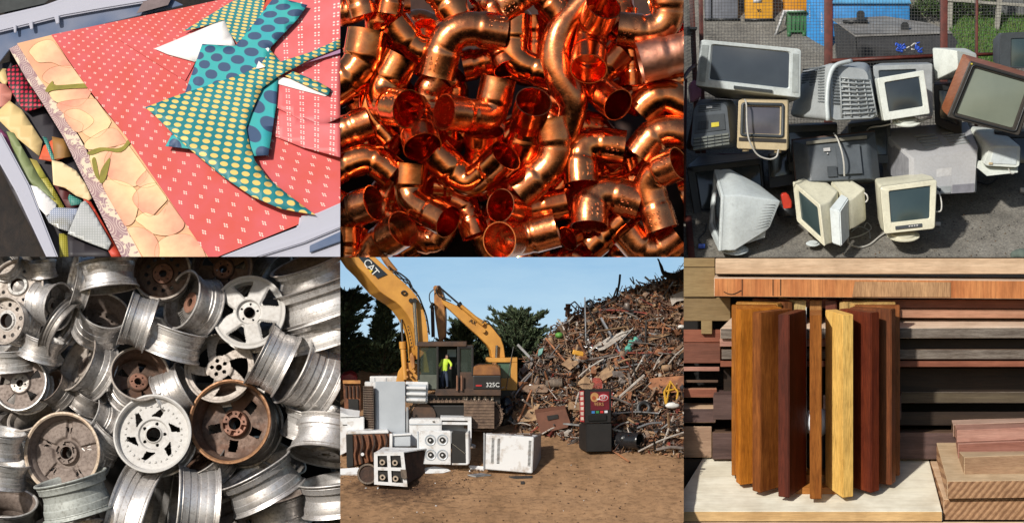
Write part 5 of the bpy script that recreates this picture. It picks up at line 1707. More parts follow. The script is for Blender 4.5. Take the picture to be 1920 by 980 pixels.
PM = {
 'red': paper('red_cluster_paper', (.62, .105, .11), (.60, .085, .065), RP),
 'pink': paper('pink_cluster_paper', (.70, .16, .17), (.66, .12, .12), [('four', (.88, .72, .66), dict(sx=0, sy=.6, a=.10, b=.10, r=.055))]),
 'gold': paper('teal_gold_dot_paper', (.018, .22, .24), (.012, .18, .20), [('dots', (.80, .55, .16), dict(sx=-.1, sy=1.04, r=.345))]),
 'navy': paper('teal_navy_dot_paper', (.045, .40, .38), (.035, .36, .42), [('dots', (.045, .085, .17), dict(sx=-.55, sy=.58, r=.30))]),
 'lilac': paper('mauve_wave_paper', (.36, .22, .22), (.32, .20, .22), [('rings', (.62, .48, .42), dict(f=42, r=.49)), ('blossom', (.74, .60, .45), dict(off=(.5, .5), r=.36, k=.5))]),
 'peach': paper('peach_floral_paper', (.76, .48, .24), (.72, .34, .20)),
 'white': paper('white_paper_back', (.82, .80, .78), (.80, .76, .74)),
 'plain_red': paper('plain_red_paper', (.55, .06, .03)),
 'mauve': paper('mauve_back', (.38, .20, .33)),
 'redblack': paper('black_red_floral_paper', (.035, .012, .015), (.03, .02, .015), [('dots', (.62, .03, .07), dict(sx=.2, sy=1, r=.33, k=6, soft=.08))]),
 'creamgrid': paper('cream_paper', (.70, .52, .24), (.66, .46, .2)), 'rose': paper('rose_paper', (.55, .20, .15)), 'green': paper('sage_green_paper', (.22, .26, .11)),
 'orange': paper('orange_red_paper', (.66, .11, .04)), 'tealdot': paper('small_teal_dot_paper', (.02, .20, .17), None, [('dots', (.40, .60, .45), dict(sx=0, sy=1, r=.2, k=14, soft=.05))]),
 'brown': paper('golden_brown_paper', (.32, .16, .045)), 'cream': paper('cream_gold_back', (.80, .64, .38), (.78, .55, .30)), 'olive': paper('olive_dot_paper', (.30, .27, .03), None, [('dots', (.6, .5, .1), dict(sx=0, sy=1, r=.22, k=12, soft=.05))]),
 'maroon': paper('maroon_paper', (.10, .02, .02)), 'greydot': paper('grey_blue_dot_paper', (.30, .34, .45), (.26, .25, .20), [('dots', (.8, .8, .85), dict(sx=0, sy=1, r=.18, k=13, soft=.05))], rough=.25),
 'greydot2': paper('pale_grey_dot_paper', (.42, .43, .43), (.34, .35, .33), [('dots', (.78, .76, .76), dict(sx=0, sy=1, r=.2, k=16, soft=.05))], rough=.3),
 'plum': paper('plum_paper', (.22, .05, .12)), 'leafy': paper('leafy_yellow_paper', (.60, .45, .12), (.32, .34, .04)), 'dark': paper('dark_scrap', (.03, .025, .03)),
}
def sheet(pts, off, m, label, H=None, lift=None, step=40, name='paper_sheet', group='patterned papers in the tub', parent=None, thick=.006, col=None):
    us, vs_ = [p[0] for p in pts], [p[1] for p in pts]
    bm = bmesh.new()
    bm.faces.new([bm.verts.new((u, v, 0)) for u, v in pts])
    for ax, lo, hi in ((0, min(us), max(us)), (1, min(vs_), max(vs_))):
        x = math.ceil(lo / step) * step + .37
        while x < hi:
            bmesh.ops.bisect_plane(bm, geom=bm.verts[:] + bm.edges[:] + bm.faces[:], plane_co=(x, 0, 0) if ax == 0 else (0, x, 0), plane_no=(1, 0, 0) if ax == 0 else (0, 1, 0), dist=1e-4)
            x += step
    bmesh.ops.triangulate(bm, faces=[f for f in bm.faces if len(f.verts) > 4])
    ul = bm.loops.layers.uv.new('UVMap')
    H = H or (lambda u, v: (u / 100, v / 100))
    for f in bm.faces:
        for l in f.loops:
            l[ul].uv = H(l.vert.co.x, l.vert.co.y)
    for v in bm.verts:
        u_, v_ = v.co.x, v.co.y
        v.co = PA.at(u_, v_, dpl(u_, v_) + off + (lift(u_, v_) if lift else 0))
    bmesh.ops.recalc_face_normals(bm, faces=bm.faces[:])
    if sum((f.normal.y for f in bm.faces)) > 0:
        bmesh.ops.reverse_faces(bm, faces=bm.faces[:])
    o = meshobj(name, bm, m, parent, smooth=bool(lift), angle=60)
    if parent is None:
        recenter(o)
        tag(o, label, 'paper', group)
    so = o.modifiers.new('thickness', 'SOLIDIFY')
    so.thickness = thick
    so.offset = -1
    return o
def seg_dist(u, v, a, b):
    ax, ay = b[0] - a[0], b[1] - a[1]
    t = max(0, min(1, ((u - a[0]) * ax + (v - a[1]) * ay) / (ax * ax + ay * ay)))
    return math.hypot(u - a[0] - ax * t, v - a[1] - ay * t)
# papers, bottom to top
sheet([(35, 186), (72, 168), (170, 320), (300, 520), (560, 990), (470, 990), (330, 705), (240, 520), (160, 390), (100, 300)], 0, PM['lilac'], 'mauve paper strip with cream rings and blossoms along the left of the stack', H_LIL)
fl = sheet([(65, 166), (196, 134), (330, 340), (480, 520), (810, 990), (545, 990), (400, 700), (330, 560), (250, 430), (150, 300)], 10, PM['peach'], 'peach paper with large cream and pink blossoms and olive leaves')
red = sheet([(195, 133), (700, 30), (1250, -90), (1500, -60), (1500, 640), (1297, 775), (1130, 858), (800, 990), (792, 976), (480, 520), (330, 330)], 18, PM['red'], 'large coral red paper printed with tiny white four-dot clusters, covering the stack', H_RED)
# printed blossoms
def petal_mat():
    m, nt, b = nodes_of('petal_print')
    at = N(nt, 'ShaderNodeAttribute', attribute_name='tint')
    c = ramp(nt, at.outputs['Fac'], [(0, (.84, .66, .33)), (.38, (.82, .50, .29)), (.85, (.72, .24, .17))])
    m2 = mixc(nt, .25, c, ramp(nt, noise_tex(nt, 5, 4, .6), [(.35, (.86, .66, .38)), (.65, (.76, .32, .20))]))
    nt.links.new(m2, b.inputs['Base Color'])
    b.inputs['Roughness'].default_value = .6
    return m
PET = petal_mat()
OUT = mat('blossom_outline', (.42, .22, .10), .7)
LEAFP = mat('olive_leaf_print', (.27, .23, .03), .6)
def smooth_loop(pts, n=5):
    out = []
    L = len(pts)
    for i in range(L):
        p0, p1, p2, p3 = pts[i - 1], pts[i], pts[(i + 1) % L], pts[(i + 2) % L]
        for k in range(n):
            t = k / n
            out.append(tuple(.5 * ((2 * p1[j]) + (p2[j] - p0[j]) * t + (2 * p0[j] - 5 * p1[j] + 4 * p2[j] - p3[j]) * t * t + (3 * p1[j] - p0[j] - 3 * p2[j] + p3[j]) * t ** 3) for j in (0, 1)))
    return out
PET_P = [
 [(340, 345), (300, 400), (230, 392), (190, 360), (225, 340), (285, 335)],
 [(118, 195), (150, 166), (198, 160), (235, 205), (276, 248), (238, 252), (195, 236), (150, 236), (128, 214)],
 [(168, 298), (196, 264), (245, 254), (288, 264), (330, 318), (280, 330), (212, 326)],
 [(226, 402), (290, 386), (372, 386), (420, 430), (404, 485), (360, 520), (316, 500), (316, 470), (262, 442)],
 [(250, 430), (300, 420), (352, 460), (300, 500), (262, 470)],
 [(330, 545), (360, 520), (420, 492), (470, 515), (488, 540), (400, 562), (340, 566)],
 [(405, 622), (430, 575), (500, 556), (560, 620), (548, 680), (500, 704), (430, 680)],
 [(345, 600), (380, 580), (425, 570), (400, 640), (380, 690)],
 [(400, 700), (470, 700), (520, 740), (510, 830), (470, 850), (420, 790)],
 [(522, 700), (545, 665), (575, 648), (606, 690), (560, 712)],
 [(512, 762), (542, 716), (600, 704), (640, 742), (605, 790), (566, 818)],
 [(524, 836), (556, 812), (600, 820), (650, 768), (688, 820), (690, 866), (640, 892), (580, 884), (552, 860)],
 [(600, 945), (640, 905), (720, 900), (770, 960), (760, 1000), (620, 1000)],
 [(490, 880), (560, 880), (600, 930), (590, 1000), (530, 990)],
]
inv_o = Matrix.Translation(-fl.location)
for k, P in enumerate(PET_P):
    L = smooth_loop(P)
    cx_, cy_ = sum(p[0] for p in L) / len(L), sum(p[1] for p in L) / len(L)
    L = [(cx_ + (u - cx_) * 1.10, cy_ + (v - cy_) * 1.10) for u, v in L]
    L = [(max(u, (v - 165) * .575 + 76), v) for u, v in L]
    L = [(min(u, 196 + (v - 134) * .722 - 8 if v > 134 else u), v) for u, v in L]
    ga = random.uniform(0, 6.28); gs = max(p[0] for p in L) - min(p[0] for p in L)
    bm = bmesh.new()
    tl = bm.verts.layers.float.new('tint')
    rings = []
    dd = 12 + k * .25
    sh_ = (random.uniform(-.25, .25), random.uniform(.0, .35))
    for s in (1.0, .8, .55, .3):
        ring = []
        for u, v in L:
            uu, vv = cx_ + (u - cx_) * s + (1 - s) * sh_[0] * 60, cy_ + (v - cy_) * s + (1 - s) * sh_[1] * 60
            q = bm.verts.new(PA.at(uu, vv, dpl(uu, vv) + dd))
            q[tl] = max(0, min(1, .42 + ((uu - cx_) * math.cos(ga) + (vv - cy_) * math.sin(ga)) / gs * .95))
            ring.append(q)
        rings.append(ring)
    for a, b_ in zip(rings, rings[1:]):
        bridge(bm, a, b_) if 'bridge' in globals() else None
        if 'bridge' not in globals():
            for i in range(len(a)):
                bm.faces.new((a[i], a[(i + 1) % len(a)], b_[(i + 1) % len(a)], b_[i]))
    bm.faces.new(rings[-1])
    tube(bm, [PA.at(u, v, dpl(u, v) + dd + .4) for u, v in L], .0030, n=4, mi=1, closed=True)
    bm.transform(inv_o)
    bmesh.ops.recalc_face_normals(bm, faces=bm.faces[:])
    meshobj('printed_petal', bm, [PET, OUT], fl)
for P in ([(332, 582), (380, 562), (440, 566), (470, 556), (488, 532), (496, 545), (460, 580), (400, 574), (350, 590)], [(350, 612), (362, 600), (372, 640), (378, 684), (362, 668)],
          [(380, 694), (384, 650), (418, 600), (414, 640), (398, 690)], [(172, 345), (200, 308), (215, 325), (330, 318), (345, 334), (270, 338), (200, 345), (185, 352)]):
    bm = bmesh.new()
    bm.faces.new([bm.verts.new(PA.at(u, v, dpl(u, v) + 17.2)) for u, v in smooth_loop(P, 3)])
    bm.transform(inv_o)
    if bm.faces[:][0].normal.y > 0:
        bmesh.ops.reverse_faces(bm, faces=bm.faces[:])
    meshobj('printed_leaf', bm, LEAFP, fl, smooth=False)
sheet([(455, 153), (556, 129), (660, 186), (745, 236), (706, 308), (580, 232)], 24, PM['red'], 'small coral red cutting lying flat left of the white triangle', H_RED)
sheet([(1052, 330), (1300, 196), (1300, 447), (1206, 488), (1050, 408)], 30, PM['pink'], 'pink cutting with a pointed lower edge at the right side of the stack', H_RIGHT, lambda u, v: 6 + max(0, (v - 380)) * .10)
sheet([(1045, 400), (1210, 470), (1500, 470), (1500, 640), (1297, 600), (1150, 560), (1036, 516)], 24, PM['pink'], 'pink sheet with a curved lower edge lifting at the right side, under the pointed cutting', H_RIGHT, lambda u, v: max(0, u - 1036) * .16)
sheet([(900, -30), (1400, -60), (1400, 260), (1040, 250), (1060, 120)], 22, PM['pink'], 'pink sheet at the upper right under the blue-green strip', H_RIGHT)
sheet([(588, 186), (700, 140), (856, 74), (876, 122), (898, 174), (850, 190), (742, 236), (640, 208)], 30, PM['white'], 'white triangular paper back pointing left, at the top of the stack', None, lambda u, v: 4)
sheet([(1060, 292), (1130, 306), (1252, 362), (1240, 367), (1150, 345), (1058, 320)], 42, PM['white'], 'thin white underside of the narrow curled strip at the right')
sheet([(696, 120), (901, -4), (1010, -20), (1004, 52), (972, 100), (903, 164), (872, 122), (856, 76), (760, 106)], 38, PM['gold'], 'teal paper with gold dots at the top, ending in a thin point at its left', H_GOLD)
sheet([(1006, 60), (1002, 30), (1022, -10), (1052, -10), (1034, 40)], 44, PM['plain_red'], 'small red curl at the top between the gold-dot and the blue-green paper')
sheet([(771, 168), (896, 176), (932, 135), (1046, -12), (1172, 20), (1132, 76), (1032, 181), (1010, 250), (1060, 296), (1053, 401), (1023, 591), (955, 595), (722, 567), (630, 557), (662, 500), (704, 356)], 44, PM['navy'],
      'blue-green paper with large navy dots, bent like an elbow under the gold-dot paper', H_NAVY, lambda u, v: 3 + max(0, v - 350) * .03)
sheet([(1012, 186), (1022, 182), (1070, 236), (1060, 242)], 50, PM['white'], 'narrow white sliver beside the bend of the gold-dot paper')
sheet([(1087, 290), (1117, 272), (1213, 312), (1263, 340), (1252, 364), (1150, 318)], 50, PM['gold'], 'narrow curled strip of gold-dot paper pointing lower right', H_GOLD, lambda u, v: 10 * math.sin((u - 1087) / 176 * 3.1))
sheet([(1100, 276), (1297, 176), (1340, 160), (1340, 190), (1180, 236)], 52, PM['mauve'], 'mauve underside strip below the gold-dot arm at the right')
G1 = [(553, 410), (650, 372), (776, 331), (932, 279), (992, 246), (1012, 221), (1027, 187), (1068, 236), (1180, 200), (1340, 130), (1340, 165), (1180, 228), (1130, 255), (1063, 290), (1000, 336), (980, 378), (958, 430), (939, 488), (951, 553), (972, 613),
      (1022, 679), (1102, 744), (1203, 819), (1132, 807), (1067, 794), (962, 749), (851, 674), (726, 571), (651, 503), (590, 440)]
sheet(G1, 58, PM['gold'], 'large teal paper with rows of gold dots, swooping to a point at lower right', H_GOLD, lambda u, v: 3 + 20 * math.exp(-(seg_dist(u, v, (720, 560), (1010, 775)) / 90) ** 2) * (1 if v > 480 else .6))
sheet([(975, 262), (986, 233), (1011, 256), (985, 262)], 68, PM['white'], 'tiny white triangle on the gold-dot paper')
# left-hand scraps, in the depth of the tub
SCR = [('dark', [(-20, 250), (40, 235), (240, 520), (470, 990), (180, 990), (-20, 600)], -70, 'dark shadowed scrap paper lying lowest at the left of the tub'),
 ('olive', [(225, 890), (262, 890), (268, 990), (228, 990)], -52, 'olive yellow scrap at the bottom of the tub'),
 ('plum', [(-10, 480), (28, 515), (62, 592), (40, 575), (-10, 505)], -30, 'plum strip against the left wall of the tub'),
 ('rose', [(-10, 318), (20, 320), (48, 352), (36, 402), (-10, 412)], -44, 'rose pink scrap at the left edge'),
 ('orange', [(64, 590), (100, 620), (132, 694), (104, 704)], -46, 'thin orange-red scrap beside the sage strip'),
 ('creamgrid', [(-10, 425), (36, 384), (84, 420), (130, 490), (162, 540), (150, 596), (60, 522), (-10, 452)], -34, 'cream scrap with a fine grid at the left'),
 ('redblack', [(20, 268), (62, 246), (166, 404), (150, 412), (100, 426), (74, 402), (34, 330)], -26, 'black scrap covered in red blossoms, tucked under the mauve strip'),
 ('creamgrid', [(-10, 262), (24, 262), (34, 300), (20, 330), (-10, 300)], -50, 'small cream scrap at the left edge above the rose one'),
 ('orange', [(148, 606), (166, 556), (206, 528), (242, 602), (200, 616)], -30, 'orange-red scrap curled beside the narrow teal one'),
 ('tealdot', [(162, 520), (178, 524), (212, 612), (196, 608)], -24, 'narrow teal scrap with pale dots'),
 ('brown', [(198, 520), (242, 530), (274, 596), (206, 608)], -28, 'golden brown scrap under the edge of the mauve strip'),
 ('leafy', [(102, 600), (140, 612), (178, 676), (132, 682)], -38, 'yellow scrap with green leaves'),
 ('green', [(24, 500), (52, 506), (146, 668), (210, 760), (170, 740), (108, 694), (58, 596)], -28, 'long sage green scrap running along the tub wall'),
 ('olive', [(148, 682), (180, 676), (246, 790), (214, 794)], -34, 'olive scrap with yellow dots near the bottom left'),
 ('maroon', [(202, 700), (256, 716), (300, 786), (256, 794)], -30, 'maroon scrap below the folded cream one'),
 ('tealdot', [(250, 732), (312, 764), (316, 776), (270, 784)], -26, 'small teal dotted triangle below the folded cream scrap'),
 ('plain_red', [(316, 756), (346, 768), (472, 990), (430, 990)], -12, 'plain red strip peeping out below the mauve strip'),
 ('dark', [(256, 894), (404, 950), (450, 990), (262, 990)], -30, 'black glossy scrap at the bottom beside the red strip'),
]
for m, P, off, lab in SCR:
    sheet(P, off, PM[m], lab, group='paper scraps down the left of the tub', name='paper_scrap', lift=lambda u, v, s=off: 4 * math.sin(u * .05 + s) + 4 * math.sin(v * .04))
sheet([(197, 610), (235, 618), (290, 650), (325, 700), (350, 756), (338, 764), (290, 746), (248, 716), (203, 704)], -16, PM['cream'], 'folded cream and gold scrap with a wavy lower edge', lift=lambda u, v: 22 * math.exp(-((v - 700) / 40) ** 2), group='paper scraps down the left of the tub', name='paper_scrap', step=16)
sheet([(94, 700), (142, 712), (216, 776), (214, 796), (200, 812), (176, 822), (130, 772)], -18, PM['white'], 'white curled scrap in the lower left of the tub', lift=lambda u, v: 20 * math.sin((u - 94) / 120 * 3.1), group='paper scraps down the left of the tub', name='paper_scrap', step=14)
sheet([(172, 820), (208, 790), (290, 794), (302, 792), (264, 882), (222, 870), (186, 848)], -10, PM['greydot'], 'glossy blue-grey scrap with white dots', lift=lambda u, v: 10 * math.sin((u - 172) / 120 * 3.1), group='paper scraps down the left of the tub', name='paper_scrap', step=16)
sheet([(308, 772), (326, 764), (352, 800), (424, 926), (412, 952), (340, 925), (258, 890)], 0, PM['greydot2'], 'pale grey dotted triangular scrap with a scalloped edge at the bottom left', lift=lambda u, v: 8 * math.sin((v - 772) / 180 * 3.1), group='paper scraps down the left of the tub', name='paper_scrap', step=16)
# the tub
m, nt, b = nodes_of('milky_clear_plastic')
b.inputs['Base Color'].default_value = (.58, .58, .66, 1)
b.inputs['Roughness'].default_value = .18
b.inputs['Alpha'].default_value = .72
bump(nt, b, noise_tex(nt, 2, 3, .5), .1, .05)
MILK = m
m, nt, b = nodes_of('tinted_plastic_wall')
b.inputs['Base Color'].default_value = (.13, .17, .25, 1)
nt.links.new(ramp(nt, noise_tex(nt, 1.2, 3, .5), [(.35, (.10, .14, .23)), (.65, (.20, .22, .29))]), b.inputs['Base Color'])
b.inputs['Roughness'].default_value = .2
TINT = m
tub = empty('plastic_tub', 'clear plastic storage tub holding the stack of patterned papers', 'tub', loc=PA.at(640, 980, -60))
def tubpart(P, d0, m, name, th=.03, dfn=None, bev=.01):
    bm = bmesh.new()
    prism(bm, [PA.at(u, v, (dfn or dpl)(u, v) + d0) - tub.location for u, v in P], Vector((0, th, -th * .3)))
    fixn(bm)
    if bev:
        bmesh.ops.bevel(bm, geom=bm.edges[:], offset=bev, segments=2, affect='EDGES', clamp_overlap=True)
    return meshobj(name, bm, m, tub, angle=50)
tubpart([(-20, 112), (300, 55), (640, -10), (700, 20), (196, 140), (36, 190), (-20, 262)], -20, TINT, 'back_wall')
tubpart([(-20, 62), (170, 18), (250, -12), (640, -30), (560, 8), (400, 34), (240, 62), (120, 92), (-20, 126)], 6, MILK, 'back_rim', .08, bev=.03)
for P in ([(50, 96), (62, 94), (62, 124), (54, 126)], [(108, 82), (124, 80), (126, 110), (116, 113)], [(206, 62), (224, 58), (226, 88), (214, 92)]):
    tubpart(P, 14, MILK, 'rim_tab', .04)
tubpart([(-20, 500), (2, 500), (110, 700), (226, 990), (182, 990), (60, 730), (-20, 590)], 14, MILK, 'left_rim', .08, bev=.03)
tubpart([(-20, 470), (10, 500), (120, 706), (216, 990), (200, 990), (0, 560)], -40, TINT, 'left_wall', .02)
tubpart([(800, 992), (960, 930), (1136, 862), (1142, 822), (1204, 812), (1340, 752), (1340, 1000), (800, 1010)], 44, MILK, 'front_rim', .06, bev=.03)
tubpart([(830, 1000), (1150, 900), (1340, 830), (1340, 850), (1160, 925), (900, 1005)], 58, MILK, 'front_ridge', .06, bev=.02)
tubpart([(1180, 935), (1340, 862), (1340, 905), (1180, 962)], 58, TINT, 'front_recess', .03)
sheet([(520, 52), (556, -10), (660, -20), (640, 20)], 4, mat('taupe_card', (.20, .15, .15), .6), 'taupe card corner standing behind the red paper at the top', name='card')
# table top below and behind
bm = bmesh.new()
prism(bm, [PA.at(u, v, dpl(u, v) - 130) for u, v in ((-60, -60), (1400, -60), (1400, 1100), (-60, 1100))], Vector((0, .1, 0)))
fixn(bm)
tag(meshobj('table_surface', bm, wood('dark_table_wood', (.030, .020, .014), (.012, .009, .007), 'z', 8, .4) if 'wood' in globals() else mat('dark_table', (.02, .015, .01), .4, scale=8, stretch=(8, 1, .5)), smooth=False), kind='structure')
o = [x for x in scene.objects if x.name.startswith('table_surface')][0]
sheet([(-20, -20), (210, -20), (170, 14), (-20, 56)], -60, mat('slate_cloth', (.05, .055, .055), .8), 'dark grey cloth corner behind the tub', name='cloth')
# ================================================================ scrap yard with excavators (bottom middle)
CUR[0] = PE
random.seed(21)
def eg(v):
    return 700 - (980 - v) * 1.5
def V(u, v, d=0):
    return PE.at(u, v, d)
m, nt, b = nodes_of('yard_dirt')
f1 = noise_tex(nt, 0.9, 8, .7, stretch=(1, .35, 1))
f2 = noise_tex(nt, 14, 7, .75, stretch=(.5, 1, 1))
mx = N(nt, 'ShaderNodeMixRGB', blend_type='MULTIPLY')
mx.inputs[0].default_value = .9
nt.links.new(ramp(nt, f1, [(.36, (.19, .105, .048)), (.47, (.28, .158, .078)), (.70, (.36, .212, .110))]), mx.inputs[1])
nt.links.new(ramp(nt, f2, [(.30, (.40, .36, .32)), (.52, (1, 1, 1)), (.75, (1.25, 1.2, 1.15))]), mx.inputs[2])
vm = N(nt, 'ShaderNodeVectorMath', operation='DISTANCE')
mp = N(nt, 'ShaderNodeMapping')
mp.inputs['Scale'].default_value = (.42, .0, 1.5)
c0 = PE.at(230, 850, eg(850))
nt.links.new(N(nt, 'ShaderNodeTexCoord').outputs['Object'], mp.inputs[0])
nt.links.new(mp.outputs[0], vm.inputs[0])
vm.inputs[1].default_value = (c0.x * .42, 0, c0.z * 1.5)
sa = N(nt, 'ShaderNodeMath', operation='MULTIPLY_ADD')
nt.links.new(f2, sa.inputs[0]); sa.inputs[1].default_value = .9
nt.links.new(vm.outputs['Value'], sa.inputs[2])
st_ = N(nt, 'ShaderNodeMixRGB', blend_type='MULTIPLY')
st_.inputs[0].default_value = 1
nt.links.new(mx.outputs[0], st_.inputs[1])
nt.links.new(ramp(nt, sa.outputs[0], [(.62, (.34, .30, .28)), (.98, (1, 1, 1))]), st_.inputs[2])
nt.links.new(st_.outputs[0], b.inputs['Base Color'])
b.inputs['Roughness'].default_value = .95
bump(nt, b, f2, .6, .04)
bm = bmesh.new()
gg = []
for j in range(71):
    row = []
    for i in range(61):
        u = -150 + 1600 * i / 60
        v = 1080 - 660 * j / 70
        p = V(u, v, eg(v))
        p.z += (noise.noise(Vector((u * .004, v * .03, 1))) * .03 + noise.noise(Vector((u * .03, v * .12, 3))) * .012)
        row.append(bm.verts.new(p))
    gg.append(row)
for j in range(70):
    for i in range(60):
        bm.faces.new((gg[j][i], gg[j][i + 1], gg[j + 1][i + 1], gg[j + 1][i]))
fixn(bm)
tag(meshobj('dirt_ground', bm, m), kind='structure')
# sky
m, nt, b = nodes_of('daylight_sky')
nt.nodes.remove(b)
em = N(nt, 'ShaderNodeEmission')
tc = N(nt, 'ShaderNodeTexCoord')
sx = N(nt, 'ShaderNodeSeparateXYZ')
nt.links.new(tc.outputs['Generated'], sx.inputs[0])
ma = N(nt, 'ShaderNodeMath', operation='MULTIPLY_ADD')
nt.links.new(noise_tex(nt, 1.1, 6, .62, stretch=(.5, 1, 2.0)), ma.inputs[0])
ma.inputs[1].default_value = -.45
nt.links.new(sx.outputs[2], ma.inputs[2])
nt.links.new(ramp(nt, ma.outputs[0], [(.05, (.62, .79, .90)), (.35, (.50, .71, .87)), (.80, (.34, .57, .80))]), em.inputs[0])
em.inputs[1].default_value = 1.0
nt.links.new(em.outputs[0], nt.nodes['Material Output'].inputs[0])
bm = bmesh.new()
box(bm, V(632, 240, -420), (7.6, .05, 4.2))
tag(meshobj('sky', bm, m), kind='structure')

# ------------------------------------------------------------- trees
def ebush_mats():
    return [mat('cypress_dark', (.030, .048, .022), .8), mat('cypress_mid', (.055, .085, .035), .8), mat('cypress_olive', (.085, .11, .048), .8)]
EM = ebush_mats()
BK = mat('cypress_bark', (.07, .05, .035), .9)
def conifer(u, vb, vt, hw, d, label, seed, lean=0, flat_top=False, dens=1.0, droop=.15):
    rs = random.Random(seed)
    root = empty('cypress_tree', label, 'tree', 'dark trees behind the yard', loc=V(u, vb, d))
    o0 = root.location
    H = V(u, vt, d) - o0
    bm = bmesh.new()
    tube(bm, [Vector(), H * .5, H * .97], [.07, .05, .01], n=7)
    bl = bmesh.new()
    w = PE.w(hw)
    nb = int(115 * dens)
    for i in range(nb):
        t = rs.uniform(.02, 1) ** .8
        prof = (1 - t) ** .9 * (1 if not flat_top else 1.0) + .10
        if flat_top:
            prof = .45 + .55 * math.sin(min(1, t * 1.05) * math.pi) ** .5 if t < .95 else .35
        L = w * prof * rs.choice((rs.uniform(.45, .9), rs.uniform(.7, 1.45)))
        a = rs.uniform(0, 6.283)
        dr = Vector((math.cos(a), math.sin(a) * .55, rs.uniform(.05, .95)))
        st = H * t
        end = st + dr * L
        mid = (st + end) / 2 + Vector((0, 0, L * droop))
        P = catmull([st, mid, end], 5)
        tube(bm, P, [.016 * (1 - k / len(P)) + .003 for k in range(len(P))], n=4)
        nl = int(30 + 120 * L)
        for _ in range(nl):
            q = rs.random() ** .7
            p = P[int(q * (len(P) - 1))] + Vector((rs.gauss(0, .034), rs.gauss(0, .034), rs.gauss(0, .026))) * (1.5 - 1.2 * q)
            g = (dr + Vector((rs.uniform(-.7, .7), rs.uniform(-.7, .7), rs.uniform(-.3, .8)))).normalized() * rs.uniform(.045, .11)
            s_ = g.cross(Vector((rs.uniform(-1, 1), rs.uniform(-1, 1), rs.uniform(-1, 1)))).normalized() * rs.uniform(.005, .012)
            f = bl.faces.new([bl.verts.new(p - s_), bl.verts.new(p + g * .5 - s_ * 1.4), bl.verts.new(p + g), bl.verts.new(p + g * .5 + s_ * 1.4), bl.verts.new(p + s_)])
            f.material_index = rs.choice((0, 0, 1, 1, 2))
    meshobj('trunk', bm, BK, root)
    meshobj('crown', bl, EM, root, smooth=False)
    return root
conifer(20, 480, 150, 95, -120, 'dark cypress at the left edge of the yard, cut off by the edge', 1, dens=1.7, flat_top=True)
conifer(160, 470, 150, 80, -130, 'pointed cypress standing between the left edge and the big excavator arm', 2, dens=1.7)
conifer(85, 480, 330, 80, -160, 'lower cypress filling the gap between the two left trees', 3, dens=1.2)
conifer(235, 480, 300, 70, -160, 'low dark cypress behind the big excavator arm', 4, dens=1.1)
conifer(455, 480, 255, 75, -150, 'dark cypress showing between the upright stick and the second boom', 5, dens=1.2, flat_top=True)
conifer(535, 500, 300, 90, -170, 'dark cypress behind the second excavator boom', 6, dens=1.2)
conifer(660, 520, 222, 105, -140, 'wide dark cypress between the second excavator and the scrap heap', 7, dens=1.9, flat_top=True, droop=.05)
conifer(350, 480, 330, 70, -170, 'low cypress behind the excavator cab', 8, dens=1)
bm = bmesh.new()
rs = random.Random(4)
for i in range(9000):
    u, v = rs.uniform(-20, 760), rs.uniform(350, 520) + rs.gauss(0, 12)
    p = V(u, v, -150 + rs.uniform(-30, 25))
    a = Vector((rs.uniform(-1, 1), rs.uniform(-1, 1), rs.uniform(-1, 1))).normalized() * .05
    c = Vector((rs.uniform(-1, 1), rs.uniform(-1, 1), rs.uniform(-1, 1))).normalized() * .03
    bm.faces.new([bm.verts.new(p - a), bm.verts.new(p + c), bm.verts.new(p + a), bm.verts.new(p - c)]).material_index = rs.choice((0, 0, 1))
tag(meshobj('undergrowth', bm, EM, smooth=False), 'dark undergrowth massed below the cypress trees', 'undergrowth', kind='stuff')

# ------------------------------------------------------------- excavators
YE = mat('machine_yellow', (.62, .30, .055), .45, c2=(.42, .185, .035), scale=2.5, lo=.4, hi=.75)
YO = mat('machine_orange_worn', (.50, .23, .065), .5, c2=(.26, .10, .035), scale=5, lo=.4, hi=.65)
DK = mat('machine_black', (.016, .014, .013), .45)
BR = mat('machine_grimy_brown', (.085, .042, .022), .6, c2=(.035, .021, .015), scale=5)
ST = mat('hydraulic_steel', (.45, .44, .42), .25, metal=.9)
TRK = mat('track_steel_dirty', (.20, .13, .085), .75, c2=(.09, .055, .038), scale=8, bumps=.3)
HOSE = mat('rubber_hose', (.015, .015, .016), .5)
def poly(root, pts, d, ext, m, name, bev=.012, rl=True):
    bm = bmesh.new()
    prism(bm, [V(u, v, d) - root.location for u, v in pts], ext)
    fixn(bm)
    if bev:
        bmesh.ops.bevel(bm, geom=bm.edges[:], offset=bev, segments=1, affect='EDGES', clamp_overlap=True)
    return meshobj(name, bm, m, root, smooth=False)
def bar(root, pts, r, m, name, n=10, cat_=True):
    bm = bmesh.new()
    P = [V(*p) - root.location for p in pts]
    if len(P) > 2 and cat_:
        P = catmull(P, 7)
    tube(bm, P, PE.w(r), n=n)
    fixn(bm)
    return meshobj(name, bm, m, root)
ex = empty('excavator', 'big yellow tracked excavator in front with its boom rising out of the top left', 'excavator', 'excavators in the yard', loc=V(400, 640, 190))
D1 = 190
up_e = [(100, -30), (131, 6), (163, 36), (196, 65), (235, 98), (268, 130), (286, 153), (298, 175), (309, 200), (317, 229), (323, 262), (327, 303), (328, 345)]
in_e = [(292, 380), (288, 325), (282, 286), (268, 250), (250, 219), (230, 192), (208, 172), (180, 155), (150, 134), (120, 100), (95, 69), (60, 35), (15, -30)]
boom = poly(ex, up_e + in_e, D1 + 40, (V(-36, 12, D1 - 60) - V(0, 0, D1 + 40)), YE, 'boom', .01)
pl = bmesh.new()
prism(pl, [V(u, v, D1 + 42) - ex.location for u, v in ((62, -2), (104, 4), (176, 70), (140, 86), (122, 66), (86, 26))], Vector((0, -.012, 0)))
fixn(pl)
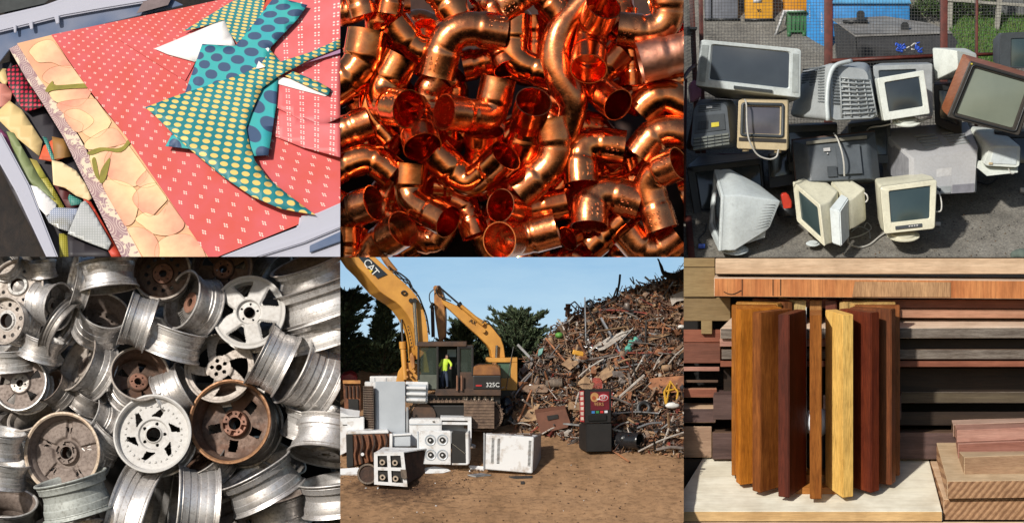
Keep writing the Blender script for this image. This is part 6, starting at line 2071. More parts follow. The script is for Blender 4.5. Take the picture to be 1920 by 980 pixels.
lg = meshobj('logo_plate', pl, mat('decal_navy', (.012, .022, .035), .4), boom, smooth=False)
ang = R(-50)
for ch, (u, v) in (('C', (103, 30)), ('A', (116, 47)), ('T', (130, 63))):
    M = Matrix.Translation(V(u, v, D1 + 46) - ex.location) @ Matrix.Rotation(R(90), 4, 'X') @ Matrix.Rotation(ang, 4, 'Z')
    text_mesh(ch, .20, mat('decal_white', (.75, .75, .72), .5), lg, M, extrude=.006, name='letter')
M = Matrix.Translation(V(112, 57, D1 + 49) - ex.location) @ Matrix.Rotation(R(90), 4, 'X')
bm = bmesh.new()
prism(bm, [V(u, v, D1 + 48) - ex.location for u, v in ((108, 53), (124, 56), (114, 66))], Vector((0, -.008, 0)))
fixn(bm)
meshobj('logo_triangle', bm, mat('decal_yellow', (.75, .5, .03), .5), lg, smooth=False)
bar(ex, [(150, -20, D1 - 10), (172, 20, D1 - 10), (205, 62, D1 - 10)], 12, YO, 'stick_cylinder')
bar(ex, [(180, 40, D1 + 10), (205, 62, D1 + 10), (228, 82, D1 + 15), (240, 98, D1 + 15), (262, 108, D1 + 15), (270, 128, D1 + 15), (290, 150, D1 + 20), (305, 185, D1 + 20), (320, 228, D1 + 20), (330, 290, D1 + 20)], 3, HOSE, 'hose')
bar(ex, [(185, 50, D1), (212, 62, D1), (232, 74, D1), (256, 95, D1), (266, 118, D1), (285, 140, D1)], 3, HOSE, 'hose')
bar(ex, [(196, 58, D1 + 5), (220, 84, D1 + 8), (246, 92, D1 + 8), (262, 122, D1 + 10)], 2.4, HOSE, 'hose')
for k in range(9):
    u, v = [(200, 62), (225, 84), (246, 104), (265, 124), (284, 148), (299, 178), (311, 205), (318, 240), (325, 280)][k]
    bar(ex, [(u - 4, v + 3, D1 + 30), (u + 4, v - 4, D1 + 30)], 2.6, HOSE, 'hose_clamp', 6)
bm = bmesh.new()
tube(bm, [V(237 + 9 * math.cos(t / 12 * 6.283), 138 + 7 * math.sin(t / 12 * 6.283), D1 + 46) - ex.location for t in range(12)], .014, n=6, closed=True)
meshobj('lifting_eye', bm, DK, boom)
bar(ex, [(262, 166, D1 + 30), (262, 166, D1 + 75)], 8, DK, 'boom_pin')
bar(ex, [(276, 166, D1 + 30), (276, 166, D1 + 75)], 9, DK, 'boom_pin')
bar(ex, [(274, 170, D1 + 62), (285, 330, D1 + 62)], 6.5, ST, 'piston_rod')
bar(ex, [(228, 235, D1 - 20), (232, 322, D1)], 4.5, DK, 'piston_rod')
bar(ex, [(232, 318, D1), (242, 455, D1 + 10)], 10, YE, 'boom_cylinder')
bar(ex, [(231, 316, D1 + 2), (233, 342, D1 + 2)], 12.5, YE, 'cylinder_cap')
poly(ex, [(206, 470), (216, 425), (236, 398), (262, 392), (286, 398), (292, 470)], D1, Vector((0, .35, 0)), YE, 'boom_foot')
poly(ex, [(258, 362), (266, 355), (275, 372), (278, 412), (266, 420), (260, 395)], D1 + 30, Vector((0, .1, 0)), YO, 'bracket')
for u, v in ((250, 420), (262, 440), (275, 425), (248, 445), (283, 450)):
    bar(ex, [(u, v, D1 + 5), (u, v, D1 + 22)], 4.5, YO, 'bolt', 8)
for k in range(7):
    bm = bmesh.new()
    box(bm, V(252 + k * 2.4, 262 + k * 12, D1 + 12) - ex.location + Vector((.0, 0, 0)), (.02, .02, .035))
    meshobj('boom_marking', bm, DK, boom, smooth=False)
# cab
glass_m, nt, b = nodes_of('cab_glass')
b.inputs['Base Color'].default_value = (.04, .06, .05, 1)
b.inputs['Roughness'].default_value = .05
b.inputs['Alpha'].default_value = .45
def cabbox(root, u0, v0, u1, v1, d, dep, m, name, bev=.01):
    bm = bmesh.new()
    a, c = V(u0, v0, d), V(u1, v1, d)
    box(bm, Vector(((a.x + c.x) / 2, a.y + PE.w(dep) / 2, (a.z + c.z) / 2)) - root.location, (abs(c.x - a.x), PE.w(dep), abs(a.z - c.z)), bevel=bev)
    return meshobj(name, bm, m, root, smooth=False)
cab = cabbox(ex, 284, 318, 466, 334, D1 + 95, 120, BR, 'cab_roof')
cabbox(ex, 300, 334, 470, 495, D1 + 5, 8, mat('cab_lining', (.016, .024, .020), .7), 'cab_back_wall', 0)
for a in ((286, 334, 294, 455), (356, 334, 364, 495), (432, 334, 442, 495), (484, 340, 492, 440)):
    cabbox(ex, a[0], a[1], a[2], a[3], D1 + 92, 10, DK, 'cab_pillar')
cabbox(ex, 436, 330, 490, 342, D1 + 90, 90, DK, 'cab_header')
cabbox(ex, 288, 438, 360, 490, D1 + 90, 80, mat('cab_green_grey', (.10, .11, .085), .6), 'cab_lower_panel')
cabbox(ex, 436, 428, 494, 495, D1 + 90, 85, BR, 'cab_side_panel')
for a in ((294, 336, 356, 438), (442, 342, 484, 428)):
    cabbox(ex, a[0], a[1], a[2], a[3], D1 + 86, 2, glass_m, 'cab_window', 0)
cabbox(ex, 396, 345, 428, 372, D1 + 14, 2, mat('far_window_sky', (.30, .45, .50), .3), 'far_window', 0)
poly(ex, [(298, 428), (312, 345), (318, 362), (330, 428)], D1 + 70, Vector((0, .02, 0)), mat('yellow_cloth', (.60, .50, .06), .7), 'cab_curtain', 0)
cabbox(ex, 366, 440, 384, 486, D1 + 40, 20, mat('seat_blue', (.03, .05, .08), .7), 'seat')
# house, platform
cabbox(ex, 352, 490, 592, 514, D1 + 96, 200, BR, 'platform')
poly(ex, [(490, 440), (492, 408), (510, 402), (575, 404), (588, 412), (592, 440)], D1 + 95, Vector((0, 1.0, 0)), mat('engine_hood_orange', (.30, .125, .035), .45, c2=(.14, .055, .025), scale=4), 'engine_hood')
cabbox(ex, 490, 440, 592, 492, D1 + 98, 190, DK, 'counterweight', .02)
M = Matrix.Translation(V(562, 475, D1 + 101) - ex.location) @ Matrix.Rotation(R(90), 4, 'X')
text_mesh('325C', .115, mat('decal_white', (.7, .7, .7), .5), ex, M, name='model_number')
bm = bmesh.new(); box(bm, V(511, 477, D1 + 100) - ex.location, (.11, .01, .03)); meshobj('red_badge', bm, mat('badge_red', (.45, .02, .02), .5), ex, smooth=False)
for u in (432, 448):
    bar(ex, [(u, 440, D1 + 105), (u, 495, D1 + 105)], 3.5, mat('rusty_rail_brown', (.22, .10, .055), .6), 'grab_rail', 8)
cabbox(ex, 300, 514, 590, 545, D1 + 70, 150, DK, 'turntable')
for u in (452, 463, 492, 508, 530, 556):
    cabbox(ex, u, 517, u + 9, 532, D1 + 78, 6, mat('chipped_pale', (.45, .38, .30), .7), 'carrier_roller', .005)
# tracks: belts round an elongated loop, with shoes
def track(root, u0, u1, v0, v1, d, w, name='track'):
    r = (v1 - v0) / 2
    path = []
    n = 10
    for k in range(n + 1):
        a = -math.pi / 2 + math.pi * k / n
        path.append((u1 - r + r * math.cos(a), (v0 + v1) / 2 + r * math.sin(a)))
    for k in range(n + 1):
        a = math.pi / 2 + math.pi * k / n
        path.append((u0 + r + r * math.cos(a), (v0 + v1) / 2 + r * math.sin(a)))
    P = [V(u, v, d) for u, v in path]
    P.append(P[0])
    P, L = resample(P, .075) if 'resample' in globals() else (P, 1)
    P = P[:-1]
    bm = bmesh.new()
    n = len(P)
    for i in range(n):
        t = (P[(i + 1) % n] - P[i - 1]).normalized()
        nr = Vector((t.z, 0, -t.x))
        M = Matrix((t, Vector((0, 1, 0)), nr)).transposed().to_4x4()
        M.translation = P[i] - root.location + Vector((0, PE.w(w) / 2, 0))
        cube(bm, M @ Matrix.Diagonal((.066, PE.w(w), .045, 1)))
        cube(bm, M @ Matrix.Translation((0, 0, -.03 if nr.z < 0 else .03)) @ Matrix.Diagonal((.016, PE.w(w), .04, 1)))
    fixn(bm)
    tr = meshobj(name, bm, TRK, root, smooth=False)
    bm = bmesh.new()
    a, c = V(u0 + r * .6, v0 + 14, d), V(u1 - r * .6, v1 - 14, d)
    box(bm, Vector(((a.x + c.x) / 2, a.y + PE.w(w) / 2, (a.z + c.z) / 2)) - root.location, (c.x - a.x, PE.w(w) * .7, a.z - c.z), bevel=.02)
    meshobj('track_frame', bm, DK, root, smooth=False)
    for uu in (u0 + r, u1 - r):
        bm = bmesh.new()
        lathe(bm, [(0, 0), (PE.w(r - 9), 0), (PE.w(r - 9), -PE.w(w) * .9), (0, -PE.w(w) * .9)], 24, Matrix.Translation(V(uu, (v0 + v1) / 2, d + 1) - root.location) @ Matrix.Rotation(R(90), 4, 'X'))
        fixn(bm)
        meshobj('idler_wheel', bm, BR, root)
    return tr
track(ex, 256, 596, 535, 640, D1 + 95, 60)
track(ex, 280, 590, 520, 600, D1 - 60, 60)
# wide end of the near track seen from the front: shoes stacked
bm = bmesh.new()
for k in range(9):
    v = 540 + k * 11
    box(bm, V(512, v, D1 + 112) - ex.location, (PE.w(108), .10, PE.w(8.5)))
    box(bm, V(512, v + 4, D1 + 118) - ex.location, (PE.w(108), .06, PE.w(2)))
fixn(bm)
meshobj('track_front', bm, TRK, ex, smooth=False)
# second excavator
e2 = empty('excavator', 'smaller yellow excavator behind, its boom bent down to the right and stick upright', 'excavator', 'excavators in the yard', loc=V(590, 600, 40))
D2 = 30
poly(e2, [(347, 122), (352, 114), (362, 111), (372, 125), (384, 160), (388, 225), (386, 300), (368, 318), (362, 300), (352, 230), (347, 185)], D2, Vector((.03, .22, 0)), YO, 'stick')
poly(e2, [(376, 166), (388, 165), (440, 190), (500, 222), (545, 250), (575, 278), (592, 303), (603, 335), (608, 376), (560, 376), (556, 352), (545, 333), (516, 304), (480, 272), (446, 240), (412, 208), (380, 180)], D2 + 10, Vector((-.05, .25, .02)), YE, 'boom')
bar(e2, [(362, 113, D2 + 20), (437, 178, D2 + 20)], 3.5, DK, 'piston_rod')
bar(e2, [(437, 178, D2 + 20), (528, 255, D2 + 20)], 7.5, YE, 'stick_cylinder')
bar(e2, [(436, 176, D2 + 20), (444, 184, D2 + 20)], 10, DK, 'cylinder_cap')
bar(e2, [(341, 190, D2 + 10), (344, 300, D2 + 10)], 7, BR, 'bucket_cylinder')
bar(e2, [(345, 175, D2 + 15), (335, 195, D2 + 15)], 7, DK, 'linkage')
bar(e2, [(347, 125, D2 + 15), (332, 140, D2 + 15), (331, 165, D2 + 15), (342, 185, D2 + 15)], 2, HOSE, 'hose')
bar(e2, [(362, 112, D2 + 22), (355, 130, D2 + 25), (366, 150, D2 + 25), (385, 158, D2 + 25), (410, 168, D2 + 25)], 2.4, HOSE, 'hose')
bar(e2, [(520, 250, D2 + 25), (540, 240, D2 + 25), (560, 262, D2 + 25), (590, 300, D2 + 22)], 2.4, HOSE, 'hose')
bar(e2, [(353, 120, D2 + 5), (353, 120, D2 + 25)], 9, YO, 'stick_pin')
bar(e2, [(528, 276, D2 + 10), (528, 276, D2 + 25)], 8, YE, 'boom_pin')
bar(e2, [(577, 330, D2 + 20), (575, 376, D2 + 20)], 5, ST, 'piston_rod')
M = Matrix.Translation(V(488, 244, D2 + 14) - e2.location) @ Matrix.Rotation(R(90), 4, 'X') @ Matrix.Rotation(R(-30), 4, 'Z')
text_mesh('AX', .10, DK, e2, M, name='lettering')
cabbox(e2, 536, 376, 652, 392, D2 + 60, 120, YE, 'cab_roof')
cabbox(e2, 628, 392, 652, 494, D2 + 58, 110, YE, 'rear_pillar')
cabbox(e2, 560, 390, 576, 470, D2 + 58, 10, YO, 'front_pillar')
cabbox(e2, 576, 450, 630, 494, D2 + 58, 110, YE, 'body_panel')
cabbox(e2, 576, 392, 628, 450, D2 + 50, 3, mat('cab_glass_green', (.07, .13, .09), .15), 'cab_window', 0)
cabbox(e2, 540, 490, 650, 560, D2 + 50, 110, DK, 'undercarriage')
for k in range(5):
    cabbox(e2, 548 + k * 8, 396 + 0 * k, 551 + k * 8, 400, D2 + 62, 4, DK, 'roof_bolt', 0)
bar(e2, [(612, 490, D2 + 62), (620, 430, D2 + 62), (638, 335, D2 + 62)], 1.6, ST, 'handrail', 6, False)

# the worker in the open cab doorway
def skin_person(label):
    me = bpy.data.meshes.new('person')
    U = PE.w(1)
    base = V(385, 488, D1 + 60)
    J = {'pel': (0, 62), 'spine': (1, 80), 'chest': (4, 96), 'neck': (8, 107), 'head': (11, 116), 'headt': (12, 124),
         'shl': (-5, 101), 'ell': (-14, 86), 'hal': (-20, 76), 'shr': (16, 100), 'elr': (26, 86), 'har': (22, 74),
         'hpl': (-5, 60), 'knl': (-9, 33), 'anl': (-6, 6), 'tol': (-14, 2), 'hpr': (6, 60), 'knr': (10, 33), 'anr': (11, 6), 'tor': (4, 2)}
    dp = {'ell': 6, 'hal': 12, 'elr': 8, 'har': 14, 'tol': 6, 'tor': 6, 'knl': 4, 'knr': 4}
    rad = {'pel': 10, 'spine': 10.5, 'chest': 12, 'neck': 4.5, 'head': 8, 'headt': 6, 'shl': 6, 'ell': 4.6, 'hal': 3.4, 'shr': 6, 'elr': 4.6, 'har': 3.4,
           'hpl': 8, 'knl': 6, 'anl': 4, 'tol': 3.6, 'hpr': 8, 'knr': 6, 'anr': 4, 'tor': 3.6}
    names = list(J)
    vs_ = [Vector((J[k][0] * U, -dp.get(k, 0) * U, J[k][1] * U)) for k in names]
    E = [('pel', 'spine'), ('spine', 'chest'), ('chest', 'neck'), ('neck', 'head'), ('head', 'headt'), ('chest', 'shl'), ('shl', 'ell'), ('ell', 'hal'),
         ('chest', 'shr'), ('shr', 'elr'), ('elr', 'har'), ('pel', 'hpl'), ('hpl', 'knl'), ('knl', 'anl'), ('anl', 'tol'), ('pel', 'hpr'), ('hpr', 'knr'), ('knr', 'anr'), ('anr', 'tor')]
    # five short fingers on each hand
    for h, s in (('hal', -1), ('har', -1)):
        hp = vs_[names.index(h)]
        for q in range(5):
            nm = h + str(q)
            names.append(nm)
            vs_.append(hp + Vector(((q - 2) * 1.5, -2.5, -4.6 if q else -2)) * U)
            rad[nm] = .9
            E.append((h, nm))
    me.from_pydata([tuple(v) for v in vs_], [(names.index(a), names.index(b_)) for a, b_ in E], [])
    o = bpy.data.objects.new('person', me)
    COL.objects.link(o)
    sk_ = o.modifiers.new('skin', 'SKIN')
    o.modifiers.new('sub', 'SUBSURF').levels = 2
    for i, n_ in enumerate(names):
        me.skin_vertices[0].data[i].radius = (rad[n_] * U, rad[n_] * U)
    me.skin_vertices[0].data[0].use_root = True
    dg = bpy.context.evaluated_depsgraph_get()
    nm_ = bpy.data.meshes.new_from_object(o.evaluated_get(dg))
    bpy.data.objects.remove(o)
    vest = mat('hi_vis_yellow', (.62, .85, .06), .6)
    jeans = mat('work_trousers_dark', (.035, .05, .085), .8)
    skin = mat('skin_tone', (.42, .24, .16), .6)
    hair = mat('dark_hair', (.02, .015, .012), .6)
    boot = mat('boot_leather', (.03, .022, .016), .6)
    for m_ in (vest, jeans, skin, hair, boot):
        nm_.materials.append(m_)
    for p in nm_.polygons:
        c = p.center / U
        p.use_smooth = True
        p.material_index = 4 if c.z < 8 else 1 if c.z < 64 else 2 if (c.z < 80 and (c.x < -16 or c.x > 19)) else 0 if c.z < 106 else (2 if (c.z < 118 and c.x < 12) else 3)
    o = bpy.data.objects.new('person', nm_)
    o.location = base
    link(o)
    tag(o, label, 'person')
    # eyes, nose, ear
    bm = bmesh.new()
    for q, (x, z_, r_) in enumerate(((5.5, 118, 1.0), (5.0, 114, 1.3))):
        bmesh.ops.create_uvsphere(bm, u_segments=8, v_segments=6, radius=r_ * U, matrix=Matrix.Translation((x * U, -6 * U, z_ * U)))
    meshobj('face', bm, skin, o)
    return o
skin_person('worker in a bright yellow-green top and dark trousers standing in the excavator cab doorway')

# ------------------------------------------------------------- appliances
WH_ = mat('white_enamel', (.70, .70, .70), .4, c2=(.34, .26, .19), scale=5, lo=.53, hi=.76, bumps=.10)
GW = mat('grey_enamel', (.50, .53, .56), .35, c2=(.42, .45, .48), scale=2)
RU = mat('rust_brown', (.23, .085, .035), .8, c2=(.09, .035, .018), scale=7, bumps=.4)
RD = mat('rust_dark', (.07, .035, .022), .85, c2=(.03, .018, .013), scale=9, bumps=.4)
SO = mat('soot_black', (.02, .018, .016), .8)
TL_ = mat('coil_taupe', (.20, .15, .11), .8, c2=(.09, .07, .055), scale=14, stretch=(1, 1, .3), bumps=.5)
def hexa(root, f4, b4, m, name, bev=.012, ms=None):
    bm = bmesh.new()
    A = [bm.verts.new(V(*p) - root.location) for p in f4]
    B = [bm.verts.new(V(*p) - root.location) for p in b4]
    bm.faces.new(A); bm.faces.new(B[::-1])
    for i in range(4):
        f = bm.faces.new((A[i], B[i], B[(i + 1) % 4], A[(i + 1) % 4]))
        if ms: f.material_index = ms[i]
    fixn(bm)
    if bev:
        bmesh.ops.bevel(bm, geom=bm.edges[:], offset=bev, segments=2, affect='EDGES', clamp_overlap=True)
    return meshobj(name, bm, m, root, smooth=False)
def face_pt(q, x, y, push=0):
    a = [V(*p) for p in q]
    p = (a[0] * (1 - x) + a[1] * x) * (1 - y) + (a[3] * (1 - x) + a[2] * x) * y
    return p + Vector((0, -push, 0))
def panel_(root, q, x0, y0, x1, y1, push, th, m, name, bev=0):
    bm = bmesh.new()
    prism(bm, [face_pt(q, x, y, push) - root.location for x, y in ((x0, y0), (x1, y0), (x1, y1), (x0, y1))], Vector((0, -th, 0)))
    fixn(bm)
    if bev:
        bmesh.ops.bevel(bm, geom=bm.edges[:], offset=bev, segments=1, affect='EDGES')
    return meshobj(name, bm, m, root, smooth=False)
AG = 'scrapped appliances'
def app(name, cat, label, u, v, d):
    return empty(name, label, cat, AG, loc=V(u, v, d))
# tall fridge
a = app('refrigerator', 'fridge', 'tallest scrapped fridge, its back coils brown and its side plain pale grey', 165, 655, 320)
hexa(a, [(133, 462, 340), (243, 462, 325), (244, 655, 325), (135, 642, 340)], [(92, 462, 250), (200, 462, 235), (200, 640, 235), (94, 632, 250)], [GW, WH_], 'body', ms=[1, 0, 0, 1])
q = [(88, 478, 262), (126, 478, 345), (128, 636, 345), (90, 634, 262)]
panel_(a, q, 0, 0, 1, 1, .05, .05, TL_, 'coil_panel')
bm = bmesh.new()
for k in range(18):
    y = .03 + k * .054
    tube(bm, [face_pt(q, .05, y, .12) - a.location, face_pt(q, .95, y, .12) - a.location], .011, n=5)
meshobj('condenser_coil', bm, RD, a)
# shelf unit
a = app('fridge_door', 'fridge door', 'white open fridge door with shelf racks beside the tallest fridge', 285, 545, 290)
hexa(a, [(243, 462, 300), (326, 464, 300), (323, 542, 300), (243, 540, 300)], [(243, 462, 270), (326, 464, 270), (323, 542, 270), (243, 540, 270)], WH_, 'door_panel')
q = [(243, 462, 302), (326, 464, 302), (323, 542, 302), (243, 540, 302)]
panel_(a, q, .06, .12, .92, .92, .0, .01, GW, 'door_lining')
for y in (.22, .5, .78):
    panel_(a, q, .04, y, .93, y + .13, .01, .08, WH_, 'shelf_rack', .01)
# rust-orange oven far left
a = app('oven', 'oven', 'rusty oven with an orange top rail at the back left', 45, 565, 230)
hexa(a, [(14, 466, 240), (78, 466, 240), (80, 575, 240), (20, 575, 240)], [(14, 462, 200), (78, 462, 200), (80, 560, 200), (20, 560, 200)], RU, 'body')
q = [(14, 466, 242), (78, 466, 242), (80, 575, 242), (20, 575, 242)]
panel_(a, q, 0, -.08, 1, .03, .01, .05, YO, 'top_rail')
panel_(a, q, .25, .55, .85, .95, .01, .01, SO, 'oven_opening')
for k in range(4):
    panel_(a, q, .12 + k * .22, .1, .2 + k * .22, .5, .01, .02, RD, 'rust_strip')
# white crate stuff
a = app('washing_machine', 'washing machine', 'white boxy appliance at the left edge with a crumpled lid lying on top', 45, 752, 330)
hexa(a, [(-40, 594, 345), (92, 592, 345), (92, 690, 345), (-40, 755, 345)], [(-30, 588, 260), (90, 588, 260), (90, 680, 260), (-30, 680, 260)], WH_, 'body')
hexa(a, [(-40, 560, 350), (40, 588, 350), (76, 592, 350), (-40, 596, 350)], [(-40, 540, 290), (20, 560, 290), (78, 568, 290), (-40, 575, 290)], WH_, 'crumpled_lid')
M = Matrix.Translation(V(22, 622, 346) - a.location) @ Matrix.Rotation(R(90), 4, 'X')
panel_(a, [(-40, 594, 346), (92, 592, 346), (92, 690, 346), (-40, 690, 346)], .40, .27, .52, .30, .0, .004, SO, 'scribble')
for n_, (u0, v0, u1, v1, lab) in enumerate(((0, 440, 70, 458, 'dark red bonnet of a scrapped car far behind the oven at the left'),)):
    b_ = empty('car_bonnet', lab, 'car part', loc=V(30, 460, 60))
    poly(b_, [(2, 460), (10, 440), (40, 432), (60, 442), (66, 460)], 60, Vector((0, .3, .05)), mat('car_red', (.28, .02, .03), .3), 'bonnet')
a = empty('container', 'long white container roof showing behind the tallest fridge', 'container', loc=V(165, 470, 40))
cabbox(a, 112, 443, 212, 480, 60, 60, WH_, 'roof', .02)
cabbox(a, 128, 448, 131, 470, 62, 4, GW, 'roof_seam', 0)
cabbox(a, 170, 448, 173, 470, 62, 4, GW, 'roof_seam', 0)
# rusty cooker back
a = app('cooker', 'cooker', 'cooker with a rusty stripped back and white top, behind the lattice stove', 110, 775, 380)
hexa(a, [(25, 654, 395), (195, 652, 395), (194, 740, 395), (28, 778, 395)], [(30, 645, 330), (190, 645, 330), (190, 720, 330), (30, 740, 330)], RU, 'body')
hexa(a, [(27, 646, 400), (180, 640, 400), (182, 652, 400), (27, 656, 400)], [(30, 634, 330), (178, 634, 330), (178, 640, 330), (30, 640, 330)], WH_, 'hob_top')
q = [(25, 654, 397), (195, 652, 397), (194, 740, 397), (28, 778, 397)]
panel_(a, q, .0, .02, .14, .98, 0, .02, SO, 'scorched_panel')
panel_(a, q, .94, .0, 1.0, 1.0, 0, .03, WH_, 'edge_trim')
for k in range(6):
    bm = bmesh.new()
    x = .2 + k * .13
    tube(bm, catmull([face_pt(q, x, .02, .03) - a.location, face_pt(q, x + .03, .35, .05) - a.location, face_pt(q, x - .02, .65, .04) - a.location, face_pt(q, x + .02, .98, .03) - a.location], 4), .022, n=6)
    meshobj('rust_pipe', bm, [RU, RD][k % 2], a)
bar(a, [(85, 728, 405), (85, 728, 412)], 6, WH_, 'valve', 12)
# lattice stove front
a = app('stove', 'stove', 'small stove lying on its side with four square openings, nearest the viewer', 190, 848, 520)
fq = [(127, 722, 530), (236, 720, 530), (250, 847, 530), (128, 838, 530)]
bm = bmesh.new()
def strip(x0, y0, x1, y1):
    prism(bm, [face_pt(fq, x, y) - a.location for x, y in ((x0, y0), (x1, y0), (x1, y1), (x0, y1))], Vector((0, .06, 0)))
strip(0, 0, 1, .10); strip(0, .90, 1, 1); strip(0, .10, .12, .90); strip(.88, .10, 1, .90); strip(.43, .10, .54, .90); strip(.12, .45, .43, .55); strip(.54, .45, .88, .55)
fixn(bm)
meshobj('front_frame', bm, WH_, a, smooth=False)
hexa(a, [(131, 727, 523), (232, 725, 523), (245, 842, 523), (132, 833, 523)], [(150, 712, 430), (325, 712, 430), (312, 800, 430), (150, 800, 430)], [SO, RD], 'burnt_body', ms=[0, 1, 0, 0])
hexa(a, [(127, 722, 531), (236, 720, 531), (236, 724, 531), (127, 726, 531)], [(160, 702, 430), (330, 704, 430), (330, 710, 430), (160, 708, 430)], WH_, 'top_sheet')
panel_(a, fq, .84, .50, 1.02, .74, .02, .05, TL_, 'rusted_strap')
for x, y in ((.27, .30), (.68, .31), (.26, .76), (.66, .78)):
    bm = bmesh.new()
    lathe(bm, [(.025, .10), (.05, .10), (.055, .02), (.03, -.02)], 14, Matrix.Translation(face_pt(fq, x, y, -.06) - a.location) @ Matrix.Rotation(R(90), 4, 'X'))
    fixn(bm)
    meshobj('burner', bm, mat('burner_pale', (.45, .36, .27), .6), a)
# four burner stove
a = app('stove', 'stove', 'white stove tipped on its side showing four round burners', 370, 768, 430)
fq = [(293, 645, 440), (410, 645, 440), (410, 768, 440), (294, 765, 440)]
hexa(a, fq, [(290, 640, 430), (405, 640, 430), (405, 760, 430), (290, 760, 430)], WH_, 'hob_plate')
for x, y in ((.34, .26), (.72, .25), (.35, .70), (.72, .70)):
    M = Matrix.Translation(face_pt(fq, x, y, .0) - a.location) @ Matrix.Rotation(R(90), 4, 'X')
    bm = bmesh.new()
    lathe(bm, [(.075, .004), (.095, .012), (.105, .004), (.10, -.005)], 24, M)
    fixn(bm)
    bo = meshobj('burner_dish', bm, GW, a)
    bm = bmesh.new()
    lathe(bm, [(.022, .03), (.050, .028), (.052, .0), (.0, .0)], 20, M)
    fixn(bm)
    meshobj('burner_ring', bm, SO, bo)
    bm = bmesh.new()
    lathe(bm, [(0, .034), (.018, .034), (.02, 0)], 12, M)
    fixn(bm)
    meshobj('burner_cap', bm, WH_, bo)
hexa(a, [(411, 650, 436), (472, 652, 436), (470, 762, 436), (411, 766, 436)], [(415, 640, 380), (478, 645, 380), (476, 740, 380), (415, 740, 380)], SO, 'open_body')
hexa(a, [(462, 648, 442), (474, 648, 442), (476, 765, 442), (464, 766, 442)], [(470, 640, 380), (480, 640, 380), (482, 745, 380), (472, 745, 380)], WH_, 'door_edge')
bar(a, [(415, 690, 439), (460, 725, 439)], 1.5, ST, 'wire_rack', 5)
bar(a, [(413, 764, 442), (470, 764, 442)], 3.5, WH_, 'bottom_rail', 6)
hexa(a, [(284, 648, 436), (292, 648, 440), (293, 764, 440), (286, 760, 436)], [(286, 642, 420), (292, 642, 420), (293, 758, 420), (288, 755, 420)], GW, 'side_rim')
# panels behind
a = app('freezer', 'freezer', 'low white chest with a plain front between the tallest fridge and the open cabinet', 315, 700, 330)
hexa(a, [(256, 600, 345), (371, 600, 345), (371, 700, 345), (258, 700, 345)], [(260, 594, 290), (368, 594, 290), (368, 690, 290), (262, 690, 290)], WH_, 'body')
panel_(a, [(256, 600, 346), (371, 600, 346), (371, 700, 346), (258, 700, 346)], 0, .16, 1, .20, 0, .01, GW, 'seam')
panel_(a, [(256, 600, 346), (371, 600, 346), (371, 700, 346), (258, 700, 346)], .74, .06, .80, .10, 0, .02, ST, 'lock')
a = app('cabinet_fridge', 'fridge', 'white fridge cabinet with its door off and grey lining showing', 428, 692, 330)
q = [(370, 592, 345), (484, 594, 345), (484, 690, 345), (370, 690, 345)]
bm = bmesh.new()
for x0, y0, x1, y1 in ((0, 0, 1, .12), (0, .12, .04, 1), (.88, .12, 1, 1)):
    prism(bm, [face_pt(q, x, y) - a.location for x, y in ((x0, y0), (x1, y0), (x1, y1), (x0, y1))], Vector((0, .3, .02)))
fixn(bm)
meshobj('shell', bm, WH_, a, smooth=False)
panel_(a, q, .03, .1, .9, 1, -.22, .01, mat('lining_grey', (.36, .37, .38), .5), 'lining')
panel_(a, q, .03, .18, .88, .28, -.1, .08, WH_, 'shelf')
a = app('tub', 'tub', 'small pale grey tub between the cooker and the white chest', 228, 700, 380)
hexa(a, [(192, 656, 392), (262, 652, 392), (262, 700, 392), (196, 700, 392)], [(196, 648, 340), (260, 648, 340), (260, 690, 340), (198, 690, 340)], GW, 'body')
panel_(a, [(192, 656, 393), (262, 652, 393), (262, 700, 393), (196, 700, 393)], -.03, -.03, 1.03, .12, 0, .03, WH_, 'rim', .005)
bar(empty('metal_post', 'upright pale metal strip beside the tallest fridge', 'post', loc=V(250, 650, 320)), [(250, 556, 330), (250, 652, 330)], 4, mat('dull_zinc', (.35, .36, .37), .5), 'strip', 4)
# the white boxy appliance at right
a = app('heater_cabinet', 'appliance', 'white cabinet with columns of vent slots standing alone on the dirt', 625, 795, 430)
fq = [(536, 655, 440), (712, 666, 450), (706, 798, 450), (532, 783, 440)]
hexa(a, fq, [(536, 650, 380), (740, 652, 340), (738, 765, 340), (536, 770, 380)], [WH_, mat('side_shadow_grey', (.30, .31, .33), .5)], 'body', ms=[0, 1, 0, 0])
for x0 in (.13, .25, .90):
    bm = bmesh.new()
    for k in range(20):
        y = .10 + k * .036
        prism(bm, [face_pt(fq, x, yy, .002) - a.location for x, yy in ((x0, y), (x0 + .055, y), (x0 + .055, y + .018), (x0, y + .018))], Vector((0, -.004, 0)))
    fixn(bm)
    meshobj('vent_slots', bm, SO, a, smooth=False)
bm = bmesh.new()
rs = random.Random(8)
for k in range(14):
    u = rs.uniform(545, 725)
    box(bm, V(u, 652 + rs.uniform(-3, 4) + (u - 540) * .02, rs.uniform(375, 430)) - a.location, (rs.uniform(.05, .25), .05, .025), rot=Matrix.Rotation(rs.uniform(-.3, .3), 4, 'Z'), mi=rs.choice((0, 1)))
fixn(bm)
meshobj('broken_top', bm, [RD, TL_], a, smooth=False)
bar(a, [(531, 650, 442), (530, 784, 442)], 3, mat('dull_zinc', (.35, .36, .37), .5), 'edge_strip', 5)
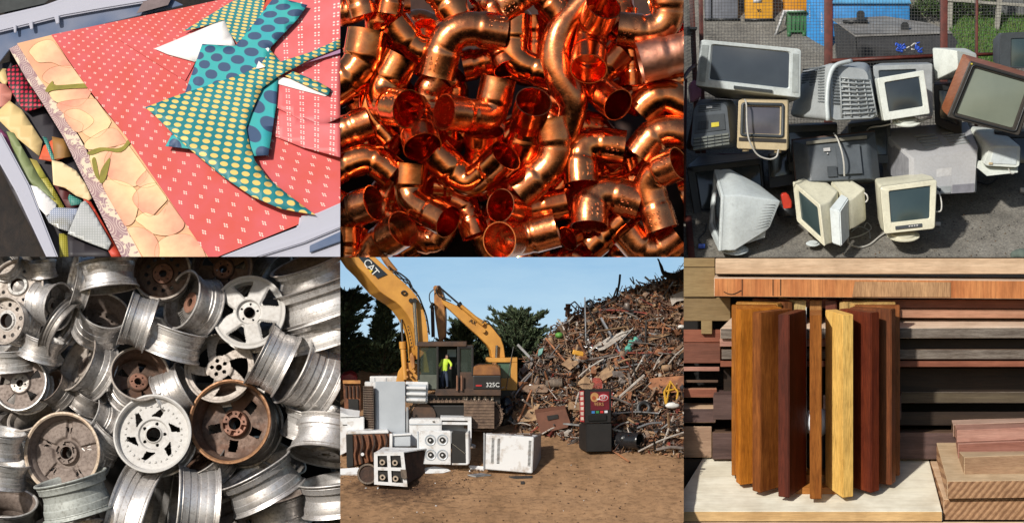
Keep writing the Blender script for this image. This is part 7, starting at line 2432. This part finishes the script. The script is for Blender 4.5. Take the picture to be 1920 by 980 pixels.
# flat pieces on the ground
for pts, lab in ((((-20, 782), (70, 776), (82, 786), (78, 800), (-20, 802)), 'flat white panel on the ground at the left edge'),
                 (((312, 778), (350, 772), (395, 780), (408, 788), (380, 796), (315, 798)), 'flat crumpled white sheet on the ground in front of the four-burner stove'),
                 (((474, 768), (528, 772), (530, 784), (480, 780)), 'thin white tray touching the vented cabinet'),
                 (((484, 688), (500, 694), (498, 700), (484, 700)), 'small white scrap beside the open fridge cabinet')):
    bm = bmesh.new()
    vm = sum(p[1] for p in pts) / len(pts)
    prism(bm, [V(u, v, eg(vm) + 10 + (v - vm) * 1.2) for u, v in pts], Vector((0, .02, -.04)))
    fixn(bm)
    tag(recenter(meshobj('sheet_panel', bm, WH_, smooth=False)), lab, 'panel')
a = app('barrel', 'barrel', 'dark burnt drum lying left of the lattice stove', 100, 840, 500)
bm = bmesh.new()
lathe(bm, [(0, .0), (.16, .0), (.18, -.02), (.18, -.3), (.0, -.3)], 20, Matrix.Translation(V(104, 800, 500) - a.location) @ Matrix.Rotation(R(80), 4, 'X'))
fixn(bm)
meshobj('drum', bm, RD, a)
bm = bmesh.new()
lathe(bm, [(.155, .012), (.185, .016), (.19, -.01), (.155, -.01)], 24, Matrix.Translation(V(104, 800, 503) - a.location) @ Matrix.Rotation(R(80), 4, 'X'), closed=True)
fixn(bm)
meshobj('drum_rim', bm, TL_, a)
# ------------------------------------------------------------- the drinks machine
a = app('drinks_machine', 'drinks machine', 'black drinks dispenser with a football emblem and four flavour buttons on a black cabinet', 935, 718, 320)
tq = [(900, 490, 345), (996, 488, 335), (996, 612, 335), (902, 616, 345)]
hexa(a, tq, [(878, 490, 300), (985, 488, 290), (985, 612, 290), (880, 614, 300)], DK, 'dispenser')
bq = [(904, 618, 345), (998, 616, 335), (998, 718, 335), (906, 720, 345)]
hexa(a, bq, [(877, 616, 300), (985, 614, 290), (985, 700, 290), (877, 706, 300)], DK, 'cabinet')
panel_(a, tq, .20, .08, .92, .62, .002, .006, mat('dispenser_maroon', (.14, .012, .020), .35), 'emblem_panel')
def ell(root, q, cx_, cy_, rx, ry, push, m, name, n=24, th=.005):
    bm = bmesh.new()
    prism(bm, [face_pt(q, cx_ + rx * math.cos(t * 6.283 / n), cy_ + ry * math.sin(t * 6.283 / n), push) - root.location for t in range(n)], Vector((0, -th, 0)))
    fixn(bm)
    return meshobj(name, bm, m, root, smooth=False)
gold = mat('emblem_gold', (.50, .26, .10), .4)
ell(a, tq, .36, .24, .16, .14, .010, gold, 'helmet_emblem')
ell(a, tq, .33, .26, .07, .06, .016, mat('emblem_rust', (.35, .08, .03), .4), 'helmet_emblem')
panel_(a, tq, .44, .28, .56, .32, .012, .005, WH_, 'helmet_bar')
ell(a, tq, .70, .26, .21, .12, .010, mat('emblem_red', (.45, .02, .03), .4), 'oval_emblem')
ell(a, tq, .70, .26, .17, .09, .016, mat('emblem_white', (.7, .7, .7), .4), 'oval_emblem')
ell(a, tq, .70, .26, .145, .072, .022, mat('emblem_red', (.45, .02, .03), .4), 'oval_emblem')
text_mesh('SF', .085, mat('emblem_white', (.7, .7, .7), .4), a, Matrix.Translation(face_pt(tq, .70, .26, .03) - a.location) @ Matrix.Rotation(R(90), 4, 'X'), name='emblem_letters', font_scale=(1.1, 1))
text_mesh('49ERS', .085, gold, a, Matrix.Translation(face_pt(tq, .48, .45, .012) - a.location) @ Matrix.Rotation(R(90), 4, 'X'), name='lettering')
for k, c in enumerate(((.05, .20, .50), (.04, .22, .07), (.50, .03, .03), (.65, .65, .68))):
    panel_(a, tq, .24 + k * .165, .64, .36 + k * .165, .71, .004, .012, mat('button_%d' % k if k < 0 else ('flavour_blue', 'flavour_green', 'flavour_red', 'flavour_white')[k], c, .4), 'flavour_button')
panel_(a, tq, .10, .76, .80, .92, .002, .03, mat('tray_black', (.012, .012, .013), .25), 'drip_tray')
sq = [(877, 492, 303), (899, 490, 343), (900, 614, 343), (879, 612, 303)]
panel_(a, sq, .12, .04, .85, .97, .012, .008, mat('side_sign_red', (.40, .05, .05), .4), 'side_sign')
for k in range(6):
    panel_(a, sq, .25, .07 + k * .15, .75, .17 + k * .15, .024, .004, mat('sign_cream', (.62, .50, .42), .4), 'sign_letter')
# ------------------------------------------------------------- scrap heap
SKY = [(600, 500), (650, 440), (690, 385), (740, 335), (790, 262), (850, 218), (910, 180), (960, 158), (1010, 152), (1060, 118), (1130, 96), (1200, 72), (1260, 40), (1320, 20)]
BOT = [(590, 560), (640, 628), (700, 645), (780, 665), (850, 690), (1000, 718), (1130, 728), (1260, 740), (1320, 745)]
def interp(T, u):
    for (a_, b_), (c_, d_) in zip(T, T[1:]):
        if u <= c_:
            return b_ + (d_ - b_) * (u - a_) / (c_ - a_)
    return T[-1][1]
def heap_d(u, v):
    vb_ = interp(BOT, u)
    return eg(vb_) - (vb_ - v) * .85 + 14 * noise.noise(Vector((u * .02, v * .02, 7)))
SC_ = [mat('scrap_rust_orange', (.36, .15, .065), .8, c2=(.17, .07, .035), scale=6), mat('scrap_rust_dark', (.12, .052, .030), .85, c2=(.05, .026, .018), scale=7),
       mat('scrap_brown', (.28, .18, .115), .8, c2=(.13, .08, .055), scale=6), mat('scrap_grey', (.28, .24, .21), .5, c2=(.13, .10, .085), scale=6, metal=.3),
       mat('scrap_pale', (.50, .46, .41), .6, c2=(.30, .25, .21), scale=6), mat('scrap_black', (.025, .022, .020), .6), mat('scrap_tan', (.38, .24, .13), .8, c2=(.2, .12, .07), scale=6),
       mat('scrap_red', (.32, .05, .03), .7, c2=(.16, .04, .03), scale=6), mat('scrap_steel', (.42, .43, .45), .4, c2=(.2, .2, .2), scale=6, metal=.7)]
bm = bmesh.new()
gg = []
NU, NV = 70, 50
for i in range(NU + 1):
    u = 596 + (1320 - 596) * i / NU
    t0, b0 = interp(SKY, u) + 10, interp(BOT, u) + 2
    row = []
    for j in range(NV + 1):
        v = t0 + (b0 - t0) * j / NV
        p = V(u, v, heap_d(u, v) - 16)
        p += Vector((noise.noise(Vector((u * .06, v * .06, 1))), noise.noise(Vector((u * .06, v * .06, 4))), noise.noise(Vector((u * .06, v * .06, 9))))) * .10
        row.append(bm.verts.new(p))
    gg.append(row)
for i in range(NU):
    for j in range(NV):
        bm.faces.new((gg[i][j], gg[i + 1][j], gg[i + 1][j + 1], gg[i][j + 1]))
# back slope down to the ground
back = [bm.verts.new(gg[i][0].co + Vector((0, 1.6, -1.5))) for i in range(NU + 1)]
for i in range(NU):
    bm.faces.new((gg[i][0], back[i], back[i + 1], gg[i + 1][0]))
fixn(bm)
tag(meshobj('rubble_mound', bm, [SC_[1]], smooth=False), 'dark mass of compacted rusty scrap under the loose pieces of the heap', 'scrap heap', kind='stuff')
def rpoint(rs, bias=0):
    u = 600 + 690 * rs.random() ** .85
    t0, b0 = interp(SKY, u), interp(BOT, u)
    v = t0 + (b0 - t0) * rs.random()
    return u, v
def rrot(rs):
    return Matrix.Rotation(rs.uniform(0, 6.28), 4, Vector((rs.uniform(-1, 1), rs.uniform(-1, 1), rs.uniform(-1, 1))).normalized())
def scrap_piece(bm, c, rs, s, mi, kind):
    Mx = Matrix.Translation(c) @ rrot(rs)
    if kind == 0:      # bar or pipe
        L = s * rs.uniform(2, 5)
        P = [Mx @ Vector((-L / 2, 0, 0)), Mx @ Vector((0, rs.uniform(-.2, .2) * s, rs.uniform(-.2, .2) * s)), Mx @ Vector((L / 2, 0, 0))]
        tube(bm, P, s * rs.uniform(.04, .10), n=5, mi=mi)
    elif kind == 1:    # bent sheet
        w, h = s * rs.uniform(.5, 1.3), s * rs.uniform(.3, .9)
        n = 4
        rows = [[bm.verts.new(Mx @ Vector((w * (i / n - .5) + rs.uniform(-.05, .05) * s, h * (j / 2 - .5), .25 * s * math.sin(i * 1.7 + j) * rs.uniform(.4, 1)))) for j in range(3)] for i in range(n + 1)]
        for i in range(n):
            for j in range(2):
                bm.faces.new((rows[i][j], rows[i + 1][j], rows[i + 1][j + 1], rows[i][j + 1])).material_index = mi
    elif kind == 2:    # angle / beam
        L = s * rs.uniform(1.2, 3)
        for off, sz in (((0, 0, 0), (L, .16 * s, .02 * s)), ((0, .08 * s, .06 * s), (L, .02 * s, .14 * s))):
            cube(bm, Mx @ Matrix.Translation(off) @ Matrix.Diagonal((*sz, 1)), mi)
    elif kind == 3:    # ring, loop
        r_ = s * rs.uniform(.25, .5)
        k = rs.uniform(.5, 1)
        tube(bm, [Mx @ Vector((r_ * math.cos(t * .6283), r_ * k * math.sin(t * .6283), 0)) for t in range(10)], s * .035, n=5, mi=mi, closed=True)
    elif kind == 4:    # open box / casing
        vs_, fs = cube(bm, Mx @ Matrix.Diagonal((s * rs.uniform(.4, .9), s * rs.uniform(.3, .6), s * rs.uniform(.2, .5), 1)), mi)
        bm.faces.remove(fs[rs.randrange(6)])
    elif kind == 5:    # drum / canister
        lathe(bm, [(0, s * .4), (s * .22, s * .38), (s * .25, 0), (s * .22, -s * .38), (0, -s * .4)], 12, Mx, mi=mi)
rs = random.Random(99)
bm = bmesh.new()
for i in range(6500):
    u, v = rpoint(rs)
    s = PE.w(rs.uniform(8, 25))
    scrap_piece(bm, V(u, v, heap_d(u, v) + rs.uniform(-10, 8)), rs, s, rs.choices(range(9), (7, 5, 6, 2.4, 2.2, 3, 4, .5, 1.2))[0], rs.choices(range(5), (3, 6, 3.5, 1, 1.6))[0])
tag(meshobj('scrap_metal', bm, SC_, smooth=False), 'countless small scraps of rusty and grey metal covering the heap', 'scrap metal', kind='stuff')
KN = [('pipe', 'pipe'), ('sheet', 'metal sheet'), ('beam', 'steel section'), ('hoop', 'hoop'), ('casing', 'metal casing'), ('canister', 'canister')]
CN = ['rust-orange', 'dark rusty', 'brown', 'grey', 'pale', 'black', 'tan', 'red', 'bright steel']
KW = ['long thin %s pipe', 'bent %s sheet', '%s angle section', 'thin %s hoop', 'open %s casing', '%s canister']
seen_labels = set()
for i in range(230):
    u, v = rpoint(rs)
    k = rs.choices(range(6), (5, 4, 3, 1, 1.4, .8))[0]
    mi = rs.choices(range(9), (4, 3, 4, 3, 3.4, 2, 3, 1, 2.4))[0]
    bm = bmesh.new()
    s = PE.w(rs.uniform(28, 64) * (.75 if v < 250 else 1))
    scrap_piece(bm, Vector(), rs, s, 0, k)
    o = meshobj('scrap_' + KN[k][0], bm, SC_[mi], smooth=(k == 5))
    o.location = V(u, v, heap_d(u, v) + 10)
    hb = (v - interp(SKY, u)) / (interp(BOT, u) - interp(SKY, u))
    where = ['near the skyline of the heap', 'in the upper slope of the heap', 'in the middle of the heap', 'in the lower slope of the heap', 'at the foot of the heap'][min(4, int(hb * 5))]
    side = 'at its left end' if u < 800 else ('at its right end' if u > 1080 else '')
    lab = (KW[k] % CN[mi]) + ' ' + where + ((' ' + side) if side else '')
    for _ in range(12):
        if lab not in seen_labels:
            break
        mi = rs.randrange(9)
        o.data.materials[0] = SC_[mi]
        lab = (KW[k] % CN[mi]) + ' ' + where + ((' ' + side) if side else '')
    seen_labels.add(lab)
    tag(o, lab, KN[k][1], 'large scrap pieces on the heap')
# particular pieces one can pick out
def one(name, cat, label, m, fn, smooth=False):
    bm = bmesh.new()
    fn(bm)
    fixn(bm)
    return tag(recenter(meshobj(name, bm, m, smooth=smooth)), label, cat)
def hp(u, v, up_=16):
    return V(u, v, heap_d(u, v) + up_)
one('ball', 'ball', 'bright green ball high on the left slope of the heap', mat('scrap_green', (.12, .33, .06), .5), lambda bm: bmesh.ops.create_uvsphere(bm, u_segments=20, v_segments=12, radius=PE.w(15), matrix=Matrix.Translation(hp(805, 293)) @ Matrix.Diagonal((1, 1, .75, 1))), True)
one('yellow_scrap', 'sheet', 'bright yellow bent piece on the left slope under the green ball', mat('scrap_yellow', (.65, .32, .03), .5), lambda bm: box(bm, hp(875, 358), (.22, .1, .09), rot=Matrix.Rotation(.2, 4, 'Y'), bevel=.02))
def _t(bm):
    tube(bm, catmull([hp(1056, 350), hp(1062, 330), hp(1076, 318), hp(1090, 308)], 5), [.05 + .02 * math.sin(i) for i in range(16)], n=8)
    box(bm, hp(1090, 310), (.13, .05, .08), rot=Matrix.Rotation(.5, 4, 'Y'))
one('teal_casing', 'casing', 'teal green twisted casing right of the middle of the heap', mat('scrap_teal', (.10, .38, .30), .5), _t)
one('teal_sheet', 'metal sheet', 'pale teal strip low on the left shoulder of the heap', mat('scrap_teal2', (.16, .33, .29), .5), lambda bm: prism(bm, [hp(*p) for p in ((730, 345), (748, 338), (742, 360), (726, 372))], Vector((0, .02, 0))))
for pts, lab, mm in ((((812, 400), (838, 378), (885, 362), (892, 382), (868, 402), (845, 420), (828, 408)), 'large tan crumpled sheet under the yellow piece', 6),
                     (((868, 470), (900, 440), (935, 465), (925, 492), (890, 488)), 'large orange-brown flat sheet left of the drinks machine top', 6),
                     (((920, 460), (990, 400), (1005, 412), (1000, 440), (945, 470)), 'broad rusty plate leaning up behind the drinks machine', 6),
                     (((940, 330), (985, 300), (1040, 278), (1052, 290), (1010, 320), (970, 345), (950, 350)), 'long pale crumpled sheet across the middle of the heap', 4),
                     (((665, 478), (750, 472), (768, 490), (760, 502), (668, 500)), 'flat salmon-brown plank at the left foot of the heap', 2),
                     (((1210, 150), (1260, 130), (1262, 165), (1235, 170), (1218, 185)), 'pale crumpled sheet high at the right edge of the heap', 4),
                     (((662, 420), (690, 385), (712, 392), (700, 415), (672, 436)), 'grey crushed sheet at the left shoulder of the heap', 3),
                     (((640, 575), (668, 560), (690, 540), (735, 545), (720, 575), (735, 600), (700, 608), (655, 610)), 'orange-brown torn carton at the left foot of the heap', 6),
                     (((1140, 450), (1262, 440), (1262, 500), (1160, 505), (1130, 480)), 'wide rusty corrugated sheet at the right behind the yellow frame', 0)):
    one('metal_sheet', 'metal sheet', lab, SC_[mm], lambda bm, pts=pts: [prism(bm, [hp(*p, 20) for p in pts], Vector((0, .03, 0))),
                                                                         [setattr(v, 'co', v.co + Vector((0, noise.noise(v.co * 5) * .08, 0))) for v in bm.verts]])
one('crate', 'crate', 'rust-brown drawer box with a dark handle slot at the left foot of the heap', [mat('drawer_brown', (.16, .062, .035), .7), SO],
    lambda bm: [prism(bm, [V(u, v, eg(655) + 20) for u, v in ((716, 578), (828, 562), (846, 612), (835, 630), (738, 652))], Vector((0, .4, .05))),
                prism(bm, [V(u, v, eg(655) + 22) for u, v in ((760, 588), (800, 582), (802, 596), (764, 604))], Vector((0, -.01, 0)), mi=1)])
one('roll', 'roll', 'short fat grey-brown roll on the left slope of the heap', TL_, lambda bm: tube(bm, [hp(758, 470, 26), hp(818, 466, 26)], PE.w(17), n=16), True)
LN = [((600, 605), (640, 618), 3, 4, 'short white pipe on the ground left of the heap'), ((640, 618), (700, 622), 2.5, 4, 'pale pipe kinked on the ground at the foot of the heap'),
      ((742, 654), (840, 615), 3, 4, 'white pole leaning over the drawer box'), ((868, 452), (968, 380), 3.2, 4, 'long white pole rising right in the centre of the heap'),
      ((998, 556), (1110, 470), 3, 2, 'brown pole crossing behind the drinks machine'), ((1000, 580), (1168, 578), 3.4, 8, 'horizontal steel tube with a hooked pale blue end right of the drinks machine'),
      ((1095, 718), (1262, 648), 3.4, 4, 'white pole on the ground at the lower right'), ((1090, 632), (1180, 612), 4, 8, 'grey tube curved over the black drum'), ((1000, 640), (1060, 610), 3, 4, 'white slat beside the drinks machine'),
      ((1160, 712), (1262, 706), 6, 3, 'blue-grey flat tube on the ground at the right edge'), ((628, 515), (700, 430), 4, 3, 'long grey strip hanging off the left shoulder of the heap'),
      ((640, 520), (712, 425), 3, 8, 'bright strip beside the long grey strip'), ((985, 318), (1075, 272), 2.6, 4, 'thin pale rod bowed over the middle of the heap'), ((955, 230), (905, 275), 4, 6, 'tan slat near the skyline at the left'),
      ((800, 235), (825, 275), 3, 4, 'pale stick standing near the green ball'), ((1205, 400), (1262, 340), 2.6, 4, 'pale rod at the right edge of the heap'), ((1150, 420), (1185, 360), 2.4, 4, 'short pale rod left of the right edge rods'),
      ((840, 292), (910, 285), 3.2, 2, 'brown bar beside the green ball'), ((880, 500), (862, 560), 3.5, 4, 'white curved slat left of the drinks machine'), ((1020, 395), (1090, 380), 4, 6, 'tan batten in the right centre of the heap')]
for a_, b_, r_, mi, lab in LN:
    def fn(bm, a_=a_, b_=b_, r_=r_):
        d0, d1 = (heap_d(*a_) + 26, heap_d(*b_) + 26)
        p, q = V(a_[0], a_[1], d0), V(b_[0], b_[1], d1)
        tube(bm, catmull([p, (p + q) / 2 + Vector((0, 0, .03)), q], 5), PE.w(r_), n=7)
    one('pole', 'pole', lab, SC_[mi], fn, True)
def ringf(u, v, r, t):
    return lambda bm: tube(bm, [hp(u, v, 22) + Vector((PE.w(r) * math.cos(i * .314), PE.w(6) * math.sin(i * .314), PE.w(r) * math.sin(i * .314))) for i in range(20)], PE.w(t), n=8, closed=True)
one('tyre', 'tyre', 'black tyre half buried right of the drinks machine', HOSE, ringf(1115, 560, 20, 8), True)
one('tyre', 'tyre', 'dark round hub on the skyline of the heap', HOSE, ringf(915, 180, 11, 6), True)
one('bag', 'bag', 'white plastic bag on the lower right slope of the heap', mat('bag_white', (.72, .70, .66), .5), lambda bm: bmesh.ops.create_icosphere(bm, subdivisions=3, radius=PE.w(20), matrix=Matrix.Translation(hp(1220, 550, 24)) @ Matrix.Diagonal((1.3, .7, .6, 1))), True)
one('bag', 'bag', 'small white lump at the right edge under the skyline', mat('bag_white', (.72, .70, .66), .5), lambda bm: bmesh.ops.create_icosphere(bm, subdivisions=2, radius=PE.w(11), matrix=Matrix.Translation(hp(1252, 262, 20)) @ Matrix.Diagonal((1.2, .7, .7, 1))), True)
one('red_netting', 'netting', 'tangle of red plastic strips above the drinks machine', SC_[7], lambda bm: [tube(bm, catmull([hp(945 + random.uniform(-18, 18), 470 + random.uniform(-22, 20), 26) for _ in range(4)], 4), .013, n=5) for _ in range(12)])
one('frame', 'metal frame', 'yellow bent metal frame at the lower right of the heap', mat('scrap_ochre', (.55, .30, .03), .5),
    lambda bm: [tube(bm, [hp(*p, 30) for p in q], .022, n=6) for q in (((1190, 500), (1212, 462), (1240, 500)), ((1190, 500), (1196, 545)), ((1240, 500), (1236, 530)), ((1196, 498), (1226, 490)), ((1212, 462), (1206, 500), (1196, 545)))])
def fr(bm):
    for q in (((848, 180), (862, 170)), ((862, 170), (892, 202)), ((892, 202), (878, 210)), ((878, 210), (848, 180)), ((870, 190), (862, 196))):
        tube(bm, [hp(*p, 14) for p in q], .013, n=5)
one('frame', 'metal frame', 'small ladder-like frame sticking up on the left skyline of the heap', SC_[1], fr)
def vl(bm):
    tube(bm, [hp(835, 222, 12), hp(838, 188, 12)], .045, n=8); tube(bm, [hp(826, 196, 12), hp(850, 202, 12)], .03, n=8); lathe(bm, [(0, .03), (.05, .03), (.05, -.03), (0, -.03)], 12, Matrix.Translation(hp(838, 184, 12)))
one('valve', 'valve', 'old rusty valve with a round top on the left skyline of the heap', SC_[1], vl)
one('rod', 'rod', 'bent dark rod standing up from the skyline of the heap', SC_[5], lambda bm: tube(bm, catmull([hp(1015, 152, 10), hp(1022, 120, 10), hp(1026, 95, 10), hp(1028, 72, 10)], 4), .022, n=6))
one('rod', 'rod', 'two thin forked rods on the skyline right of the standing rod', SC_[5], lambda bm: [tube(bm, [hp(1080, 108, 8), hp(1064, 84, 8)], .012, n=5), tube(bm, [hp(1080, 108, 8), hp(1074, 80, 8)], .012, n=5)])
def claw(bm):
    for k in range(5):
        tube(bm, catmull([hp(1262, 62 + k * 6, 12), hp(1225, 70 + k * 4, 12 + k), hp(1190, 62 + k * 3, 12), hp(1180 - k, 40, 12), hp(1166 + k, 14 + k, 12)], 6), [.030 * (1 - i / 34) + .006 for i in range(25)], n=6)
one('cable_bundle', 'cable bundle', 'black curling bundle of cables rising at the top right of the heap', SC_[5], claw)
# black drum and tangle by the drinks machine
a = app('drum', 'drum', 'black open drum lying on its side right of the drinks machine', 1070, 712, 310)
bm = bmesh.new()
Mx = Matrix.Translation(V(1100, 680, 330) - a.location) @ Matrix.Rotation(R(60), 4, 'Z') @ Matrix.Rotation(R(90), 4, 'X')
lathe(bm, [(PE.w(26), 0), (PE.w(31), .01), (PE.w(33), -.02), (PE.w(30), -.06), (PE.w(30), -.5), (0, -.5)], 26, Mx)
lathe(bm, [(PE.w(26), 0), (PE.w(26), -.44), (0, -.44)], 26, Mx)
fixn(bm)
meshobj('drum_body', bm, mat('gloss_black', (.015, .015, .017), .25), a)
one('black_bag', 'bag', 'black plastic sheeting crumpled between the drinks machine and the drum', mat('gloss_black', (.015, .015, .017), .25),
    lambda bm: [bmesh.ops.create_icosphere(bm, subdivisions=4, radius=PE.w(34), matrix=Matrix.Translation(V(1030, 684, 300)) @ Matrix.Diagonal((1.1, .8, .9, 1))),
                [setattr(v, 'co', v.co + (v.co - V(1030, 684, 300)) * noise.noise(v.co * 7) * .5) for v in bm.verts]])
one('black_bag', 'bag', 'black tangled sheeting at the left foot of the heap beside the tracks', [mat('gloss_black', (.015, .015, .017), .25)],
    lambda bm: [bmesh.ops.create_icosphere(bm, subdivisions=4, radius=PE.w(42), matrix=Matrix.Translation(V(608, 575, 150)) @ Matrix.Diagonal((.8, .8, 1.1, 1))),
                [setattr(v, 'co', v.co + (v.co - V(608, 575, 150)) * noise.noise(v.co * 6) * .7) for v in bm.verts]])
# litter on the dirt
bm = bmesh.new()
rs = random.Random(17)
for i in range(1500):
    if rs.random() < .6:
        u, v = rs.uniform(-10, 560), rs.gauss(800, 30)
    else:
        u, v = rs.uniform(0, 1280), rs.uniform(735, 980)
    if v < 700: continue
    s = PE.w(rs.choice((1, 1.5, 2, 2, 3, 5)))
    Mx = Matrix.Translation(V(u, v, eg(v)) + Vector((0, 0, .012))) @ rrot(rs) @ Matrix.Diagonal((s, s * .6, s * .4, 1))
    lump(bm, Mx, rs.choices(range(4), (4, 3, 1, .4))[0])
tag(meshobj('debris', bm, [RD, mat('clod_brown', (.17, .10, .055), .9), SC_[6], WH_], smooth=False), 'small crumbs of dirt and rubbish strewn over the yard ground', 'debris', kind='stuff')
for pts, lab in ((((470, 806), (520, 800), (556, 806), (500, 812)), 'thin bright metal offcut flat on the dirt below the vented cabinet'),
                 (((620, 812), (708, 810), (706, 816), (640, 818)), 'thin dark strip flat on the dirt right of the metal offcut'),
                 (((664, 830), (678, 830), (678, 838), (664, 838)), 'small black lump on the dirt below the vented cabinet')):
    bm = bmesh.new()
    prism(bm, [V(u, v, eg(v) + 5) for u, v in pts], Vector((0, 0, .02)))
    fixn(bm)
    tag(recenter(meshobj('offcut', bm, SC_[8] if 'bright' in lab else SC_[5], smooth=False)), lab, 'scrap piece')
# ---------------------------------------------------------------- trim every compartment's contents at its edges
bpy.context.view_layer.update()
def edge_planes(b):
    x0, y0, x1, y1 = b
    o = Vector((0, -CD, 4.9))
    def ray(px, py):
        return Vector(((px - 960) / 100, CD, (490 - py) / 100))
    c = [ray(x0, y0), ray(x1, y0), ray(x1, y1), ray(x0, y1)]
    out = []
    for i in range(4):
        n = c[i].cross(c[(i + 1) % 4]).normalized()
        mid = sum(c, Vector()) / 4
        if n.dot(mid) > 0:
            n = -n
        out.append((o, n))            # n points outwards
    return out
PL = {k: edge_planes(b) for k, b in BOUNDS.items()}
gone = []
for o in [x for x in scene.objects if x.type == 'MESH' and x.get('_p') in PL]:
    mw = o.matrix_world
    cs = [mw @ Vector(c) for c in o.bound_box]
    hit = [(co, n) for co, n in PL[o['_p']] if max((c - co).dot(n) for c in cs) > 1e-4]
    if not hit:
        continue
    if any(min((c - co).dot(n) for c in cs) > 0 for co, n in hit):
        gone.append(o)
        continue
    if o.data.users > 1:
        o.data = o.data.copy()
    bm = bmesh.new()
    bm.from_mesh(o.data)
    inv = mw.inverted()
    for co, n in hit:
        lc = inv @ co
        ln = (mw.to_3x3().transposed() @ n).normalized()
        bmesh.ops.bisect_plane(bm, geom=bm.verts[:] + bm.edges[:] + bm.faces[:], plane_co=lc, plane_no=ln, clear_outer=True, dist=1e-5)
    if not bm.faces:
        gone.append(o)
        bm.free()
        continue
    bm.to_mesh(o.data)
    bm.free()
for o in gone:
    for ch in o.children:
        if ch not in gone:
            w = ch.matrix_world.copy()
            ch.parent = o.parent
            ch.matrix_world = w
    bpy.data.objects.remove(o)
while True:
    idle = [o for o in scene.objects if o.type == 'EMPTY' and not o.children]
    if not idle:
        break
    for o in idle:
        bpy.data.objects.remove(o)
for o in scene.objects:
    if '_p' in o:
        del o['_p']
